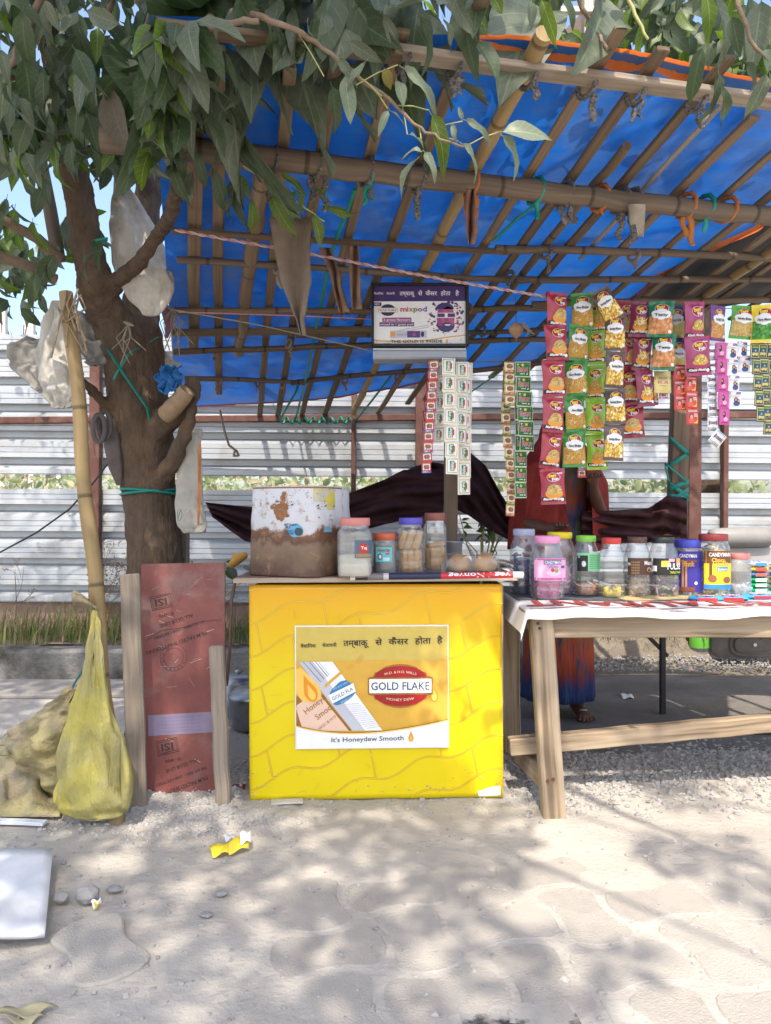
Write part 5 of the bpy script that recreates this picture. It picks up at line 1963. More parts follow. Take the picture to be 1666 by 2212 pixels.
for k, (x0, x1) in enumerate(((.478, .83), (.834, 1.16), (1.164, 1.42), (1.424, 2.6))):
    obj('plank', MB().beam((x0, 2.60, TZ - .011), (x1, 2.60, TZ - .011 + .002 * (k % 2)), .12, .019, GREYWOOD, bev=.002, seg=4, wob=.001), table)
for k in range(5):
    obj('plank', MB().beam((.48, 2.735 + .138 * k, TZ - .011), (2.6, 2.735 + .138 * k, TZ - .011), .132, .019, GREYWOOD, bev=.002), table)
nm = MB()
for px, py in ((1163, 1347), (1167, 1358), (1184, 1688), (1196, 1684)):
    c = P(px, py, 2.545)
    nm.lathe([(0, 0), (.005, .0)], c, IRON, 8)
for px, py in ((1163, 1347), (1167, 1358), (1184, 1688), (1196, 1684)):
    c = P(px, py, 2.57 - .0335)
    mbn = MB()
    mbn.add([c + Vector((cos(a) * .005, -.001, sin(a) * .005)) for a in [i * pi / 4 for i in range(8)]] + [c + Vector((cos(a) * .006, .004, sin(a) * .006)) for a in [i * pi / 4 for i in range(8)]], [tuple(range(7, -1, -1))] + [(i, (i + 1) % 8, 8 + (i + 1) % 8, 8 + i) for i in range(8)], IRON)
    obj('nail', mbn, table)
# banner over the table top
FLEX = flat('banner_white', (.7, .69, .68), .4)
FRED = flat('banner_red', (.4, .065, .05), .5)
ban = thing('printed_banner', 'old white shop banner laid upside down as the table cover', 'banner', (1.2, 2.95, TZ))


def bsurf(a, b, off=0):
    """a = x, b = depth; falls over the front and the left edge, rippled"""
    z = TZ + .003 + .0025 * (sin(a * 11 + b * 5) + 1) + .002 * sin(a * 31) * (1 if b < 2.6 else .2)
    x, y = a, b
    if y < 2.545 - .004:
        k = 2.541 - y
        z -= k * .9
        y = 2.541 - .012 - .01 * sin(a * 17)
        z -= .008 * (sin(a * 13) * .5 + .5)
    if x < .482:
        k = .482 - x
        z -= k * .95
        x = .482 - k * .25
    return Vector((x, y, z + off))


mb = MB()
ul = [.40, .42, .44, .46, .478, .49, .51] + [.53 + .03 * i for i in range(70)]
vl = [2.512, 2.525, 2.538, 2.545, 2.56] + [2.6 + .05 * i for i in range(16)]
vs = [bsurf(u, v) for v in vl for u in ul]
n = len(ul)
mb.add(vs, [(j * n + i, j * n + i + 1, (j + 1) * n + i + 1, (j + 1) * n + i) for j in range(len(vl) - 1) for i in range(n - 1)], FLEX, True, [(p[0], p[1]) for p in vs])
bs_ = lambda a, b, off=0: bsurf(a, b, off)
mb.rc(bs_, .49, 2.77, 2.5, 3.33, flat('banner_dark', (.09, .09, .1), .5), .0018, 40, 8)
mb.rc(bs_, .9, 2.77, 1.25, 3.1, flat('banner_yellow', (.5, .4, .2), .5), .003, 8, 6)
mb.rc(bs_, 1.3, 2.7, 2.4, 3.1, flat('banner_blue', (.3, .46, .58), .5), .003, 16, 6)
mb.rc(bs_, .5, 2.555, 2.3, 2.566, FRED, .002, 40, 1)
mb.text('RESTAURANT', bs_, .99, 2.672, .98, FRED, .135, .0035, rot=pi, bold=.03)
obj('sheet', mb, ban)
# folding black table behind
ft = thing('metal_table', 'black folding metal table standing behind the wooden one', 'table', (1.55, 4.0, 0))
FB = flat('black_paint', (.018, .018, .019), .45)
for x, y in ((1.44, 3.85), (1.19, 4.3), (2.5, 3.85), (2.3, 4.3)):
    obj('leg', MB().beam((x, y, 0), (x, y, .68), .028, .028, FB, up=(0, 1, 0)), ft)
obj('top', MB().beam((1.15, 4.08, .69), (2.55, 4.08, .69), .55, .022, DARKWOOD), ft)
obj('brace', MB().beam((1.18, 3.9, .6), (1.47, 3.86, .3), .03, .02, FB), ft)
# ================================================================== goods
def sack(name, label, rows, d, th, m, cat='sack', wr=.012, extra=None, seed=0, n=40, dd=0.0):
    """lumpy bag from its width at each height: rows (py, px left, px right)"""
    mb = MB()
    nr = 34
    vs, us, fs = [], [], []
    for j in range(nr + 1):
        k = min(j / nr * (len(rows) - 1), len(rows) - 1.001)
        i = int(k)
        f = k - i
        f = f * f * (3 - 2 * f) * .5 + f * .5
        y, a, b = [rows[i][c] * (1 - f) + rows[i + 1][c] * f for c in range(3)]
        c = P((a + b) / 2, y, d + dd * j / nr)
        rx = (b - a) / 2 / F * d
        for s_ in range(n):
            an = 2 * pi * s_ / n
            w = (vn1(an * 1.6 + seed, j * .22, 1.3, seed) - .5) * wr * 2 + (vn1(cos(an) * 3 + seed, sin(an) * 3 + j * .6, 1.6, seed + 3) - .5) * wr
            w += (abs(vn1(an * 3.2 + j * .12, seed, 1.5, seed + 5) - .5) - .2) * wr
            w += -wr * .9 * (1 - abs(sin(an * 2.5 + seed + .35 * sin(j * .5 + seed)))) ** 3 - wr * .5 * (1 - abs(sin(j * .55 + 2 * sin(an + seed)))) ** 4
            k2 = min(1, rx / .03)
            vs.append(c + Vector((cos(an) * (rx + w * k2), -sin(an) * (rx * th + w * k2), w * .3)))
            us.append((abs(2 * s_ / n - 1), j / nr))
    for j in range(nr):
        for s_ in range(n):
            fs.append((j * n + s_, (j + 1) * n + s_, (j + 1) * n + (s_ + 1) % n, j * n + (s_ + 1) % n))
    fs += [tuple(range(n)), tuple(nr * n + i for i in range(n - 1, -1, -1))]
    mb.add(vs, fs, m, True, us)
    if extra:
        extra(mb)
    return single(name, mb, label, cat, sub=1)


WOV = mat('dirty_white_woven_plastic', (.4, .37, .325), (.54, .51, .45), 7, .8, .8, 7, bdist=.022, stretch=(1.8, 1.8, .7), dirt=(.2, .17, .135), dirt_s=4.5, dirt_lo=.46, dirt_hi=.7)
WOVG = mat('grey_dirty_woven_plastic', (.24, .225, .2), (.36, .34, .3), 7, .85, .8, 7, bdist=.022, stretch=(1.8, 1.8, .7), dirt=(.13, .11, .095), dirt_s=5, dirt_lo=.46, dirt_hi=.7)
YEL = mat('dusty_yellow_plastic', (.46, .39, .075), (.56, .49, .13), 5, .55, 1.0, 9, bdist=.03, stretch=(1.6, 1.6, .6), dirt=(.34, .31, .2), dirt_s=4, dirt_lo=.42, dirt_hi=.66, transl=.15)
YELB = mat('muddy_yellow_plastic', (.31, .26, .11), (.4, .34, .17), 6, .7, 1.0, 8, bdist=.035, dirt=(.2, .165, .12), dirt_s=5, dirt_lo=.42, dirt_hi=.62)
sack('sack', 'white plastic sack wedged in the fork of the tree behind a cut limb', [(372, 246, 262), (420, 240, 290), (490, 236, 335), (560, 246, 366), (610, 254, 378), (650, 282, 370), (683, 312, 342)], 3.06, .4, WOV, seed=1)
sack('sack', 'tall dirty white sack hanging behind the top of the bamboo pole', [(648, 112, 134), (690, 96, 150), (750, 74, 168), (810, 80, 178), (850, 95, 170), (882, 108, 150)], 2.98, .4, WOV, seed=4, wr=.018)
sack('sack', 'grey folded sack with dark mouth at the edge beyond the hanging white one', [(732, 60, 100), (748, 14, 110), (790, 22, 122), (835, 62, 128), (856, 96, 120)], 3.14, .35, WOVG, seed=8, wr=.02)
sack('sack', 'crumpled grey sack pressed between bamboo pole and tree trunk', [(676, 168, 200), (705, 164, 225), (740, 160, 240), (772, 175, 244), (790, 190, 235)], 3.2, .4, WOVG, seed=12, wr=.022)
sack('sack', 'small grey bag drooping below the others behind the bamboo pole', [(790, 140, 175), (830, 108, 176), (865, 104, 170), (880, 120, 160)], 3.1, .4, WOVG, seed=17, wr=.02)
sack('sack', 'small white sack tucked behind the trunk beside the blue rag', [(735, 324, 332), (760, 326, 358), (785, 330, 388), (806, 336, 372), (815, 345, 362)], 3.42, .4, WOV, seed=21)
RICE = mat('rice_sack_weave', (.4, .37, .31), (.5, .47, .41), 9, .85, .6, 120, dirt=(.28, .24, .2), dirt_s=5)


def ricex(mb):
    s_ = plane(P(380, 1150, 3.06), Vector((1, 0, 0)), Vector((0, 0, 1)))
    mb.line(s_, [(.095, .02), (.1, .15), (.103, .28), (.1, .38)], .012, RAGO, .012)
    mb.line(s_, [(.01, .05), (.03, .05), (.03, .1), (.01, .1), (.01, .05)], .002, BLACK, .014)
    mb.line(s_, [(.013, .055), (.02, .085), (.027, .095)], .004, flat('print_green', (.05, .2, .12)), .014)


sack('sack', 'long woven rice sack with orange stripe hanging right of the trunk', [(926, 388, 436), (945, 383, 438), (1000, 381, 436), (1080, 378, 440), (1130, 384, 449), (1152, 394, 442)], 3.16, .35, RICE, seed=25, wr=.008, extra=ricex)
ys = thing('yellow_sack', 'dusty yellow plastic sack tied to the foot of the leaning bamboo pole', 'sack', G(205, 1772))
o = sack('body', None, [(1318, 202, 211), (1345, 198, 213), (1420, 186, 224), (1510, 164, 240), (1600, 142, 262), (1680, 126, 280), (1735, 122, 284), (1758, 140, 268), (1768, 165, 240)], 2.48, .42, YEL, None, seed=31, wr=.02)
del_loc = o.location.copy()
o.parent = ys
o.location = del_loc - ys.location
mb = MB()
mb.grid(lambda u, v: P(207 - 48 * v + 6 * sin(u * 6.28) * (1 - v) + 4 * v * cos(u * 6.28), 1316 - 30 * v ** .6 + 6 * v * v + 13 * sin(u * 6.28) * (.3 + v) + 2 * sin(u * 30), 2.5 + .03 * cos(u * 6.28) * (.3 + v)), 30, 8, YELB)
obj('tied_mouth', mb, ys, solid=.003)
mb = MB()
mb.grid(lambda u, v: P(258 + 26 * sin(v * 2.6) * u + 4, 1588 + 165 * v, 2.45 - .05 * sin(u * 3.1) * sin(v * 3.1)), 8, 14, YEL)
obj('loose_flap', mb, ys, solid=.003)
sack('sheeting', 'muddy yellow plastic sheeting slumped behind the tied sack', [(1488, 150, 178), (1535, 85, 190), (1590, 32, 190), (1640, 30, 190), (1700, 75, 180), (1745, 90, 170)], 2.68, .5, YELB, 'plastic sheet', seed=36, wr=.045)
mb = MB()


def heapf(u, v):
    x, y = -40 + 170 * u, 1600 + 165 * v
    p = G(x, max(1640, y + 10))
    return Vector((p.x, p.y + .1 * (1 - v), .015 + .11 * sin(pi * min(1, u * 1.1)) * sin(pi * v) ** .7 * (.4 + .9 * vn1(u * 5, v * 4, 1.3, 6)) + .05 * vn1(u * 14, v * 9, 1, 8) * sin(pi * v)))


mb.grid(heapf, 40, 30, YELB)
single('sheeting', mb, 'crumpled brown yellow sheeting spread flat on the ground at the edge', 'plastic sheet', solid=.003)
mb = MB()
for k in range(26):
    c = heapf(R.uniform(.3, .7), R.uniform(.35, .7)) + Vector((0, 0, .012))
    mb.tube([c, c + Vector((R.gauss(0, .03), R.gauss(0, .02), R.gauss(0, .006)))], .002, GRD, 4)
o = single('straw', mb, 'loose straw', 'straw')
del o['label'], o['category']
o['kind'] = 'stuff'

# bits hung on the tree
mb = MB()
BC_ = mat('blue_cloth', (.01, .09, .26), (.02, .14, .36), 14, .8, .4, 50)
q = random.Random(3)
for k in range(3):
    c = P(362 + 7 * k, 820 + 9 * (k % 2), 3.0 - .01 * k)
    mb.grid(lambda u, v: c + Vector((.034 * (u - .5) * 2 + .012 * sin(v * 9 + k * 2), -.03 * vn1(u * 4 + k * 5, v * 4, 1.4, 5) * 1.6, .038 * (v - .5) * 2 + .014 * sin(u * 8 + k * 3))), 14, 14, BC_)
single('blue_rag', mb, 'knotted bright blue rag stuck on the cut stub of the tree', 'rag', solid=.003)
mb = MB()
for k, (dx, dy) in enumerate(((0, 0), (12, -6))):
    pts = [P(214 + dx + 13 * sin(t) * (1 if k else 1), 925 + dy - 30 * cos(t), 3.12 + .02 * k) for t in [i * 2 * pi / 16 for i in range(17)]]
    mb.tube(pts, .0055, mat('grey_rubber', (.07, .06, .06), (.11, .1, .1), 20, .8), 6, flat=2.0)
single('hanging_strap', mb, 'grey rubber strap looped over the low left branch', 'strap')
mb = MB().tube([P(238, 905, 3.2), P(242, 960, 3.18), P(250, 1010, 3.18), P(258, 1048, 3.2)], [.03, .036, .03, .012], mat('dark_cloth', (.09, .07, .065), (.14, .115, .105), 14, .95), 8, flat=.4)
single('dark_rag', mb, 'dark brown rag hanging down the shaded side of the trunk', 'rag')
MAUV = mat('mauve_rag', (.2, .09, .14), (.3, .15, .2), 20, .95)
mb = MB().tube([P(352, 650, 3.3), P(362, 680, 3.28), P(366, 705, 3.28), P(360, 730, 3.3)], [.02, .03, .022, .008], MAUV, 8, flat=.5)
single('mauve_rag', mb, 'mauve rag hanging on the trunk where the poles are tied', 'rag')
for cx, cy, dz, l0, l1, n_, lb in ((372, 668, 3.2, .1, .22, 9, 'frayed pale rope ends hanging right of the trunk below the sack'), (278, 700, 3.08, .06, .18, 7, 'frayed pale rope ends on the front of the trunk fork')):
    mb = MB()
    kn = P(cx, cy, dz)
    mb.tube([kn + Vector((-.02, 0, .01)), kn, kn + Vector((.022, 0, -.008))], [.004, .009, .004], ROPE, 7)
    for k in range(n_):
        mb.tube([kn, kn + Vector((q.gauss(0, .03), -.01, -.06)), kn + Vector((q.gauss(0, .03), -.01, -q.uniform(l0, l1)))], .0024, ROPE, 5)
    single('rope_tail', mb, lb, 'rope')
for k, pts in enumerate(([(232, 752, 3.14), (255, 790, 3.09), (290, 840, 3.085), (318, 880, 3.1), (324, 906, 3.115)], [(342, 728, 3.3), (318, 742, 3.24), (280, 762, 3.1), (252, 806, 3.1), (246, 820, 3.11)])):
    mb = MB().tube([P(*p) for p in pts], .008, STRAP, 6, flat=.3)
    single('green_strap', mb, ('green strap running down across the trunk below the fork', 'shorter green strap crossing over the longer one on the trunk')[k], 'strap')
mb = MB()
c = P(325, 1066, 3.3)
for ph, tz in ((0, .012), (.6, -.012)):
    mb.tube([c + Vector((cos(i * .3 + ph) * .122, sin(i * .3 + ph) * .122, tz * cos(i * .3) + .006)) for i in range(23)], .011, STRAP, 6, flat=.6)
single('green_strap', mb, 'green strap belted twice round the lower tree trunk', 'strap')
mb = MB().tube([P(205, 521, 2.9), P(215, 519, 2.86), P(232, 517, 2.88)], .012, STRAP, 6, flat=.4)
single('green_strap', mb, 'short green strap round the upper trunk among the leaves', 'strap')
mb = MB().tube([P(205, 1410, 3.6), P(165, 1470, 4.0), P(140, 1515, 4.2)], .007, STRAP, 6, flat=.3)
single('green_strap', mb, 'green strap stretched low behind the yellow sack to the ground', 'strap')

# ---- boards leaning by the counter
RB = mat('red_shuttering_film', (.175, .05, .043), (.235, .075, .06), 5, .55, .2, 60, dirt=(.28, .19, .16), dirt_s=4.5, dirt_lo=.5, dirt_hi=.75)
board = thing('shuttering_board', 'red film faced plywood sheet with upside down stamps leaning by the counter', 'board', G(388, 1740, 0))
bO = P(312, 1742, 2.70)
bU = (P(472, 1732, 2.71) - bO).normalized()
bV = (P(308, 1238, 2.82) - bO).normalized()
bs2 = plane(bO, bU, bV)
bw, bh = .3, .885
mb = MB()
bn = bU.cross(bV).normalized()
oc = [bs2(0, 0), bs2(bw - .008, 0), bs2(bw + .012, bh * .99), bs2(-.005, bh)]
mb.add(oc + [p - bn * .014 for p in oc], [(0, 1, 2, 3), (7, 6, 5, 4), (0, 4, 5, 1), (1, 5, 6, 2), (2, 6, 7, 3), (3, 7, 4, 0)], RB, False, [(0, 0), (.3, 0), (.3, .9), (0, .9)] * 2)
STAMP = flat('stamp_ink', (.05, .025, .025), .7)
SCR = mat('scraped_film', (.42, .33, .3), (.5, .42, .38), 30, .9)


def bq(px, py):
    return ((px - 312) / F * 2.74, (1738 - py) / 500 * bh)


for (px, py) in ((352, 1322), (362, 1622)):
    x, y = bq(px, py)
    for a, b in ((.038, .026), (.032, .020)):
        mb.line(bs2, [(x - a + .006, y - b - .004), (x + a + .004, y - b + .008), (x + a - .004, y + b + .006), (x - a - .004, y + b - .006), (x - a + .006, y - b - .004)], .003, STAMP, .001)
    mb.text('ISI', bs2, x, y, .045, STAMP, .026, .0012, rot=pi + .12, bold=.03)
    mb.text('IS : 4990', bs2, x + .02, y - .048, .055, STAMP, None, .0012, rot=pi + .12, bold=.02)
for s_, px, py, w in (('ALL GLUE LINE', 386, 1363, .13), ('AN ISO 9001 : 2008 CERTIFIED', 392, 1382, .2), ('FILM FACED SHUTTERING', 385, 1410, .235), ('ALL GLUE LINE', 392, 1662, .12), ('AN ISO 9001 : 2008 CERTIFIED', 392, 1683, .19), ('FILM FACED SHUTTERING', 385, 1706, .22)):
    mb.text(s_, bs2, *bq(px, py), w, STAMP, None, .0012, rot=pi + .28, bold=.015)
x, y = bq(378, 1440)
for r in (.05, .036):
    mb.line(bs2, [(x + r * cos(a), y + r * sin(a)) for a in [i * 2 * pi / 28 for i in range(29)]], .0016, STAMP, .001)
for k in range(11):
    a = 2.8 + k * .33
    mb.text('THE LEADER VENEER'[k], bs2, x + .043 * cos(a), y + .043 * sin(a), .006, STAMP, None, .0012, rot=a + pi / 2)
mb.rc(bs2, *bq(322, 1598), *bq(460, 1556), flat('lavender_tape', (.21, .165, .24), .5), .0012, 2, 1)
for k in range(5):
    mb.text('OPP TAPE ADHESIVE PACKING PRINT', bs2, *bq(392, 1563 + k * 7), .15, flat('tape_ink', (.12, .12, .25)), None, .002, rot=pi)
mb.line(bs2, [bq(318, 1402), bq(352, 1382), bq(400, 1378), bq(440, 1368), bq(484, 1366)], .002, STAMP, .0008)
for k in range(26):
    a, b = R.uniform(.0, bw - .03), R.uniform(.02, bh - .02)
    an = R.gauss(.1, .5)
    l = R.uniform(.01, .05)
    mb.line(bs2, [(a, b), (min(bw - .01, a + l * cos(an)), b + l * sin(an))], R.uniform(.0006, .002), SCR, .0006)
obj('panel', mb, board)
post('old knotty plank standing against the edge of the red board', P(299, 1776, 2.60), P(281, 1240, 2.70), .07, .025, GREYWOOD, 'plank')
post('short wooden stake driven in before the red board near the counter', P(483, 1745, 2.62), P(468, 1394, 2.66), .05, .04, GREYWOOD, 'stake')
mb = MB().tube([P(508, 1255, 2.75), P(500, 1300, 2.74), P(497, 1400, 2.76), P(490, 1480, 2.8)], .006, mat('brown_cable', (.08, .045, .03), (.12, .07, .05), 20, .6), 7)
single('cable', mb, 'stiff brown cable hanging from the board end beside the counter', 'cable')
mb = MB().tube([P(500, 1222, 2.95), P(515, 1205, 2.93), P(532, 1200, 2.95)], [.02, .034, .02], mat('mustard_cloth', (.42, .22, .04), (.5, .3, .08), 14, .9), 8, flat=.6)
single('mustard_cloth', mb, 'mustard cloth lying behind the rusty drum on the counter', 'cloth')

# ---- pots under the counter side
ALU = mat('dull_aluminium', (.3, .31, .33), (.4, .41, .43), 9, .38, .1, metal=.85, dirt=(.1, .09, .09), dirt_s=5)
pc = G(548, 1588)
pot = thing('cooking_pot', 'dented aluminium pot with lid on the ground behind the counter', 'pot', pc + Vector((0, .15, 0)))
c = pc + Vector((0, .15, .0))
obj('body', MB().lathe([(.0, .004), (.13, .004), (.142, .02), (.145, .13), (.148, .135), (.148, .15)], c, ALU, 28), pot)
obj('lid', MB().lathe([(.15, .15), (.152, .158), (.12, .18), (.06, .192), (0, .196)], c, ALU, 28), pot)
obj('handle', MB().lathe([(.012, .19), (.012, .205), (.02, .21), (.018, .225), (0, .228)], c, BLACK, 12), pot)
pc2 = P(515, 1500, 3.9)
pan = thing('cooking_pan', 'shallow steel pan turned bottom up behind the aluminium pot', 'pan', (pc2.x, pc2.y, 0))
obj('bowl', MB().lathe([(.12, .0), (.12, .16), (.1, .19), (.05, .2), (0, .202)], (pc2.x, pc2.y, 0), ALU, 24), pan)
obj('knob', MB().lathe([(.012, .2), (.018, .215), (0, .222)], (pc2.x, pc2.y, 0), ALU, 10), pan)
mb = MB().box(G(505, 1712) + Vector((-.04, 0, .004)), G(505, 1712) + Vector((.04, .03, .022)), flat('dark_red_box', (.12, .02, .03)), .003)
single('matchbox', mb, 'small dark red box on the ground between stake and counter', 'box')

# ---- rusty drum
DR = bpy.data.materials.new('rusted_tin')
DR.use_nodes = True
t_ = DR.node_tree
L_ = t_.links.new
b_ = t_.nodes['Principled BSDF']
tc = nd(t_, 'ShaderNodeTexCoord')
sp = nd(t_, 'ShaderNodeSeparateXYZ')
L_(tc.outputs['Object'], sp.inputs[0])
nz = nd(t_, 'ShaderNodeTexNoise', Scale=9.0, Detail=7.0, Roughness=.65)
L_(tc.outputs['Object'], nz.inputs['Vector'])
ad = nd(t_, 'ShaderNodeMath', operation='MULTIPLY_ADD')
ad.inputs[1].default_value = .19
L_(nz.outputs['Fac'], ad.inputs[0])
L_(sp.outputs['Z'], ad.inputs[2])
rp = nd(t_, 'ShaderNodeValToRGB')
e_ = rp.color_ramp.elements
e_[0].position, e_[0].color = .0, (.13, .07, .04, 1)
e_[1].position, e_[1].color = .36, (.62, .62, .64, 1)
for p_, c_ in ((.1, (.09, .045, .028, 1)), (.15, (.15, .09, .052, 1)), (.205, (.2, .13, .08, 1)), (.225, (.1, .045, .026, 1)), (.256, (.19, .08, .036, 1)), (.268, (.56, .55, .55, 1))):
    x_ = e_.new(p_)
    x_.color = c_
L_(ad.outputs[0], rp.inputs['Fac'])
n2 = nd(t_, 'ShaderNodeTexNoise', Scale=22.0, Detail=8.0, Roughness=.75)
L_(tc.outputs['Object'], n2.inputs['Vector'])
mr = nd(t_, 'ShaderNodeMapRange')
mr.inputs['From Min'].default_value, mr.inputs['From Max'].default_value = .54, .66
L_(n2.outputs['Fac'], mr.inputs['Value'])
mx = nd(t_, 'ShaderNodeMix', data_type='RGBA')
L_(mr.outputs['Result'], mx.inputs['Factor'])
L_(rp.outputs['Color'], mx.inputs['A'])
mx.inputs['B'].default_value = (.3, .16, .075, 1)
L_(mx.outputs['Result'], b_.inputs['Base Color'])
b_.inputs['Roughness'].default_value = .6
bp_ = nd(t_, 'ShaderNodeBump', Strength=.5)
bp_.inputs['Distance'].default_value = .006
L_(n2.outputs['Fac'], bp_.inputs['Height'])
L_(bp_.outputs['Normal'], b_.inputs['Normal'])


def on_top(px, py, z=None, dz=0.0):
    """point on the counter board / table whose front foot shows at px, py"""
    z = TOPZ if z is None else z
    return P(px, py, (CAMZ - z) * F / (py - 1106))


dc = on_top(640, 1246)
dr_ = .182
dc = dc + Vector((0, dr_ + .005, 0))
drum = thing('rusty_tin_drum', 'rusted tin drum with peeling white paint serving as a stove on the counter', 'drum', dc)
def rf(a, z):
    b_ = a + .42
    k = 1 / (abs(cos(b_)) ** 7 + abs(sin(b_)) ** 7) ** (1 / 7)
    return .94 * (1 + (k - 1) * .62) + .006 * cos(a * 16) + .012 * sin(a * 3 + z * 14) * (1.2 - z * 2)



dh = .325
mb = MB()
prof = [(dr_ * 1.02, .0), (dr_ * 1.03, .004)] + [(dr_ * (1.02 - .09 * (z / dh) + .006 * sin(z * 70)), z) for z in [dh * i / 22 for i in range(1, 23)]] + [(dr_ * .945, dh + .003), (dr_ * .91, dh), (dr_ * .9, dh * .5), (dr_ * .8, .03), (0, .03)]
mb.lathe(prof, dc, DR, 64, rf=rf)
shell_mb = mb
dsurf = cyl(dc, dr_, 0, None)


def ds(a, b, off=0):
    t = a / dr_
    r = dr_ * (1.02 - .09 * (b / dh) + .006 * sin(b * 70)) * rf(t - pi / 2, b) + off
    return dc + Vector((sin(t) * r, -cos(t) * r, b))


RUST = mat('orange_rust', (.24, .1, .04), (.36, .18, .09), 60, .95, .4, 200)
YPA = mat('peeling_yellow_paint', (.55, .45, .04), (.65, .55, .1), 30, .6, dirt=(.5, .48, .45), dirt_s=14, dirt_lo=.45, dirt_hi=.6)
mb = shell_mb
for k in range(70):
    a, b = -.07 + R.gauss(0, .018), .235 + R.gauss(0, .02)
    mb.el(ds, a, b, R.uniform(.004, .012), R.uniform(.004, .012), RUST, .0008 + k * .00002, 9, 1)
mb.rc(ds, .06, .318, .17, .27, YPA, .0008, 12, 4)
mb.rc(ds, .12, .27, .17, .24, YPA, .001, 6, 3)
mb.rc(ds, -.24, .3195, .24, .3245, RUST, .0012, 40, 1)
mb.el(ds, -.005, .166, .03, .024, flat('faded_blue', (.12, .35, .55)), .0014, 16, 1)
for s_, a, b, w in (('BEST QUALITY', -.022, .187, .055), ('MILK', -.035, .178, .022), ('WIDE VLC', -.03, .164, .036), ('NETWORK', -.028, .155, .036)):
    mb.text(s_, ds, a, b, w, flat('print_navy', (.04, .09, .16)), .0075, .003, bold=.03)
mb.el(ds, .008, .162, .016, .015, flat('print_dark', (.03, .06, .08)), .003, 12, 1)
mb.el(ds, .12, .16, .022, .022, flat('faded_blue2', (.15, .34, .5)), .003, 12, 1, 0, pi)
for a, b in ((-.1, .262), (-.02, .26), (.075, .257), (.11, .256), (.16, .255)):
    mb.pg(ds, [(a - .008, b - .004), (a + .006, b + .005), (a + .004, b - .003)], BLACK, .003)
for k in range(46):
    a, b = R.uniform(-.17, .19), R.uniform(.2, .318)
    mb.el(ds, a, b, R.uniform(.0008, .0035), R.uniform(.0008, .0035), RUST, .0022, 6, 1)
obj('shell', mb, drum)

# ---- jars
CLEAR = clear('clear_plastic', (.93, .95, .96), .2, .07)
CLEARY = clear('yellowed_plastic', (.86, .84, .78), .2, .16)
CLEARB = clear('crinkly_bag', (.97, .97, .96), .12, .025, .3)
FOODR = mat('golden_rusk', (.42, .2, .055), (.56, .33, .11), 22, .85, .6, 90, dirt=(.28, .12, .04), dirt_s=16, dirt_lo=.55, dirt_hi=.75)
SUGAR = mat('sugar', (.66, .62, .54), (.74, .71, .64), 40, .9, .4, 300)


def candy(mb, c, s, m, q):
    ax = Vector((q.gauss(0, 1), q.gauss(0, 1), q.gauss(0, .6))).normalized()
    up = ax.orthogonal().normalized()
    sd = ax.cross(up)
    vs = []
    for t, r in ((-1.5, .55), (-.85, .16), (-.6, .5), (.6, .5), (.85, .16), (1.5, .55)):
        for k in range(5):
            a = k * 2 * pi / 5
            vs.append(c + ax * t * s + (up * cos(a) + sd * sin(a) * .7) * r * s)
    fs = [(i * 5 + k, i * 5 + (k + 1) % 5, i * 5 + 5 + (k + 1) % 5, i * 5 + 5 + k) for i in range(5) for k in range(5)]
    mb.add(vs, fs, m, False)


JARS = {}


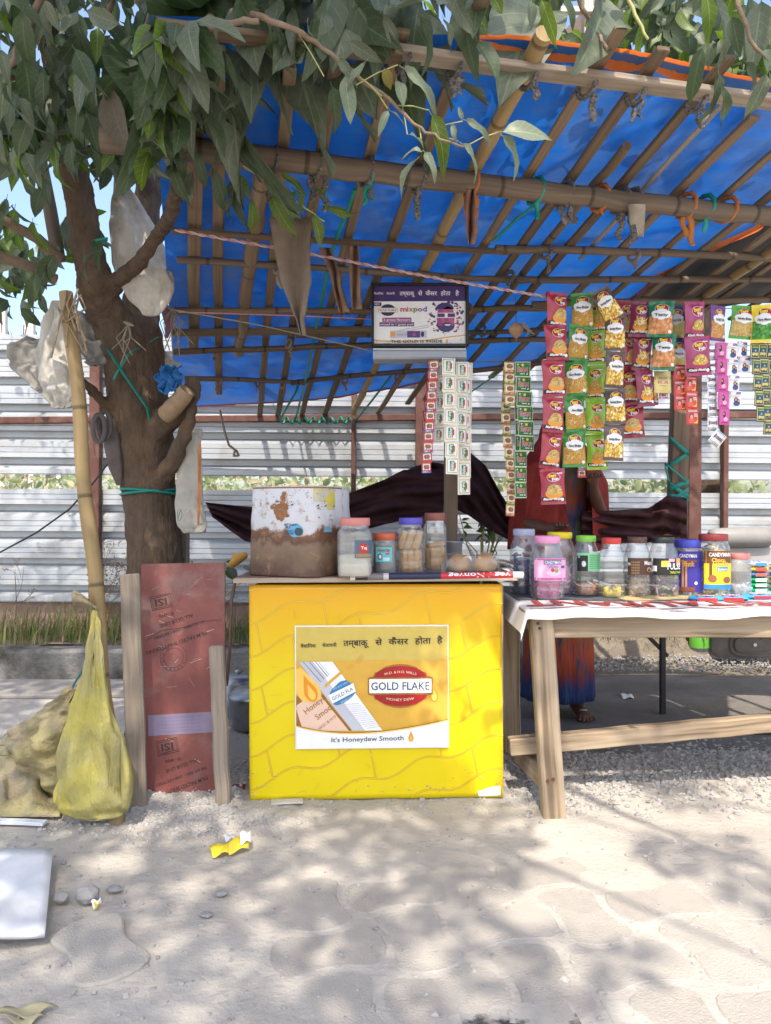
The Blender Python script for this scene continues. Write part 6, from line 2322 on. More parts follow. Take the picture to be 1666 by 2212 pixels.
def jar(label, x0, x1, yt, yb, lid, z=None, style='wave', sq=.5, fill=0.0, fillm=None, lab=None, lid_h=.085, plastic=None, csz=.0075, group='plastic jars', name='plastic_jar', stub=False):
    z = TOPZ if z is None else z
    zz = z + (.004 if z < .75 else 0)
    df = (CAMZ - zz) * F / (yb - 1106)
    r = (x1 - x0) / 2 / F * df * 1.02
    d = df + r
    r = (x1 - x0) / 2 / F * d
    c = P((x0 + x1) / 2, yb, df)
    c = Vector((((x0 + x1) / 2 - 833) / F * d, d, zz))
    H = (yb - yt) / F * d * .985
    t = thing(name, label, 'jar', c, group)
    hb = H * (1 - lid_h)
    rf_ = None
    pr = []
    if style == 'wave':
        for i in range(27):
            f = i / 26
            if f < .05:
                k = .9 + f
            elif f < .66:
                k = .97 + .022 * sin(f * 46)
            elif f < .95:
                g = (f - .66) / .29
                k = .97 - .27 * g ** 1.6
            else:
                k = .68
            pr.append((r * k, hb * f))
        rf_ = lambda a, zq: 1 + (.012 * cos(a * 20) if zq > hb * .68 else .01 * sin(a * 3 + zq * 60))
    elif style == 'rib':
        for i in range(31):
            f = i / 30
            k = (.92 + f * .8 if f < .04 else .98 - .03 * (max(0, sin(f * 30)) ** 6) if f < .8 else .98 - .2 * ((f - .8) / .14) ** 2 if f < .94 else .78)
            pr.append((r * k, hb * f))
    else:
        for i in range(25):
            f = i / 24
            k = (.9 + f * 2 if f < .04 else .98 if f < .86 else .98 - .14 * ((f - .86) / .1) ** 1.5 if f < .96 else .84)
            pr.append((r * k, hb * f))
    nk = pr[-1][0]
    obj('body', MB().lathe([(0, .002)] + pr, c, plastic or CLEAR, 40, sq=sq, rf=rf_), t)
    lr = nk * 1.1
    lp_ = [(lr * .98, hb * .985), (lr, hb * .99), (lr, H * .985), (lr * .96, H), (lr * .8, H), (lr * .78, H - .002), (0, H - .002)]
    obj('lid', MB().lathe(lp_, c, lid, 48, rf=lambda a, zq: 1 + .008 * (1 if int(a * 48 / pi) % 2 else 0)), t)
    if fill and fillm:
        q = random.Random(len(label))
        mb = MB()
        if len(fillm) == 1 and csz == 0:
            mb.lathe([(0, .004), (r * .9, .005), (r * .93, .02), (r * .93, H * fill), (r * .5, H * fill * 1.02), (0, H * fill)], c, fillm[0], 28, sq=sq)
            obj('filling', mb, t)
        elif csz > 0:
            n = int(70 * fill / .3 * (r / .06) * .0075 / csz)
            for k in range(min(240, n)):
                zz_ = q.uniform(.006, H * fill)
                a = q.uniform(-pi, pi)
                rr_ = r * q.choice((.84, .8, .6)) * q.uniform(.85, 1)
                candy(mb, c + Vector((cos(a) * rr_, sin(a) * rr_, zz_)), csz * q.uniform(.8, 1.2), q.choice(fillm), q)
            mb.lathe([(0, .004), (r * .7, .005), (r * .72, H * fill * .9), (0, H * fill * .93)], c, fillm[0], 14, sq=sq)
            obj('candies', mb, t)['kind'] = 'stuff'
    if lab:
        mb = MB()

        def ls(a, b, off=0):
            th = a / r
            an = th - pi / 2
            p_ = 2 + 6 * sq
            k = 1
            if sq:
                k = 1 / (abs(cos(an)) ** p_ + abs(sin(an)) ** p_) ** (1 / p_)
                k = 1 + (k - 1) * .55
            rr_ = r * k * 1.012 + off + .0006
            return c + Vector((sin(th) * rr_, -cos(th) * rr_, b))
        lab(mb, ls, r, H)
        obj('label', mb, t)
    return t


def lidm(n, c):
    return mat('lid_' + n, c, tuple(min(1, x * 1.15 + .01) for x in c), 12, .45, spec=.4)


TXW = WHITE


def lab_generic(lo, hi, x0, x1, bg, items=(), shapes=()):
    def f(mb, s, r, H):
        mb.rc(s, x0 * r, lo * H, x1 * r, hi * H, bg, 0, 14, 4)
        for k, (kind, a, b, w, h, m) in enumerate(shapes):
            if kind == 'r':
                mb.rc(s, (a - w / 2) * r, (b - h / 2) * H, (a + w / 2) * r, (b + h / 2) * H, m, .0008 + .0002 * k, 8, 2)
            else:
                mb.el(s, a * r, b * H, w * r / 2, h * H / 2, m, .0008 + .0002 * k, 14, 2)
        for tx, a, b, w, h, m in items:
            mb.text(tx, s, a * r, b * H, w * r, m, h * H if h else None, .003, bold=.02)
    return f


I = flat
# on the counter
jar('large clear jar with salmon lid and white sugar in its lower third', 728, 805, 1120, 1248, lidm('salmon', (.55, .2, .17)), style='rib', sq=.4, fill=.36, fillm=[SUGAR], csz=0, plastic=CLEARY, lid_h=.12,
    lab=lab_generic(.33, .62, .05, 1.05, I('worn_label_blue', (.06, .13, .2)), (('Taj', .5, .5, .3, .05, WHITE),), (('e', .5, .49, .55, .2, I('label_red', (.4, .04, .03))), ('r', .55, .37, .9, .06, I('label_earth', (.3, .2, .09))))))
jar('short jar with orange lid, dark filling and a turquoise sweet label', 806, 858, 1152, 1241, lidm('orange', (.5, .11, .05)), style='plain', sq=.3, fill=.72, fillm=[mat('dark_mix', (.06, .06, .055), (.1, .1, .09), 50, .9)], csz=0, plastic=CLEARY, lid_h=.16,
    lab=lab_generic(.3, .66, -.75, .55, I('turquoise', (.12, .5, .52)), (('गोपाल पेड़ा', -.1, .58, .95, .06, I('label_red', (.4, .04, .03))),), (('e', -.4, .43, .35, .16, I('plum', (.12, .03, .12))), ('e', -.38, .43, .2, .1, WHITE), ('r', .2, .5, .3, .05, I('pinkred', (.6, .08, .15))), ('r', .1, .37, .5, .08, I('pale_turquoise', (.5, .75, .75))))))


def rusks(t, seed, n_low, z1, r, slope):
    q = random.Random(seed)
    c = t.location
    mats_ = FOODR
    for k in range(n_low):
        a = -pi / 2 + (k - (n_low - 1) / 2) * .62
        p = c + Vector((cos(a) * r * .58, sin(a) * r * .58, .006))
        obj('rusk', MB().beam(p, p + Vector((q.gauss(0, .004), q.gauss(0, .004), z1)), r * .5, r * .36, mats_, up=(0, 1, 0), bev=r * .12, seg=5, wob=.0015, smooth=True), t)
    for k in range(slope):
        p = c + Vector(((k - slope / 2) * r * .55, -r * .3 + q.gauss(0, .004), z1 + .006))
        obj('rusk', MB().beam(p, p + Vector((r * .45, q.gauss(0, .006), z1 * .85)), r * .5, r * .34, mats_, up=(0, 1, 0), bev=r * .12, seg=5, wob=.0015, smooth=True), t)


t = jar('clear jar with violet blue lid packed with long golden rusks', 858, 917, 1119, 1241, lidm('violet', (.09, .07, .4)), style='rib', sq=.3, lid_h=.11)
rusks(t, 3, 5, .085, .052, 3)
t = jar('tall jar with brown lid half full of rusks behind the violet one', 914, 966, 1108, 1236, lidm('brown', (.24, .08, .06)), style='rib', sq=.3, lid_h=.12)
rusks(t, 5, 4, .09, .05, 0)
c = t.location
obj('rusk', MB().beam(c + Vector((-.035, -.02, .1)), c + Vector((.035, -.015, .11)), .025, .02, FOODR, bev=.006, seg=4, wob=.001, smooth=True), t)
# on the table
mx_ = lambda *cs: [mat('wrap_%d_%d_%d' % tuple(int(v * 99) for v in c), c, tuple(min(1, v * 1.4 + .04) for v in c), 60, .3, spec=.6) for c in cs]
jar('big clear jar with lilac grey lid and blue toffees at the counter end', 1101, 1163, 1144, 1288, lidm('lilac', (.4, .42, .55)), TZ, 'wave', .3, .62, mx_((.02, .02, .12), (.03, .03, .2), (.02, .02, .04), (.3, .2, .05), (.05, .05, .1)), csz=.008)
PINKL = I('label_pink', (.78, .4, .58))
jar('clear jar with pale pink lid full of pink wrapped toffees', 1144, 1219, 1160, 1299, lidm('pink', (.72, .3, .5)), TZ, 'wave', .5, .62, mx_((.4, .05, .18), (.5, .12, .28), (.3, .03, .13), (.65, .35, .45)), csz=.0075, lid_h=.1,
    lab=lab_generic(.32, .66, -.88, 1.05, PINKL, (('CANDYMAN', .1, .6, .85, .05, WHITE), ('Tofichoo', .1, .54, .6, .045, I('label_lilac', (.2, .25, .5)))), (('r', .1, .345, 1.9, .03, I('label_rose', (.5, .1, .3))), ('r', .1, .645, 1.9, .02, I('label_rose', (.5, .1, .3))), ('r', .1, .6, .95, .065, I('label_navy', (.08, .1, .25))), ('e', .15, .44, .8, .1, I('label_pale_pink', (.85, .55, .68))), ('e', .1, .48, .2, .06, I('strawberry', (.6, .05, .06))), ('e', .3, .47, .22, .06, I('label_green', (.2, .4, .08))), ('r', .65, .53, .2, .04, I('label_navy', (.08, .1, .25))))))
jar('clear jar with yellow lid showing pink labels behind the pink one', 1178, 1240, 1151, 1286, lidm('yellow', (.75, .6, .02)), TZ, 'rib', .3, .5, mx_((.6, .3, .42), (.3, .12, .3), (.75, .5, .6)), csz=.009)
jar('clear jar with lime green lid and a green and black label', 1238, 1294, 1158, 1289, lidm('lime', (.22, .55, .06)), TZ, 'wave', .3, .22, mx_((.55, .25, .12), (.3, .5, .25), (.6, .5, .35), (.15, .35, .5), (.6, .1, .1)), csz=.007,
    lab=lab_generic(.42, .72, -.9, .95, I('label_mint', (.25, .62, .32)), (('25', -.72, .66, .14, .04, WHITE),), (('r', -.5, .55, .75, .26, I('label_black', (.02, .02, .02))), ('e', -.4, .54, .3, .1, I('label_mintpale', (.6, .75, .68)))) + tuple(('r', .4, .47 + .03 * k, .8, .008, I('label_darkgreen', (.05, .25, .1))) for k in range(8))))
jar('clear jar with red lid and a few yellow sweets at the bottom', 1294, 1348, 1163, 1293, lidm('red', (.55, .05, .04)), TZ, 'wave', .4, .2, mx_((.7, .5, .03), (.75, .6, .08), (.02, .02, .02), (.6, .45, .05)), csz=.007)
jar('clear jar with dark brown lid and a coffee brown label', 1349, 1404, 1161, 1292, lidm('darkbrown', (.1, .05, .035)), TZ, 'wave', .3, .34, mx_((.3, .2, .12), (.5, .4, .3), (.12, .07, .04)), csz=.0075,
    lab=lab_generic(.38, .66, -1.0, 1.0, I('label_coffee', (.09, .045, .025)), (('Maze', .5, .58, .62, .065, WHITE), ('ze', -.85, .57, .2, .06, WHITE)), tuple(('e', -.3 + .11 * (k % 5) - .35, .41 + .045 * (k // 5), .1, .035, I('bean', (.3, .18, .09))) for k in range(25)) + (('e', .5, .47, .36, .08, I('choc_light', (.4, .26, .15))), ('e', .5, .46, .2, .05, I('choc_dark', (.05, .02, .015))))))
jar('clear jar with black lid and a black and yellow label', 1402, 1464, 1162, 1293, lidm('black', (.025, .03, .03)), TZ, 'wave', .3, .36, mx_((.03, .03, .03), (.55, .25, .35), (.6, .45, .1), (.3, .35, .1)), csz=.0085,
    lab=lab_generic(.38, .66, -1.0, 1.0, I('label_black', (.02, .02, .02)), (('PULSE', .35, .53, .9, .1, WHITE), ('TRIPLE TWIST', .45, .43, .8, .035, I('label_lime', (.5, .6, .05)))), (('r', .2, .63, .4, .05, PINKL), ('r', -.2, .57, .55, .1, I('label_yellow', (.75, .55, .08))), ('r', .75, .6, .5, .12, I('label_orange', (.75, .4, .15))), ('r', -.85, .49, .25, .09, WHITE))))
jar('blue lidded jar with a deep blue chocolate wafer label', 1455, 1514, 1167, 1289, lidm('blue', (.05, .06, .4)), TZ, 'plain', .2, .1, mx_((.6, .6, .6), (.3, .3, .35)), csz=.01, lid_h=.13,
    lab=lab_generic(.08, .8, -1.15, 1.2, I('label_blue', (.04, .03, .26)), (('CANDYMAN', -.3, .72, 1.1, .06, WHITE), ('fastik', -.25, .58, .7, .09, I('label_gold', (.7, .35, .04)))), (('r', -.3, .63, 1.2, .035, I('choc', (.2, .06, .03))), ('r', -.65, .4, .13, .5, I('wafer', (.45, .22, .08))), ('r', -.45, .38, .13, .5, I('wafer', (.45, .22, .08))), ('r', -.4, .13, 1.1, .08, I('choc', (.2, .06, .03))), ('r', .95, .45, .25, .06, WHITE), ('r', .95, .6, .22, .05, I('pale_violet', (.45, .4, .65))), ('r', .95, .52, .3, .04, I('label_gold', (.7, .35, .04))), ('e', .2, .24, .2, .06, WHITE))))
jar('clear jar with dark red lid and a yellow and brown chocolate label', 1509, 1573, 1155, 1291, lidm('maroon', (.22, .03, .03)), TZ, 'plain', .3, .82, mx_((.6, .42, .1), (.75, .62, .3), (.1, .06, .03), (.8, .8, .75)), csz=.008, lid_h=.1,
    lab=lab_generic(.13, .74, -.95, .95, I('label_sun', (.72, .55, .03)), (('CANDYMAN', 0, .68, 1.3, .06, WHITE), ('Choco', -.1, .595, .8, .06, I('label_gold2', (.75, .5, .08))), ('Double', .05, .545, .95, .06, I('label_gold2', (.75, .5, .08))), ('Eclairs', .15, .45, .6, .04, WHITE)), (('r', 0, .64, 1.9, .2, I('choc2', (.15, .05, .02))), ('r', -.55, .46, .16, .3, I('choc2', (.15, .05, .02))), ('e', -.45, .3, .5, .12, I('choc_mid', (.28, .1, .04))), ('e', .45, .28, .5, .1, I('choc_mid', (.28, .1, .04))), ('r', 0, .17, 1.9, .07, I('label_azure', (.03, .22, .6))), ('r', .15, .455, .7, .06, I('label_azure', (.03, .22, .6))))))
jar('small hazy jar with salmon lid and white pieces beside the biscuits', 1572, 1620, 1196, 1287, lidm('salmon', (.55, .2, .17)), TZ, 'plain', .3, .28, mx_((.6, .6, .62), (.7, .7, .7), (.2, .25, .4)), csz=.008, plastic=CLEARY, lid_h=.13)

# tumbler, buns, roll
c = on_top(987, 1234)
mb = MB().lathe([(.0, .002), (.03, .002), (.031, .004), (.036, .11), (.0375, .112), (.0345, .11), (.03, .01), (0, .01)], c + Vector((0, .13, 0)), mat('steel', (.55, .55, .57), None, 9, .38, metal=.8), 28)
single('steel_tumbler', mb, 'small steel tumbler standing behind the bread buns', 'tumbler')
BUN = mat('golden_bun', (.46, .21, .055), (.6, .36, .13), 9, .6, .2, 60, dirt=(.36, .15, .05), dirt_s=14, dirt_lo=.52, dirt_hi=.8)


def bun(px0, px1, yb, label):
    c = on_top((px0 + px1) / 2, yb)
    r = (px1 - px0) / 2 / F * c.y
    c = c + Vector((0, r, 0))
    mb = MB().lathe([(0, .004), (r * .7, .004), (r * .97, r * .35), (r, r * .7), (r * .9, r * 1.15), (r * .6, r * 1.45), (r * .25, r * 1.58), (0, r * 1.6)], c, BUN, 24, rf=lambda a, z: 1 + .02 * sin(a * 3 + z * 40))
    return single('bread_bun', mb, label, 'bun', 'bread buns in a bag')


bun(970, 1020, 1238, 'round golden bread bun nearer the jars in the clear bag')
bun(1024, 1077, 1239, 'round golden bread bun nearer the table in the clear bag')
mb = MB()
bc = on_top(1022, 1243) + Vector((0, .055, 0))
mb.grid(lambda u, v: bc + Vector((cos(2 * pi * u) * (.112 * (1 - .75 * v ** 3) + .005 * sin(u * 40 + v * 9)), sin(2 * pi * u) * (.056 * (1 - .8 * v ** 3) + .004 * sin(u * 57)), .002 + .083 * sin(v * pi / 2) + .005 * sin(u * 31 + v * 5) * (1 - v))), 64, 12, CLEARB)
mb.tube([bc + Vector((.07, .0, .05)), bc + Vector((.12, -.005, .045)), bc + Vector((.15, 0, .03))], [.03, .016, .03], CLEARB, 12, cap=False, flat=.6)
single('plastic_bag', mb, 'crinkled clear bag wrapped round the two bread buns', 'plastic bag')
rl = thing('rolled_banner', 'printed vinyl banner rolled up along the front edge of the counter', 'rolled banner', on_top(940, 1250))
ra, rb = P(757, 1246, 2.672), P(1130, 1242, 2.695)
rdir = (rb - ra).normalized()
rL = (rb - ra).length
rr = .0125
for a, b, m in ((0, .028, WHITE), (.028, .1, I('roll_dark', (.02, .025, .05))), (.1, .19, I('roll_grey', (.16, .15, .16))), (.19, .22, I('roll_pale', (.5, .48, .46))), (.22, .52, I('roll_navy', (.02, .025, .06))), (.52, .94, I('roll_red', (.5, .03, .035))), (.94, 1.0, WHITE)):
    k0, k1 = ra + rdir * rL * a, ra + rdir * rL * b
    obj('band', MB().tube([k0, k0.lerp(k1, .5), k1], rr, m, 16), rl)
mb = MB()


def rs2(a, b, off=0):
    t_ = b / rr
    p = ra + rdir * a
    return p + Vector((0, -cos(t_), sin(t_))) * (rr + off)


mb.text('veg / Nonveg', rs2, rL * .745, .003, rL * .36, WHITE, .0165, .0008, rot=pi, bold=.02)
obj('lettering', mb, rl)

# biscuit packets and wafers on the table
def slab(name, label, c, sx, sy, sz, ms, rz=0.0, group=None, cat='packet', txt=None):
    mb = MB()
    M_ = Matrix.Rotation(rz, 3, 'Z')
    c = Vector(c)
    for fn, m in ((1, ms[0]), (-1, ms[0])):
        def g(u, v, fn=fn):
            a, b = u * 2 - 1, v * 2 - 1
            e = (1 - abs(a) ** 6) * (1 - abs(b) ** 4)
            return c + M_ @ Vector((a * sx / 2, b * sy / 2, sz / 2 + fn * sz / 2 * e + .003 * sin(a * 9 + b * 3) * e))
        mb.grid(g, 10, 6, m)

    def s_(a, b, off=0):
        e = (1 - abs(2 * a / sx) ** 6) * (1 - abs(2 * b / sy) ** 4)
        return c + M_ @ Vector((a, b, sz / 2 + sz / 2 * e + off + .001))

    def f_(a, b, off=0):
        return c + M_ @ Vector((a, -sy / 2 - .0035 - off, b))
    if len(ms) > 1:
        mb.rc(s_, -sx * .3, -sy * .3, sx * .3, sy * .3, ms[1], .0008, 6, 4)
        mb.rc(f_, -sx * .3, sz * .2, sx * .3, sz * .8, ms[1], .0005, 2, 1)
    if txt:
        mb.text(txt, s_, 0, 0, sx * .5, ms[2], None, .002, bold=.03)
    return single(name, mb, label, cat, group)


BLUEP, REDP = I('wafer_blue', (.03, .33, .62), .3), I('wafer_red', (.55, .04, .05), .3)
for k, (px, py, rz) in enumerate(((1532, 1304, -.18), (1588, 1303, -.22), (1645, 1299, .1))):
    p = on_top(px, py, TZ)
    slab('wafer_packet', ('light blue wafer packet lying nearest the dark red lidded jar', 'light blue wafer packet in the middle of the three on the banner', 'light blue wafer packet below the stacked biscuits')[k], (p.x, p.y + .03, TZ + .007), .12, .06, .018, (BLUEP, REDP, WHITE), rz, 'blue wafer packets', txt='Oh!')
k = 0
for row, (y, cols) in enumerate(((1283, ((.0, .4, .12), (.66, .7, .68))), (1271, ((.0, .4, .12), (.66, .7, .68))), (1259, ((.02, .35, .12), (.66, .7, .68))), (1248, ((.05, .2, .5), (.6, .1, .08))), (1236, ((.65, .5, .05), (.5, .06, .05))), (1224, ((.6, .62, .65), (.05, .2, .5))))):
    for j in range(2):
        p = on_top(1645 + 48 * j, 1284, TZ)
        slab('biscuit_packet', ('%s biscuit packet on %s of the stack %s' % (('green', 'green', 'pale green', 'blue', 'yellow', 'white')[row], ('the lowest layer', 'the second layer', 'the third layer', 'the fourth layer', 'the fifth layer', 'the top')[row], ('beside the hazy jar', 'at the picture edge')[j])), (p.x, p.y + .03, TZ + .005 + row * .0215), .078, .05, .0215, (I('bis_%d' % row, cols[0], .3), I('bisb_%d' % row, cols[1], .3)), 0, 'stacked biscuit packets')
for k, (px, py, col, lb) in enumerate(((1060, 1230, (.12, .07, .05), 'dark foil snack lying behind the bread buns'), (1086, 1222, (.35, .25, .12), 'brown foil packet on the pile behind the buns'), (1105, 1238, (.1, .02, .12), 'purple chocolate foil next to the lilac lidded jar'))):
    p = on_top(px, py + 6) if k < 2 else on_top(px, 1262, TZ)
    slab('foil_packet', lb, (p.x, p.y + .08, (TOPZ if k < 2 else TZ + .006)), .09, .06, .03, (I('foil_%d' % k, col, .25, .7),), .4 * k)

# ---- hanging packets
def packet_surf(w, h, puff, seal, seed):
    def s(a, b, off=0):
        t = (b - seal) / (h - 2 * seal)
        x = min(1, abs(2 * a / w))
        e = (1 - x ** 2.3) * (sin(pi * t) ** .55 if 0 < t < 1 else 0)
        wr = .0022 * sin(a * 160 + seed) * (max(0, 1 - abs(t - .02) * 7) + max(0, 1 - abs(t - .98) * 7)) + .0012 * sin(b * 70 + a * 50 + seed)
        side = w * .035 * sin(pi * min(1, max(0, t)))
        return Vector((a * (1 - .07 * (sin(pi * t) if 0 < t < 1 else 0)), -(puff * e + wr) - off, b - h))
    return s


def packet(name, w, h, puff, base, seal_m, art, seed=1):
    mb = MB()
    seal = h * .085
    s = packet_surf(w, h, puff, seal, seed)
    nv, nu = 16, 10
    zz = lambda b, a: b + (.0012 * (1 if int((a / w + .5) * 14) % 2 else -1) if b in (0, h) else 0)
    mb.grid(lambda u, v: s((u - .5) * w, v * h), nu, nv, base)
    mb.grid(lambda u, v: Vector((s((.5 - u) * w, v * h).x, -s((.5 - u) * w, v * h).y * .8, v * h - h)), nu, nv, base)
    for lo in (0, h - seal * .8):
        mb.rc(s, -w / 2, lo, w / 2, lo + seal * .8, seal_m, .0004, 12, 3)
        for k in range(3):
            mb.rc(s, -w / 2, lo + seal * (.15 + .22 * k), w / 2, lo + seal * (.2 + .22 * k), base, .0007, 12, 1)
    art(mb, s, w, h, random.Random(seed))
    return mesh_of(name, mb)


NOOD = mat('fried_noodles', (.5, .33, .1), (.75, .57, .24), 260, .7, .5, 300, detail=2)
NOOD2 = mat('fine_bhujia', (.45, .22, .03), (.66, .4, .1), 320, .7, .5, 300, detail=2)
MIXT = mat('golden_mixture', (.4, .22, .04), (.72, .52, .12), 150, .7, .5, 200, detail=2)
STRAND = [I('strand_light', (.82, .68, .34)), I('strand_mid', (.6, .38, .1)), I('strand_dark', (.36, .19, .04))]
LOGO_R, LOGO_Y = I('logo_red', (.36, .012, .02), .3), I('logo_yellow', (.8, .62, .06), .3)
BOWL = I('bowl_orange', (.72, .27, .03), .3)


def logo(mb, s, x, y, k):
    mb.el(s, x, y, .026 * k, .0175 * k, WHITE, .0012, 16, 1)
    mb.el(s, x, y, .0245 * k, .016 * k, LOGO_R, .0018, 16, 1)
    mb.text('Easy', s, x - .004 * k, y + .0065 * k, .031 * k, LOGO_Y, .0115 * k, .0036, rot=.14, bold=.045)
    mb.text('Fun', s, x + .006 * k, y - .007 * k, .025 * k, WHITE, .0115 * k, .0036, rot=.14, bold=.045)


def strands(mb, s, q, cx, cy, rx, ry, n, L, wd, mats_, off, curve=True):
    for k in range(n):
        a, r_k = q.uniform(0, 2 * pi), sqrt(q.random())
        x, y = cx + rx * r_k * cos(a), cy + ry * r_k * sin(a)
        an = q.uniform(0, pi)
        b = q.uniform(-1, 1) * .6
        pts = [(x + cos(an) * L * (t - .5) - sin(an) * L * b * (t - .5) ** 2, y + sin(an) * L * (t - .5) + cos(an) * L * b * (t - .5) ** 2) for t in (0, .33, .66, 1)]
        mb.line(s, pts, wd, q.choice(mats_), off + k * .00001)


def art_bowl(txt, heap, pieces, band=BLACK, bowl=BOWL, sty='n'):
    def f(mb, s, w, h, q):
        logo(mb, s, .004, h * .74, 1.0)
        mb.rc(s, w * .18, h * .845, w * .4, h * .87, WHITE, .0012, 2, 1)
        mb.rc(s, -w * .48, h * .09, w * .48, h * .2, band, .0012, 8, 2)
        mb.el(s, .004, h * .30, w * .37, h * .165, bowl, .0018, 18, 3, pi, 2 * pi)
        mb.el(s, .004, h * .31, w * .37, h * .05, bowl, .0022, 18, 2)
        mb.el(s, .004, h * .33, w * .34, h * .075, heap, .0028, 16, 2)
        mb.el(s, .004, h * .36, w * .3, h * .17, heap, .0030, 16, 3, 0, pi)
        if sty == 'n':
            strands(mb, s, q, .004, h * .41, w * .26, h * .09, 46, w * .2, .0011, pieces, .0036)
        elif sty == 'w':
            strands(mb, s, q, .004, h * .41, w * .26, h * .09, 26, w * .3, .003, pieces, .0036)
        else:
            for k in range(60):
                a, r_k = q.uniform(0, 2 * pi), sqrt(q.random())
                mb.el(s, .004 + w * .27 * r_k * cos(a), h * .4 + h * .1 * r_k * sin(a), .0026 * q.uniform(.7, 1.3), .0024, q.choice(pieces), .0036 + k * .00001, 6, 1)
        mb.text(txt, s, -.004, h * .145, w * .72, WHITE, .0078, .0036, shear=.25, bold=.035)
        mb.el(s, w * .36, h * .13, .006, .006, WHITE, .0018, 10, 1)
    return f


def art_window(txt, snack, pieces, big=False, pc=.0045):
    def f(mb, s, w, h, q):
        mb.rc(s, -w * .47, h * .09, w * .47, h * .56, snack, .0012, 10, 6)
        n = 90 if not big else 60
        for k in range(n):
            x, y = q.uniform(-.44, .44) * w, q.uniform(.1, .55) * h
            if pc > .003:
                mb.el(s, x, y, pc * q.uniform(.7, 1.2), pc * q.uniform(.5, .9), q.choice(pieces), .0016 + k * .00001, 7, 1, rot=q.uniform(0, 3))
            else:
                strands(mb, s, q, x, y, .001, .001, 1, .014, .0011, pieces, .0016 + k * .00001)
        for a, b, r in ((-.2, .58, .17), (.0, .55, .2), (.2, .58, .17), (-.26, .63, .14), (.26, .63, .14), (0, .63, .25)):
            mb.el(s, a * w, b * h, r * w, r * w * .8, WHITE, .0032, 12, 2)
        mb.text(txt, s, 0, h * .585, w * .56, BLACK, .009, .0052, bold=.03)
        mb.rc(s, -w * .12, h * .535, w * .12, h * .54, BLACK, .0045, 1, 1)
        logo(mb, s, .002, h * .77, 1.0)
        mb.el(s, w * .37, h * .14, .006, .006, WHITE, .0022, 10, 1)
    return f


C_ = lambda n, c: mat('foil_' + n, c, tuple(min(1, v * 1.25 + .01) for v in c), 16, .28, .15, 22, spec=.6)
RED, GRN, LIME, BRN, MAR, DGR, NVY, MGT, PRP, GRN2, YLG = C_('red', (.3, .012, .03)), C_('green', (.03, .2, .02)), C_('lime', (.24, .42, .015)), C_('brown', (.07, .04, .025)), C_('maroon', (.2, .015, .05)), C_('deep_green', (.01, .14, .06)), C_('navy', (.012, .02, .1)), C_('magenta', (.3, .02, .1)), C_('purple', (.13, .02, .16)), C_('leaf_green', (.08, .3, .02)), C_('yellow', (.7, .55, .02))
DAL = [I('dal_a', (.62, .36, .08)), I('dal_b', (.72, .48, .14)), I('dal_c', (.45, .22, .04))]
PW, PH = .092, .132
ME = {
    'red': [packet('packet', PW, PH, .017, RED, C_('red_seal', (.24, .01, .03)), art_bowl('Bikaneri Bhujia', NOOD, STRAND), s) for s in (1, 2)],
    'aloo': [packet('packet', PW, PH, .016, GRN, GRN, art_window('Aloo Bhujiya', NOOD2, STRAND, pc=.002), s) for s in (3, 4)],
    'chana': [packet('packet', PW, PH, .017, LIME, LIME, art_bowl('Chana Dal', NOOD2, DAL, sty='d'), s) for s in (5, 6)],
    'bombay': [packet('packet', PW, PH, .017, BRN, BRN, art_window('Bombay Mixture', MIXT, [I('mix_a', (.75, .55, .1)), I('mix_b', (.6, .36, .06)), I('mix_c', (.4, .14, .05)), I('mix_d', (.8, .66, .25))], pc=.006), s) for s in (7, 8)],
    'tadka': [packet('packet', PW, PH, .016, MAR, MAR, art_bowl('Punjabi Tadka', NOOD2, STRAND, sty='w'), 9)],
    'tasty': [packet('packet', PW, PH, .017, DGR, DGR, art_window('Tasty', mat('peanut', (.45, .18, .06), (.6, .28, .1), 90, .6), [I('nut_a', (.6, .26, .1)), I('nut_b', (.5, .18, .06)), I('nut_c', (.7, .36, .16))], pc=.0075), 10)],
    'moong': [packet('packet', PW, PH, .016, NVY, NVY, art_window('Moong Dal', mat('moong', (.55, .45, .12), (.72, .62, .24), 160, .6), [I('moong_a', (.72, .6, .2)), I('moong_b', (.6, .46, .1))], pc=.0035), 11)],
    'khatta': [packet('packet', PW, PH, .017, MGT, MGT, art_bowl('Khatta Meetha', MIXT, [I('km_a', (.8, .65, .3)), I('km_b', (.7, .6, .1)), I('km_c', (.5, .3, .1))], bowl=MGT, sty='d'), 12)],
    'purple': [packet('packet', PW, PH, .014, PRP, PRP, art_window('PUNJABI TADKA', mat('orange_sticks', (.5, .2, .06), (.65, .32, .12), 60, .6), STRAND, pc=.002), 13)],
    'corn': [packet('packet', PW, PH, .014, GRN2, GRN2, art_window('Nimbu Bhujia', NOOD, STRAND, pc=.002), 14)],
    'peas': [packet('packet', PW, PH, .016, YLG, YLG, art_window('Hara Matar', mat('green_peas', (.04, .2, .03), (.1, .34, .06), 90, .6), [I('pea_a', (.07, .3, .05)), I('pea_b', (.12, .4, .08)), I('pea_c', (.03, .18, .03))], pc=.006), 15)],
}
X1 = lambda cx: 867.7 + cx * .2452
X2 = lambda cx: 1266.8 + cx * .2452
Y_ = lambda cy: 596.5 + cy * .2452


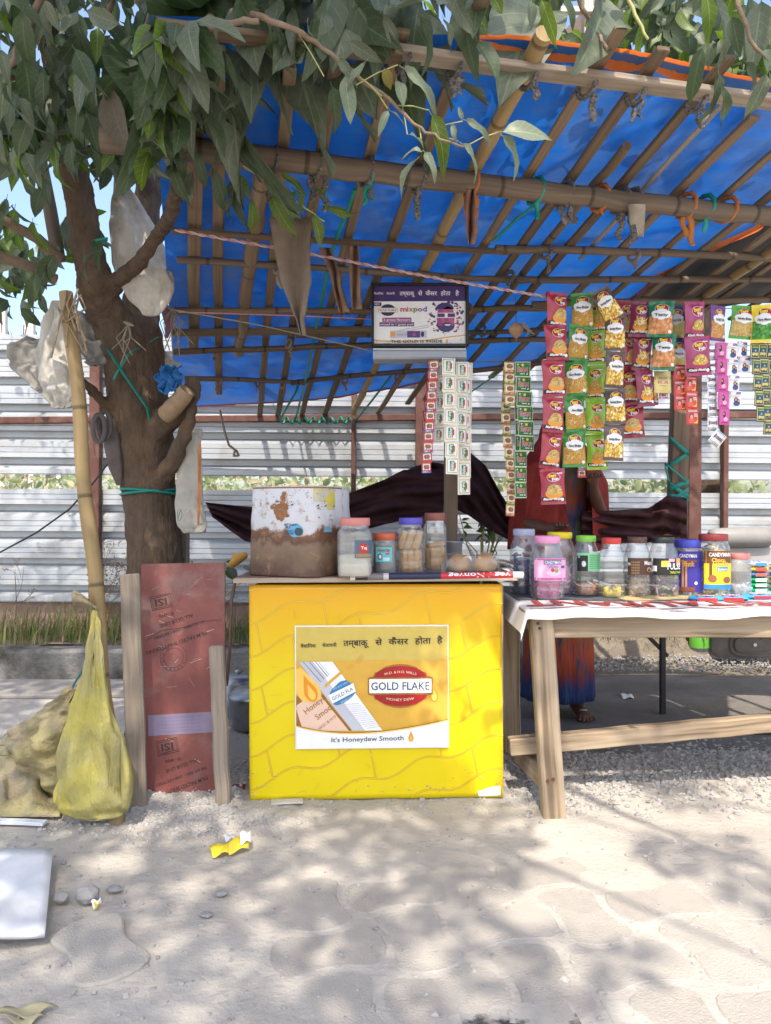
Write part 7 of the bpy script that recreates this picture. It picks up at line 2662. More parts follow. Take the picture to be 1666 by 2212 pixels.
def strip(label, kind, centres, wpx, d, group='hanging strips of snack packets', hpx=None, tilt=None, name='snack_strip'):
    """a chain of packets sealed end to end; centres in photo pixels"""
    wm = wpx / F * d
    k = wm / PW
    top = P(centres[0][0], centres[0][1], d)
    t = thing(name, label, 'snack strip', (top.x, top.y, top.z + PH * k / 2), group)
    hp = hpx or (centres[1][1] - centres[0][1] + 2 if len(centres) > 1 else PH * k / d * F)
    kz = hp / F * d / PH
    for i, (x, y) in enumerate(centres):
        c = P(x, y, d)
        rz = R.uniform(-.5, .5)
        ry = R.uniform(-.09, .09) if tilt is None else tilt[min(i, len(tilt) - 1)]
        o = share('packet', R.choice(ME[kind]), t, (0, 0, 0), (R.uniform(-.13, .13), ry, rz), (k * R.uniform(.96, 1.05), k * R.uniform(.8, 1.25), kz))
        up = Vector((sin(ry), 0, cos(ry)))
        o.location = c + up * (PH * kz / 2) - t.location + Vector((0, R.uniform(-.006, .006), 0))
    return t


strip('six dark red noodle snack packets in a chain, the longest strip', 'red', [(X1(1375), Y_(300)), (X1(1360), Y_(588)), (X1(1342), Y_(905)), (X1(1328), Y_(1225)), (X1(1318), Y_(1540)), (X1(1328), Y_(1855))], 54, 2.74, hpx=78)
strip('five dark green snack packets with white clouds beside the long red strip', 'aloo', [(X1(1590), Y_(310)), (X1(1560), Y_(588)), (X1(1540), Y_(905)), (X1(1525), Y_(1215)), (X1(1520), Y_(1525))], 49, 2.79, hpx=78)
strip('five lime green snack packets with orange bowls half hidden by brown ones', 'chana', [(X2(95), Y_(350)), (X2(80), Y_(625)), (X2(75), Y_(938)), (X2(75), Y_(1245)), (X2(100), Y_(1550))], 46, 2.83, hpx=76)
strip('five brown snack packets with golden mixture hanging proud of the lime ones', 'bombay', [(X2(185), Y_(260)), (X2(252), Y_(500)), (X2(256), Y_(825)), (X2(254), Y_(1150)), (X2(235), Y_(1470))], 45, 2.72, hpx=78, tilt=[-.5, .02, 0, .0, .06])
strip('four red noodle packets hanging behind the brown mixture strip', 'red', [(X2(345), Y_(375)), (X2(370), Y_(665)), (X2(378), Y_(968)), (X2(398), Y_(1275))], 50, 2.9, hpx=77)
strip('three maroon snack packets with brown sticks next to the dark green pair', 'tadka', [(X2(470), Y_(382)), (X2(498), Y_(668)), (X2(516), Y_(990))], 42, 2.84, hpx=78)
strip('two deep green packets of peanuts hanging one below the other', 'tasty', [(X2(655), Y_(382)), (X2(682), Y_(670))], 52, 2.8, hpx=80)
strip('two navy packets of pale dal half behind the peanut pair', 'moong', [(X2(798), Y_(410)), (X2(810), Y_(710))], 40, 2.88, hpx=76)
strip('two magenta packets with a mixed snack bowl above the red sachets', 'khatta', [(X2(962), Y_(398)), (X2(982), Y_(705))], 54, 2.8, hpx=84)
strip('single purple packet of orange sticks between magenta and green ones', 'purple', [(X2(1165), Y_(415))], 47, 2.84, hpx=76, tilt=[-.02])
strip('single green packet slightly crooked with its lower seal folded', 'corn', [(X2(1385), Y_(405))], 52, 2.86, hpx=72, tilt=[.1])
strip('single yellow and green packet of green peas at the picture edge', 'peas', [(X2(1560), Y_(420))], 50, 2.84, hpx=82, tilt=[.03])
strip('maroon packet turned edge on behind the lowest maroon one', 'tadka', [(X2(590), Y_(1010))], 26, 2.9, hpx=62, tilt=[-.1])


# ---- sachet strips
def sachet(w, h, base, edge, art, puff=.0035):
    mb = MB()

    def s(a, b, off=0):
        e = (1 - abs(2 * a / w) ** 4) * (1 - abs(2 * b / h) ** 4)
        return Vector((a, -puff * max(0, e) - off, b))
    mb.grid(lambda u, v: s((u - .5) * w, (v - .5) * h), 6, 6, edge)
    mb.grid(lambda u, v: Vector(((.5 - u) * w, .0008, (v - .5) * h)), 1, 1, edge)
    mb.rc(s, -w * .43, -h * .43, w * .43, h * .43, base, .0004, 4, 4)
    art(mb, s, w, h)
    return mesh_of('sachet', mb)


def a_shik(txt):
    def f(mb, s, w, h):
        mb.rc(s, -w * .36, -h * .36, w * .36, h * .36, WHITE, .0008, 3, 3)
        mb.rc(s, -w * .2, -h * .3, w * .14, h * .3, I('sachet_green', (.015, .2, .05)), .0012, 2, 2)
        mb.text(txt, s, -w * .04, 0, h * .56, WHITE, w * .22, .0018, rot=pi / 2, bold=.03)
        mb.rc(s, w * .14, -h * .16, w * .24, h * .2, I('sachet_red', (.55, .03, .04)), .0012, 1, 1)
    return f


def a_dil(mb, s, w, h):
    mb.rc(s, -w * .47, -h * .45, w * .47, h * .45, I('dil_green', (.015, .17, .03)), .0007, 3, 3)
    mb.el(s, 0, h * .27, w * .09, h * .1, LOGO_Y, .0012, 10, 1)
    mb.text('िदलबाग', s, 0, -h * .04, w * .74, WHITE, h * .27, .0012, bold=.06)
    mb.text('िदलबाग', s, 0, -h * .04, w * .72, I('dil_red', (.5, .02, .05)), h * .26, .0018, bold=.02)
    mb.rc(s, -w * .14, -h * .33, w * .16, -h * .28, WHITE, .0012, 1, 1)
    mb.el(s, w * .35, h * .33, w * .03, w * .03, LOGO_Y, .0012, 6, 1)


def a_ss(top, mid, txt):
    def f(mb, s, w, h):
        mb.rc(s, -w * .5, -h * .5, w * .5, -h * .26, top, .0008, 2, 1)
        if txt:
            mb.text(txt, s, -w * .12, -h * .37, w * .5, WHITE, h * .13, .0014, bold=.04)
        mb.rc(s, -w * .38, -h * .2, w * .38, h * .36, WHITE, .0008, 2, 2)
        mb.el(s, 0, h * .08, w * .32, h * .22, mid, .0014, 9, 1)
        mb.el(s, w * .05, h * .12, w * .18, h * .1, I('nutbrown', (.36, .17, .07)), .0018, 7, 1)
        mb.rc(s, -w * .36, h * .36, w * .36, h * .46, I('ss_yellow', (.6, .35, .05)), .0012, 1, 1)
    return f


def a_sada(mb, s, w, h):
    mb.rc(s, -w * .44, -h * .44, w * .44, h * .44, I('sada_red', (.5, .02, .02)), .0006, 2, 2)
    mb.pg(s, [(w * .1, -h * .44), (w * .44, -h * .44), (w * .44, h * .1)], I('sada_yellow', (.75, .55, .04)), .001)
    mb.text('SADACIA', s, 0, h * .3, w * .76, WHITE, h * .1, .0014, bold=.03)
    mb.el(s, -w * .1, -h * .3, w * .26, h * .16, I('sada_cloth', (.65, .12, .1)), .0012, 10, 1)
    mb.el(s, -w * .1, -h * .02, w * .17, h * .17, I('hair', (.03, .015, .012)), .0014, 12, 1)
    mb.el(s, -w * .1, -h * .06, w * .13, h * .14, I('skin_print', (.62, .35, .22)), .0018, 12, 1)
    for k in range(3):
        mb.rc(s, w * .12, h * (.1 - .07 * k), w * .38, h * (.13 - .07 * k), WHITE, .0012, 1, 1)


def a_silver(mb, s, w, h):
    for k in range(7):
        mb.rc(s, -w * .42 + k * w * .12, -h * .48, -w * .38 + k * w * .12, -h * .3, BLACK, .001, 1, 1)
        mb.rc(s, -w * .42 + k * w * .12, h * .36, -w * .38 + k * w * .12, h * .46, BLACK, .001, 1, 1)
    mb.rc(s, -w * .38, -h * .14, w * .38, h * .2, I('sug_pink', (.45, .2, .22)), .001, 1, 1)
    mb.text('SUGANDH', s, 0, h * .03, w * .7, I('sug_dark', (.16, .03, .04)), h * .2, .0016, bold=.04)


def a_pink(mb, s, w, h):
    mb.rc(s, -w * .46, -h * .46, w * .46, h * .46, I('sh_pink', (.55, .07, .3)), .0006, 2, 2)
    mb.el(s, -w * .05, h * .12, w * .12, h * .2, I('hair', (.03, .015, .012)), .001, 10, 1)
    mb.el(s, -w * .1, h * .16, w * .06, h * .08, I('skin_print', (.62, .35, .22)), .0014, 8, 1)
    mb.el(s, w * .08, -h * .16, w * .2, h * .13, I('pale_pinkprint', (.75, .4, .55)), .001, 10, 1)
    mb.rc(s, -w * .3, -h * .4, w * .3, -h * .33, I('darkpink', (.3, .02, .15)), .001, 1, 1)


def a_clinic(mb, s, w, h):
    mb.rc(s, -w * .46, h * .28, w * .2, h * .44, I('clin_red', (.6, .1, .12)), .0008, 1, 1)
    mb.rc(s, w * .2, h * .28, w * .46, h * .44, I('clin_blue', (.1, .2, .5)), .0008, 1, 1)
    mb.text('CLINIC', s, 0, h * .17, w * .8, I('clin_grey', (.35, .38, .45)), h * .12, .0012)
    mb.el(s, w * .12, -h * .28, w * .28, h * .16, I('clin_navy', (.04, .1, .3)), .0008, 10, 1)
    mb.el(s, w * .05, -h * .05, w * .16, h * .16, I('hair', (.03, .015, .012)), .0010, 10, 1)
    mb.el(s, w * .24, -h * .12, w * .12, h * .13, I('hair', (.03, .015, .012)), .0012, 10, 1)
    mb.el(s, w * .04, -h * .04, w * .08, h * .09, I('skin_print', (.62, .35, .22)), .0016, 8, 1)
    mb.el(s, w * .24, -h * .11, w * .07, h * .08, I('skin_print', (.62, .35, .22)), .0016, 8, 1)


def a_gg(mb, s, w, h):
    mb.rc(s, -w * .36, -h * .4, w * .36, h * .36, I('gg_dark', (.02, .06, .05)), .0008, 2, 2)
    mb.rc(s, -w * .28, -h * .12, w * .28, h * .2, I('gg_blue', (.02, .09, .12)), .0012, 1, 1)
    mb.el(s, 0, 0, w * .1, h * .07, I('gg_pale', (.3, .36, .34)), .0016, 8, 1)
    mb.rc(s, -w * .3, h * .24, w * .3, h * .34, I('gg_lime', (.12, .2, .03)), .0012, 1, 1)


def a_cof(mb, s, w, h):
    mb.rc(s, -w * .46, h * .1, w * .46, h * .22, BLACK, .0008, 2, 1)
    mb.el(s, 0, h * .18, w * .36, h * .14, I('cof_gold', (.45, .36, .14), .3), .0012, 12, 1)
    mb.text('Sunrise', s, 0, h * .18, w * .5, BLACK, h * .08, .0018)
    mb.rc(s, -w * .3, -h * .08, w * .3, h * .02, I('cof_red', (.5, .06, .04)), .0008, 1, 1)
    mb.text('Extra Plus', s, 0, -h * .03, w * .5, WHITE, h * .06, .0014)
    mb.rc(s, -w * .2, -h * .2, w * .2, -h * .18, BLACK, .0008, 1, 1)


FG, FS = mat('gold_foil', (.5, .38, .12), (.62, .5, .22), 40, .3, .3, 60, metal=.4), mat('silver_foil', (.55, .57, .58), (.72, .74, .75), 50, .25, .4, 60, metal=.7)
CREAMP = I('sachet_cream', (.74, .7, .6))
SM = {
    'shik': [sachet(.052, .062, FG, WHITE, a_shik('Shikhar')), sachet(.052, .062, FG, WHITE, a_shik('िशखर'))],
    'dil': [sachet(.056, .058, I('dil_green', (.015, .17, .03)), CREAMP, a_dil)],
    'ss': [sachet(.038, .042, C_('ss_red', (.42, .03, .05)), C_('ss_red', (.42, .03, .05)), a_ss(I('ss_blue', (.03, .16, .45)), I('ss_brown', (.25, .1, .04)), 'SS-1')), sachet(.038, .042, C_('ss_red', (.42, .03, .05)), C_('ss_red', (.42, .03, .05)), a_ss(I('ss_pinkred', (.5, .06, .08)), I('ss_brown', (.25, .1, .04)), None))],
    'gold': [sachet(.04, .047, FG, FG, a_ss(I('gut_red', (.42, .05, .07)), I('ss_brown', (.25, .1, .04)), None)), sachet(.04, .047, FG, FG, a_ss(I('gut_green', (.08, .2, .04)), I('ss_brown', (.25, .1, .04)), None))],
    'sada': [sachet(.042, .058, C_('sadared', (.5, .03, .02)), C_('sadared', (.5, .03, .02)), a_sada)],
    'silver': [sachet(.04, .055, FS, FS, a_silver)],
    'pink': [sachet(.038, .062, C_('pinkfoil', (.5, .06, .27)), C_('pinkfoil', (.5, .06, .27)), a_pink)],
    'clinic': [sachet(.042, .064, WHITE, WHITE, a_clinic)],
    'gg': [sachet(.036, .058, FG, C_('darkgreenfoil', (.02, .06, .05)), a_gg)],
    'coffee': [sachet(.062, .076, FG, FG, a_cof)],
}
SZ = {'shik': (.052, .062), 'dil': (.056, .058), 'ss': (.038, .042), 'gold': (.04, .047), 'sada': (.042, .058), 'silver': (.04, .055), 'pink': (.038, .062), 'clinic': (.042, .064), 'gg': (.036, .058), 'coffee': (.062, .076)}


def sstrip(label, kind, x0, y0, x1, y1, n, d, wpx, rz=0.0, sway=0.0, group='hanging strips of sachets', bow=0.0):
    w, h = SZ[kind]
    kx = wpx / F * d / w
    pitch = (y1 - y0) / n
    kz = pitch / F * d / h * 1.005
    top = P(x0, y0, d)
    t = thing('sachet_strip', label, 'sachet strip', top, group)
    for i in range(n):
        f = (i + .5) / n
        x = x0 + (x1 - x0) * f + sway * sin(f * 7 + len(label))
        c = P(x, y0 + (y1 - y0) * f, d + bow * sin(f * 9))
        ry = -atan2((x1 - x0) / n + sway * .5 * cos(f * 7), pitch) * .6
        share('sachet', SM[kind][i % len(SM[kind])], t, c - t.location, (R.uniform(-.1, .1), -ry + R.uniform(-.02, .02), rz + R.uniform(-.2, .2)), (kx, kx, kz))
    return t


sstrip('narrow red and blue sachet strip nearest the light box, in front', 'ss', X1(290), Y_(745), X1(215), Y_(1735), 11, 2.9, 21)
sstrip('red and blue sachet strip turned sideways behind the narrow one', 'ss', X1(255), Y_(750), X1(200), Y_(1365), 7, 2.95, 14, .9)
sstrip('front white and green sachet strip with eight sachets below the light box', 'shik', X1(412), Y_(722), X1(450), Y_(1745), 7, 2.88, 29)
sstrip('white sachet strip with sideways print left behind the front one', 'shik', X1(350), Y_(760), X1(330), Y_(1470), 5, 2.94, 27, -.5)
sstrip('white sachet strip beside the front one ending halfway down', 'shik', X1(538), Y_(755), X1(520), Y_(1480), 5, 2.92, 28, .3)
sstrip('longest white and green sachet strip reaching lowest beside the wooden post', 'shik', X1(570), Y_(760), X1(548), Y_(1925), 8, 2.96, 28, .1)
sstrip('short gold sachet strip in front of the wavy gold one', 'gold', X1(950), Y_(755), X1(958), Y_(1145), 4, 2.9, 23)
sstrip('long wavy gold sachet strip twisting down to the lowest end', 'gold', X1(925), Y_(800), X1(955), Y_(2115), 13, 2.95, 21, .3, 4, bow=.02)
sstrip('green sachet strip with six red lettered sachets hanging in front', 'dil', X1(1062), Y_(755), X1(1108), Y_(1540), 6, 2.88, 32)
sstrip('green sachet strip showing its last sachets below the front green one', 'dil', X1(1050), Y_(1130), X1(1050), Y_(1955), 6, 2.95, 27, .2)
sstrip('dark edge of a green sachet strip turned aside at the gold strips', 'dil', X1(1015), Y_(760), X1(1008), Y_(1940), 9, 2.99, 14, 1.0)
sstrip('red and blue sachet strip hidden low between lime and red snack packets', 'ss', X1(1590), Y_(1640), X1(1585), Y_(1775), 2, 2.92, 18)
sstrip('gold coffee sachet pair below the peanut packets', 'coffee', X2(672), Y_(835), X2(672), Y_(1030), 1, 2.84, 36)
sstrip('tiny brown sachet hanging below the gold coffee sachet', 'ss', X2(680), Y_(1030), X2(680), Y_(1080), 1, 2.86, 18)
sstrip('red sachet strip with portrait, the shorter one ending in yellow', 'sada', X2(815), Y_(780), X2(830), Y_(1180), 3, 2.86, 25)
sstrip('red sachet strip with portrait, the longer one by the wooden post', 'sada', X2(915), Y_(870), X2(938), Y_(1305), 3.0 and 3, 2.84, 25)
sstrip('crinkled silver sachet strip left of the pink strip', 'silver', X2(1100), Y_(600), X2(1115), Y_(1360), 6, 2.86, 22)
t = sstrip('loose silver sachet dangling askew below the silver strip', 'silver', X2(1120), Y_(1365), X2(1190), Y_(1500), 1, 2.84, 28)
for c_ in t.children:
    c_.rotation_euler = (0, .7, .1)
sstrip('bright pink shampoo sachet strip between silver and white ones', 'pink', X2(1180), Y_(585), X2(1220), Y_(1310), 5, 2.85, 23)
sstrip('white shampoo sachet strip, the longer of two beside the pink one', 'clinic', X2(1275), Y_(585), X2(1315), Y_(1155), 4, 2.86, 25)
sstrip('white shampoo sachet strip, the shorter of two', 'clinic', X2(1365), Y_(575), X2(1395), Y_(850), 2, 2.88, 25)
sstrip('gold edged dark green sachet strip nearer the white sachets', 'gg', X2(1480), Y_(590), X2(1545), Y_(1285), 5, 2.86, 20)
sstrip('gold edged dark green sachet strip at the picture edge, the longer', 'gg', X2(1550), Y_(590), X2(1610), Y_(1395), 6, 2.86, 20)
sstrip('gold edged dark green strip cut by the picture edge', 'gg', X2(1620), Y_(590), X2(1680), Y_(1300), 5, 2.88, 20)
mb = MB()
c = P(1115, 714, 2.9)
mb.lathe([(0, -.03), (.01, -.026), (.028, -.005), (.03, .01), (.018, .026), (.004, .032)], c, mat('dried_bulb', (.3, .18, .1), (.42, .28, .17), 20, .8, .5), 14)
for k in range(5):
    mb.tube([c + Vector((.01, 0, .025)), c + Vector((.03 + .01 * k, -.01, .03 - .012 * k)), c + Vector((.05 - .004 * k, 0, -.004 * k - .01))], [.006, .008, .002], mat('dry_husk', (.38, .3, .2), (.48, .4, .28), 30, .9), 5, flat=.3)
mb.tube([c + Vector((0, 0, .03)), P(1114, 640, 2.9)], .0008, BLACK, 4)
mb.tube([c + Vector((0, 0, -.028)), c + Vector((.002, 0, -.045))], [.004, .001], I('chilli', (.4, .06, .03)), 5)
single('hanging_charm', mb, 'dried bulb with husk hanging on a thread between light box and packets', 'charm')

# ---- dark cloths behind
def cloth(label, top, bot, d, m, seed, name='cloth'):
    mb = MB()
    n = len(top) - 1

    def fn(u, v):
        k = min(u * n, n - 1e-4)
        i = int(k)
        f = k - i
        a = [top[i][c] * (1 - f) + top[i + 1][c] * f for c in (0, 1)]
        b = [bot[i][c] * (1 - f) + bot[i + 1][c] * f for c in (0, 1)]
        return P(a[0] + (b[0] - a[0]) * v, a[1] + (b[1] - a[1]) * v, d + .05 * sin(v * 9 + u * 7 + seed) * (.3 + .7 * v) + .03 * (vn1(u * 9, v * 4, 1, seed) - .5) + .03 * sin(v * 21 - u * 12))
    mb.grid(fn, 14 * n, 16, m)
    return single(name, mb, label, 'cloth', solid=.003)


MRN = mat('dark_maroon_cloth', (.06, .024, .03), (.095, .04, .048), 14, .85, .3, 120, transl=.45)
MRNP = mat('patterned_maroon_cloth', (.05, .014, .018), (.09, .03, .03), 20, .8, .3, 90, transl=.2, dirt=(.2, .09, .04), dirt_s=14, dirt_lo=.6, dirt_hi=.68)
cloth('dark maroon cloth slung between trunk and post behind the rusty drum', [(444, 1085), (540, 1095), (650, 1100), (752, 1066), (830, 1036), (872, 1016), (962, 1012)], [(460, 1118), (530, 1168), (640, 1190), (742, 1172), (800, 1140), (872, 1124), (958, 1108)], 4.0, MRN, 1)
cloth('thin dark cloth peak rising behind the white sachets', [(862, 1022), (905, 1006), (935, 998), (962, 1004)], [(862, 1060), (905, 1062), (935, 1064), (962, 1066)], 4.15, MRN, 7)
cloth('dark maroon cloth sagging from the post to the woman', [(984, 998), (1015, 978), (1050, 1006), (1092, 1084), (1140, 1100)], [(984, 1098), (1010, 1112), (1050, 1140), (1100, 1166), (1140, 1172)], 3.95, MRN, 4)
cloth('patterned maroon cloth stretched across to the strapped post', [(1256, 1104), (1330, 1104), (1400, 1098), (1440, 1072), (1484, 1076)], [(1256, 1172), (1330, 1175), (1400, 1172), (1440, 1170), (1484, 1168)], 3.72, MRNP, 9)

# ---- slippers, bottle, seat, litter
FLIP = I('flipflop_red', (.2, .04, .05), .7)


def flipflop(x0, x1, py, label, rz):
    c = G((x0 + x1) / 2, py)
    t = thing('flip_flop', label, 'slipper', c, 'pair of red flip-flops', rz)
    L = (x1 - x0) / F * c.y
    out = [(L / 2 * cos(a) * (1.0), .045 * sin(a) * (1 + .18 * cos(a))) for a in [i * 2 * pi / 20 for i in range(20)]]
    mb = MB()
    mb.add([(x, y, .004) for x, y in out] + [(x, y, .02) for x, y in out], [(i, (i + 1) % 20, 20 + (i + 1) % 20, 20 + i) for i in range(20)] + [tuple(range(19, -1, -1))], I('sole_pale', (.4, .3, .28)))
    mb.add([(x, y, .0205) for x, y in out], [tuple(range(20))], FLIP)
    obj('sole', mb, t, local=True)
    mb = MB().tube([(L * .3, 0, .02), (L * .12, .02, .04), (-L * .05, .042, .022)], .005, BLACK, 6).tube([(L * .3, 0, .02), (L * .12, -.02, .04), (-L * .05, -.042, .022)], .005, BLACK, 6)
    obj('strap', mb, t, local=True)
    return t


flipflop(1214, 1258, 1612, 'red flip-flop closest to the splayed table leg', .1)
flipflop(1262, 1320, 1610, 'red flip-flop lying a step further from the leg', -.25)
c = G(1655, 1580)
mb = MB().grid(lambda u, v: Vector((c.x + (u - .5) * .16, c.y + .05 * sin(2 * pi * v), .035 + .032 * cos(2 * pi * v) * (1.2 - .5 * abs(u - .3)))), 12, 14, mat('brown_shoe', (.1, .055, .04), (.15, .09, .07), 20, .6))
mb.box((c.x - .085, c.y - .055, .0), (c.x + .08, c.y + .055, .012), BLACK, .004)
single('shoe', mb, 'brown shoe on the ground under the table stretcher at the edge', 'shoe')
c = G(1512, 1440)
bt = thing('plastic_bottle', 'empty two litre plastic bottle with green label under the table', 'bottle', c)
r = .066
obj('body', MB().lathe([(0, .004), (r * .8, .004), (r, .02), (r * .97, .08), (r, .14), (r, .2), (r * .8, .25), (r * .35, .29), (r * .28, .31)], c, CLEAR, 24), bt)
obj('label', MB().lathe([(r * 1.01, .135), (r * 1.015, .14), (r * 1.015, .2), (r * 1.0, .205)], c, I('bottle_green', (.12, .4, .04)), 24), bt)
obj('cap', MB().lathe([(r * .32, .3), (r * .32, .325), (0, .326)], c, I('cap_green', (.05, .3, .05)), 16), bt)
LEATH = mat('grey_brown_leatherette', (.13, .105, .09), (.18, .15, .13), 8, .45, .3, 60, dirt=(.26, .23, .2), dirt_s=3)
c = G(1600, 1452) + Vector((.12, .06, 0))
seat = thing('padded_seat', 'old brown leatherette seat with button tufting beyond the table', 'seat', (c.x, c.y + .3, 0))


def pad(lo, hi, e=.18, dimple=None):
    lo, hi = Vector(lo), Vector(hi)
    mb = MB()
    m = (lo + hi) / 2
    hs = (hi - lo) / 2

    def fn(u, v):
        th, ph = 2 * pi * u, pi * (v - .5)
        sg = lambda w, p: math.copysign(abs(w) ** p, w)
        x, y, z = sg(cos(ph), e * 1.6) * sg(cos(th), e * 1.6), sg(cos(ph), e * 1.6) * sg(sin(th), e * 1.6), sg(sin(ph), e * 1.6)
        return m + Vector((x * hs.x, y * hs.y, z * hs.z))
    mb.grid(fn, 48, 28, LEATH)
    return mb


obj('cushion', pad((c.x - .27, c.y, .03), (c.x + .6, c.y + .55, .32)), seat)
mb = MB()
ps = plane((c.x - .1, c.y - .004, .17), (1, 0, 0), (0, 0, 1))
for k, (a, b) in enumerate(((.16, .075), (.13, .05))):
    mb.tube([ps(a * math.copysign(abs(cos(t)) ** .6, cos(t)) + .1, b * math.copysign(abs(sin(t)) ** .6, sin(t)), .001) for t in [i * 2 * pi / 32 for i in range(33)]], .006, LEATH, 6)
obj('piping', mb, seat)
obj('button', MB().add([ps(.1 + .012 * cos(t), .012 * sin(t), .008) for t in [i * pi / 6 for i in range(12)]], [tuple(range(12))], mat('button_metal', (.6, .6, .6), None, 9, .3, metal=.9)), seat)
ra_, rb_ = P(1532, 1163, 4.7), P(1664, 1160, 4.7)
GREYL = mat('grey_leatherette', (.2, .19, .18), (.25, .24, .23), 8, .5, .2, 50)
mb = MB().tube([ra_ + (rb_ - ra_) * t for t in (0, .03, .1, .5, .9, .97, 1)], [.04, .06, .064, .066, .064, .06, .04], GREYL, 20)
obj('headrest', mb, seat)
obj('backrest', MB().box((ra_.x + .1, 4.7, .3), (rb_.x + .4, 4.8, .84), mat('pale_grey_back', (.3, .29, .28), (.37, .36, .35), 6, .6), .02), seat)

FOAM = mat('white_foam_board', (.62, .64, .67), (.68, .69, .71), 5, .7, .15, 80, dirt=(.6, .59, .57), dirt_s=2)
mb = MB()
z0, z1 = .03, .02
q4 = [G(-60, 1852, .035), G(113, 1843, .028), G(97, 2018, .03), G(-60, 2036, .035)]
nrm = Vector((0, 0, 1))
mb.grid(lambda u, v: (q4[0].lerp(q4[1], u)).lerp(q4[3].lerp(q4[2], u), v) + nrm * .008 * sin(u * 3 + v * 2), 8, 8, FOAM)
single('foam_board', mb, 'big white board lying flat at the lower edge of the footpath', 'board', solid=.014)
mb = MB().beam(G(-30, 1772, .012), G(98, 1778, .012), .03, .012, FOAM, bev=.002, seg=3, wob=.001)
single('white_strip', mb, 'thin white strip of board before the yellow sheeting', 'strip')
YP = mat('yellow_paper', (.72, .55, .02), (.78, .62, .06), 14, .6)


def scrap(name, label, quads, m, cat='scrap'):
    mb = MB()
    for pts, mm in quads:
        p = [G(a, b, z) for a, b, z in pts]
        mb.grid(lambda u, v: p[0].lerp(p[1], u).lerp(p[3].lerp(p[2], u), v) + Vector((0, 0, .006 * sin(u * 6 + v * 4))), 6, 4, mm or m)
    return single(name, mb, label, cat, solid=.0015)


scrap('paper_scrap', 'torn yellow and white paper scrap lying before the counter', [(((452, 1832, .01), (500, 1815, .03), (496, 1842, .012), (460, 1850, .008)), YP), (((495, 1820, .03), (538, 1798, .035), (538, 1832, .012), (494, 1844, .012)), YP), (((518, 1800, .04), (541, 1794, .045), (541, 1818, .03), (520, 1822, .03)), WHITE), (((482, 1806, .025), (505, 1800, .02), (508, 1812, .015), (488, 1816, .015)), WHITE)], YP)
scrap('paper_scrap', 'tiny yellow and white paper bit beside the rubble lump', [(((196, 1950, .02), (216, 1938, .03), (220, 1950, .012), (202, 1962, .01)), WHITE), (((202, 1954, .022), (214, 1947, .026), (216, 1954, .016), (206, 1960, .013)), YP)], WHITE)
scrap('paper_scrap', 'small pale wrapper under the table between the legs', [(((1340, 1500, .01), (1362, 1498, .012), (1370, 1508, .006), (1346, 1508, .006)), WHITE)], WHITE)
scrap('dry_leaf', 'dry fallen leaf lying at the bottom corner of the footpath', [(((-10, 2185, .012), (60, 2168, .02), (126, 2172, .01), (60, 2200, .012)), mat('fallen_leaf', (.36, .31, .18), (.44, .39, .24), 14, .8)), (((-10, 2190, .012), (60, 2198, .013), (100, 2190, .01), (50, 2225, .01)), _mats['fallen_leaf'])], WHITE, 'leaf')


def rock(label, px0, px1, py, h, m, seed):
    q_ = np.random.RandomState(seed)
    c = G((px0 + px1) / 2, py)
    r = (px1 - px0) / 2 / F * c.y
    mb = MB()
    V = ICO * q_.uniform(.75, 1.15, (12, 1)) * np.array([r, r * .75, h / 2])
    mb.add([(c.x + v[0], c.y + r * .5 + v[1], h * .42 + v[2]) for v in V], [tuple(f) for f in ICF], m, False)
    o = single('stone', mb, label, 'stone')
    md = o.modifiers.new('b', 'BEVEL')
    md.width = r * .08
    return o


RKM = mat('broken_concrete', (.26, .25, .24), (.38, .365, .35), 18, .95, .7, 90, spec=.1)
rock('largest broken concrete lump beside the white board', 150, 218, 1960, .06, RKM, 1)
rock('smaller concrete lump touching the white board', 106, 150, 1958, .04, RKM, 2)
rock('flat chip of concrete with pale edge next to the lump', 220, 262, 1932, .02, RKM, 3)
rock('small pebble between the rubble and the paver', 458, 494, 1940, .016, RKM, 4)
rock('little flat stone near the edge of the pavers', 425, 462, 1985, .012, RKM, 5)

# ================================================================== the woman behind the table
SKIN = mat('brown_skin', (.12, .055, .032), (.15, .072, .044), 20, .5, .1, 120)
wx, wy = .9, 3.86
per = thing('person', 'woman in red shawl and multicoloured skirt standing behind the table', 'person', (wx, wy, 0))
bmv = [(0, 0, .86), (0, 0, 1.02), (0, -.005, 1.16), (0, 0, 1.27), (0, -.01, 1.335), (0, -.02, 1.385), (0, -.025, 1.47), (0, -.02, 1.53)]
rad = [(.14, .11), (.125, .095), (.135, .1), (.12, .085), (.048, .048), (.055, .06), (.07, .083), (.05, .06)]
edg = [(i, i + 1) for i in range(7)]


def chain(start, pts, rr_):
    p = start
    for v, r_ in zip(pts, rr_):
        bmv.append(v)
        rad.append((r_, r_) if not isinstance(r_, tuple) else r_)
        edg.append((p, len(bmv) - 1))
        p = len(bmv) - 1
    return p


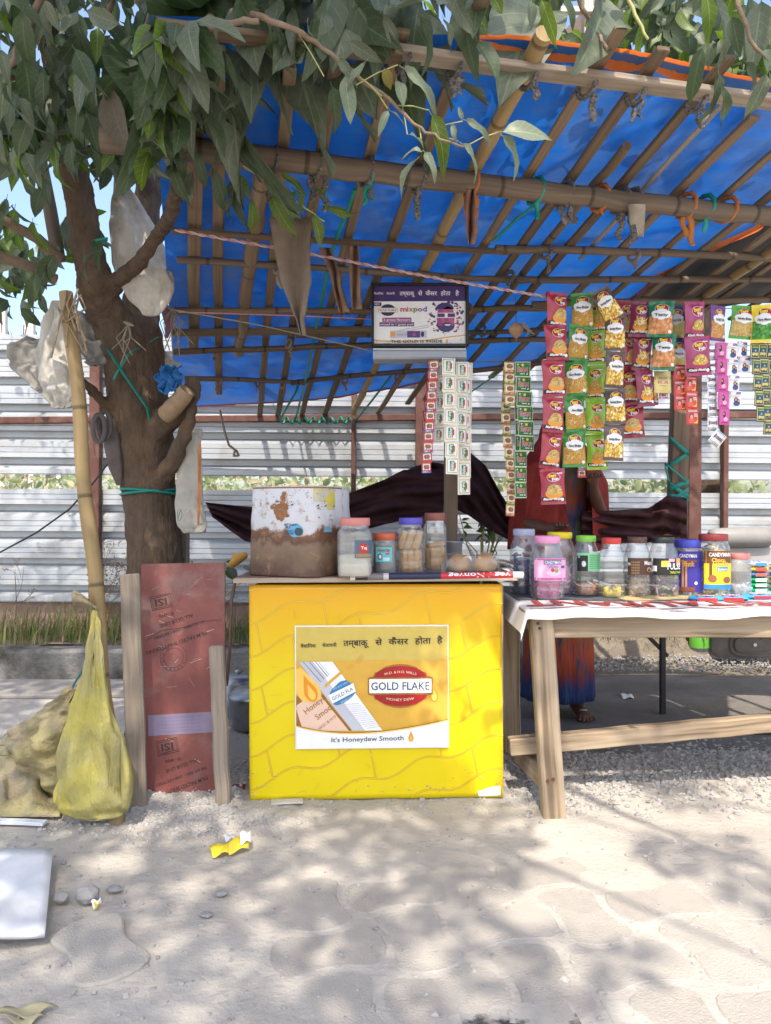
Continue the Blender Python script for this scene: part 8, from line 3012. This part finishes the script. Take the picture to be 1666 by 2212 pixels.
for sx, arm in ((1, [(.15, 0, 1.255), (.185, -.03, 1.14), (.205, -.07, 1.035), (.15, -.19, 1.1), (.11, -.27, 1.17), (.095, -.31, 1.205)]), (-1, [(-.15, 0, 1.255), (-.18, -.02, 1.14), (-.2, -.05, 1.02), (-.16, -.17, .98), (-.1, -.26, .97), (-.07, -.3, .97)])):
    e = chain(3, arm, [.052, .044, .036, .032, .023, (.03, .018)])
    hx, hy, hz = arm[-1]
    for k in range(4):
        o_ = (k - 1.5) * .015
        chain(e, [(hx + o_ * .9, hy - .03, hz + .02), (hx + o_, hy - .055, hz + .028 - .004 * abs(k - 1)), (hx + o_, hy - .07, hz + .012)], [.0095, .0085, .0075])
    chain(e, [(hx - sx * .03, hy - .01, hz + .01), (hx - sx * .04, hy - .03, hz + .02)], [.011, .009])
    h_ = chain(0, [(sx * .085, 0, .8), (sx * .09, -.01, .46), (sx * .085, .01, .1), (sx * .088, .0, .05), (sx * .1, -.08, .03), (sx * .105, -.13, .024)], [.09, .06, .036, .038, (.036, .024), (.042, .018)])
    for k in range(5):
        o_ = (k - 2) * .018
        chain(h_, [(sx * .105 + o_, -.155 - .008 * (2 - abs(k - 1)), .019), (sx * .105 + o_ * 1.1, -.178 - .008 * (2 - abs(k - 1)), .014)], [.0105, .0085])
me = bpy.data.meshes.new('body')
me.from_pydata(bmv, edg, [])
me.materials.append(SKIN)
bo = bpy.data.objects.new('body', me)
COL.objects.link(bo)
bo.parent = per
md = bo.modifiers.new('skin', 'SKIN')
md.use_smooth_shade = True
sk = me.skin_vertices[0]
for i, (a, b) in enumerate(rad):
    sk.data[i].radius = (a, b)
    sk.data[i].use_root = i == 0
md = bo.modifiers.new('sub', 'SUBSURF')
md.levels = md.render_levels = 2
HAIR = mat('black_hair', (.012, .01, .01), (.03, .025, .022), 60, .45)
mb = MB()
for sx in (-1, 1):
    mb.lathe([(0, -.009), (.008, -.005), (.0105, 0), (.008, .005), (0, .009)], (sx * .028, -.098, 1.475), I('eye_white', (.6, .58, .55)), 10)
    mb.lathe([(0, -.0045), (.004, 0), (0, .0045)], (sx * .028, -.1065, 1.475), BLACK, 8)
    mb.tube([(sx * .012, -.106, 1.494), (sx * .03, -.107, 1.498), (sx * .045, -.098, 1.492)], .003, HAIR, 5)
    mb.tube([(sx * .076, -.015, 1.49), (sx * .086, -.012, 1.475), (sx * .078, -.018, 1.445)], [.008, .011, .007], SKIN, 8)
mb.tube([(0, -.103, 1.485), (0, -.118, 1.458), (0, -.123, 1.446), (0, -.108, 1.44)], [.007, .011, .013, .008], SKIN, 8)
mb.tube([(-.022, -.1, 1.418), (0, -.108, 1.416), (.022, -.1, 1.418)], [.004, .007, .004], I('lips', (.2, .06, .05)), 6)
obj('face', mb, per, local=True)
mb = MB().grid(lambda u, v: Vector((.079 * sin(pi * v * .62) * cos(pi * (u * 1.5 - .25)), -.015 + .095 * sin(pi * v * .62) * sin(pi * (u * 1.5 - .25)), 1.478 + .082 * cos(pi * v * .62))), 24, 12, HAIR)
obj('hair', mb, per, local=True)
# skirt: bands of colour woven in vertical streaks
SKT = bpy.data.materials.new('streaked_skirt')
SKT.use_nodes = True
t_ = SKT.node_tree
L_ = t_.links.new
b_ = t_.nodes['Principled BSDF']
b_.inputs['Roughness'].default_value = .9
tc = nd(t_, 'ShaderNodeTexCoord')
mp = nd(t_, 'ShaderNodeMapping')
mp.inputs['Scale'].default_value = (60, 60, 3.5)
L_(tc.outputs['Object'], mp.inputs['Vector'])
nz = nd(t_, 'ShaderNodeTexNoise', Scale=1.0, Detail=3.0)
L_(mp.outputs['Vector'], nz.inputs['Vector'])
sp = nd(t_, 'ShaderNodeSeparateXYZ')
L_(tc.outputs['Object'], sp.inputs[0])
ad = nd(t_, 'ShaderNodeMath', operation='MULTIPLY_ADD')
ad.inputs[1].default_value = .16
L_(nz.outputs['Fac'], ad.inputs[0])
mz = nd(t_, 'ShaderNodeMath', operation='MULTIPLY')
mz.inputs[1].default_value = .7
L_(sp.outputs['Z'], mz.inputs[0])
L_(mz.outputs[0], ad.inputs[2])
rp = nd(t_, 'ShaderNodeValToRGB')
e_ = rp.color_ramp.elements
e_[0].position, e_[0].color = .1, (.012, .02, .09, 1)
e_[1].position, e_[1].color = .98, (.04, .06, .02, 1)
for p_, c_ in ((.19, (.015, .03, .12, 1)), (.24, (.2, .03, .02, 1)), (.3, (.42, .07, .015, 1)), (.35, (.35, .06, .015, 1)), (.4, (.12, .13, .025, 1)), (.62, (.05, .08, .03, 1)), (.68, (.02, .025, .1, 1)), (.74, (.13, .12, .03, 1)), (.8, (.03, .04, .12, 1)), (.86, (.3, .06, .02, 1))):
    x_ = e_.new(p_)
    x_.color = c_
L_(ad.outputs[0], rp.inputs['Fac'])
n2 = nd(t_, 'ShaderNodeTexNoise', Scale=1.7, Detail=2.0)
L_(mp.outputs['Vector'], n2.inputs['Vector'])
mr = nd(t_, 'ShaderNodeMapRange')
mr.inputs['From Min'].default_value, mr.inputs['From Max'].default_value = .55, .62
L_(n2.outputs['Fac'], mr.inputs['Value'])
mx = nd(t_, 'ShaderNodeMix', data_type='RGBA')
L_(mr.outputs['Result'], mx.inputs['Factor'])
L_(rp.outputs['Color'], mx.inputs['A'])
mx.inputs['B'].default_value = (.03, .06, .14, 1)
L_(mx.outputs['Result'], b_.inputs['Base Color'])
pr = [(.145, 1.0), (.15, .9), (.165, .75), (.172, .5), (.18, .3), (.188, .12), (.19, .085)]
mb = MB().lathe(pr, (0, 0, 0), SKT, 72, rf=lambda a, z: (1 - .22 * abs(sin(a))) * (1 + .05 * sin(a * 11 + z * 2) * (1.1 - z)))
obj('skirt', mb, per, local=True, solid=.003)
mb = MB().lathe([(.16, .95), (.15, 1.02), (.158, 1.14), (.165, 1.22), (.13, 1.29), (.065, 1.325)], (0, 0, 0), SKT, 40, rf=lambda a, z: (1 - .26 * abs(sin(a))) * (1 + .02 * sin(a * 7 + z * 20)))
for sx in (-1, 1):
    mb.tube([(sx * .13, 0, 1.27), (sx * .17, -.01, 1.2), (sx * .186, -.03, 1.13)], [.068, .062, .056], SKT, 12, cap=False)
obj('blouse', mb, per, local=True)
SHAWL = mat('red_shawl', (.3, .025, .02), (.42, .05, .035), 14, .7, .2, 120, transl=.35)


def shawl(u, v):
    """u round from one front edge over the back to the other, v from the crown down"""
    th = radians(-150 + 320 * u) + pi / 2   # opening faces the table
    if v < .35:
        k = v / .35
        rx, ry, z = .1 * sin(k * pi / 2), .12 * sin(k * pi / 2), 1.567 - .14 * (1 - cos(k * pi / 2))
    else:
        k = (v - .35) / .65
        rx, ry, z = .1 + .135 * min(1, k * 2.4) ** .8 + .02 * k, .12 + .05 * min(1, k * 2) + .02 * k, 1.427 - .56 * k
    f = 1 + .05 * sin(th * 9 + v * 6) * max(0, v - .3)
    return Vector((cos(th) * rx * f, sin(th) * ry * f - .012, z - .015 * sin(th * 5) * v))


mb = MB().grid(shawl, 64, 30, SHAWL)
obj('shawl', mb, per, local=True, solid=.003)
mb = MB().grid(lambda u, v: Vector((-.2 + .16 * u + .1 * v * u, -.135 - .02 * sin(u * 9 + v * 5) - .03 * sin(pi * u), 1.3 - .48 * v)), 20, 20, SHAWL)
obj('shawl_end', mb, per, local=True, solid=.003)
mb = MB().tube([(.075, -.14, .055), (.09, -.15, .06), (.11, -.145, .055)], .003, mat('silver_ring', (.6, .6, .6), None, 9, .3, metal=.9), 6)
obj('toe_ring', mb, per, local=True)
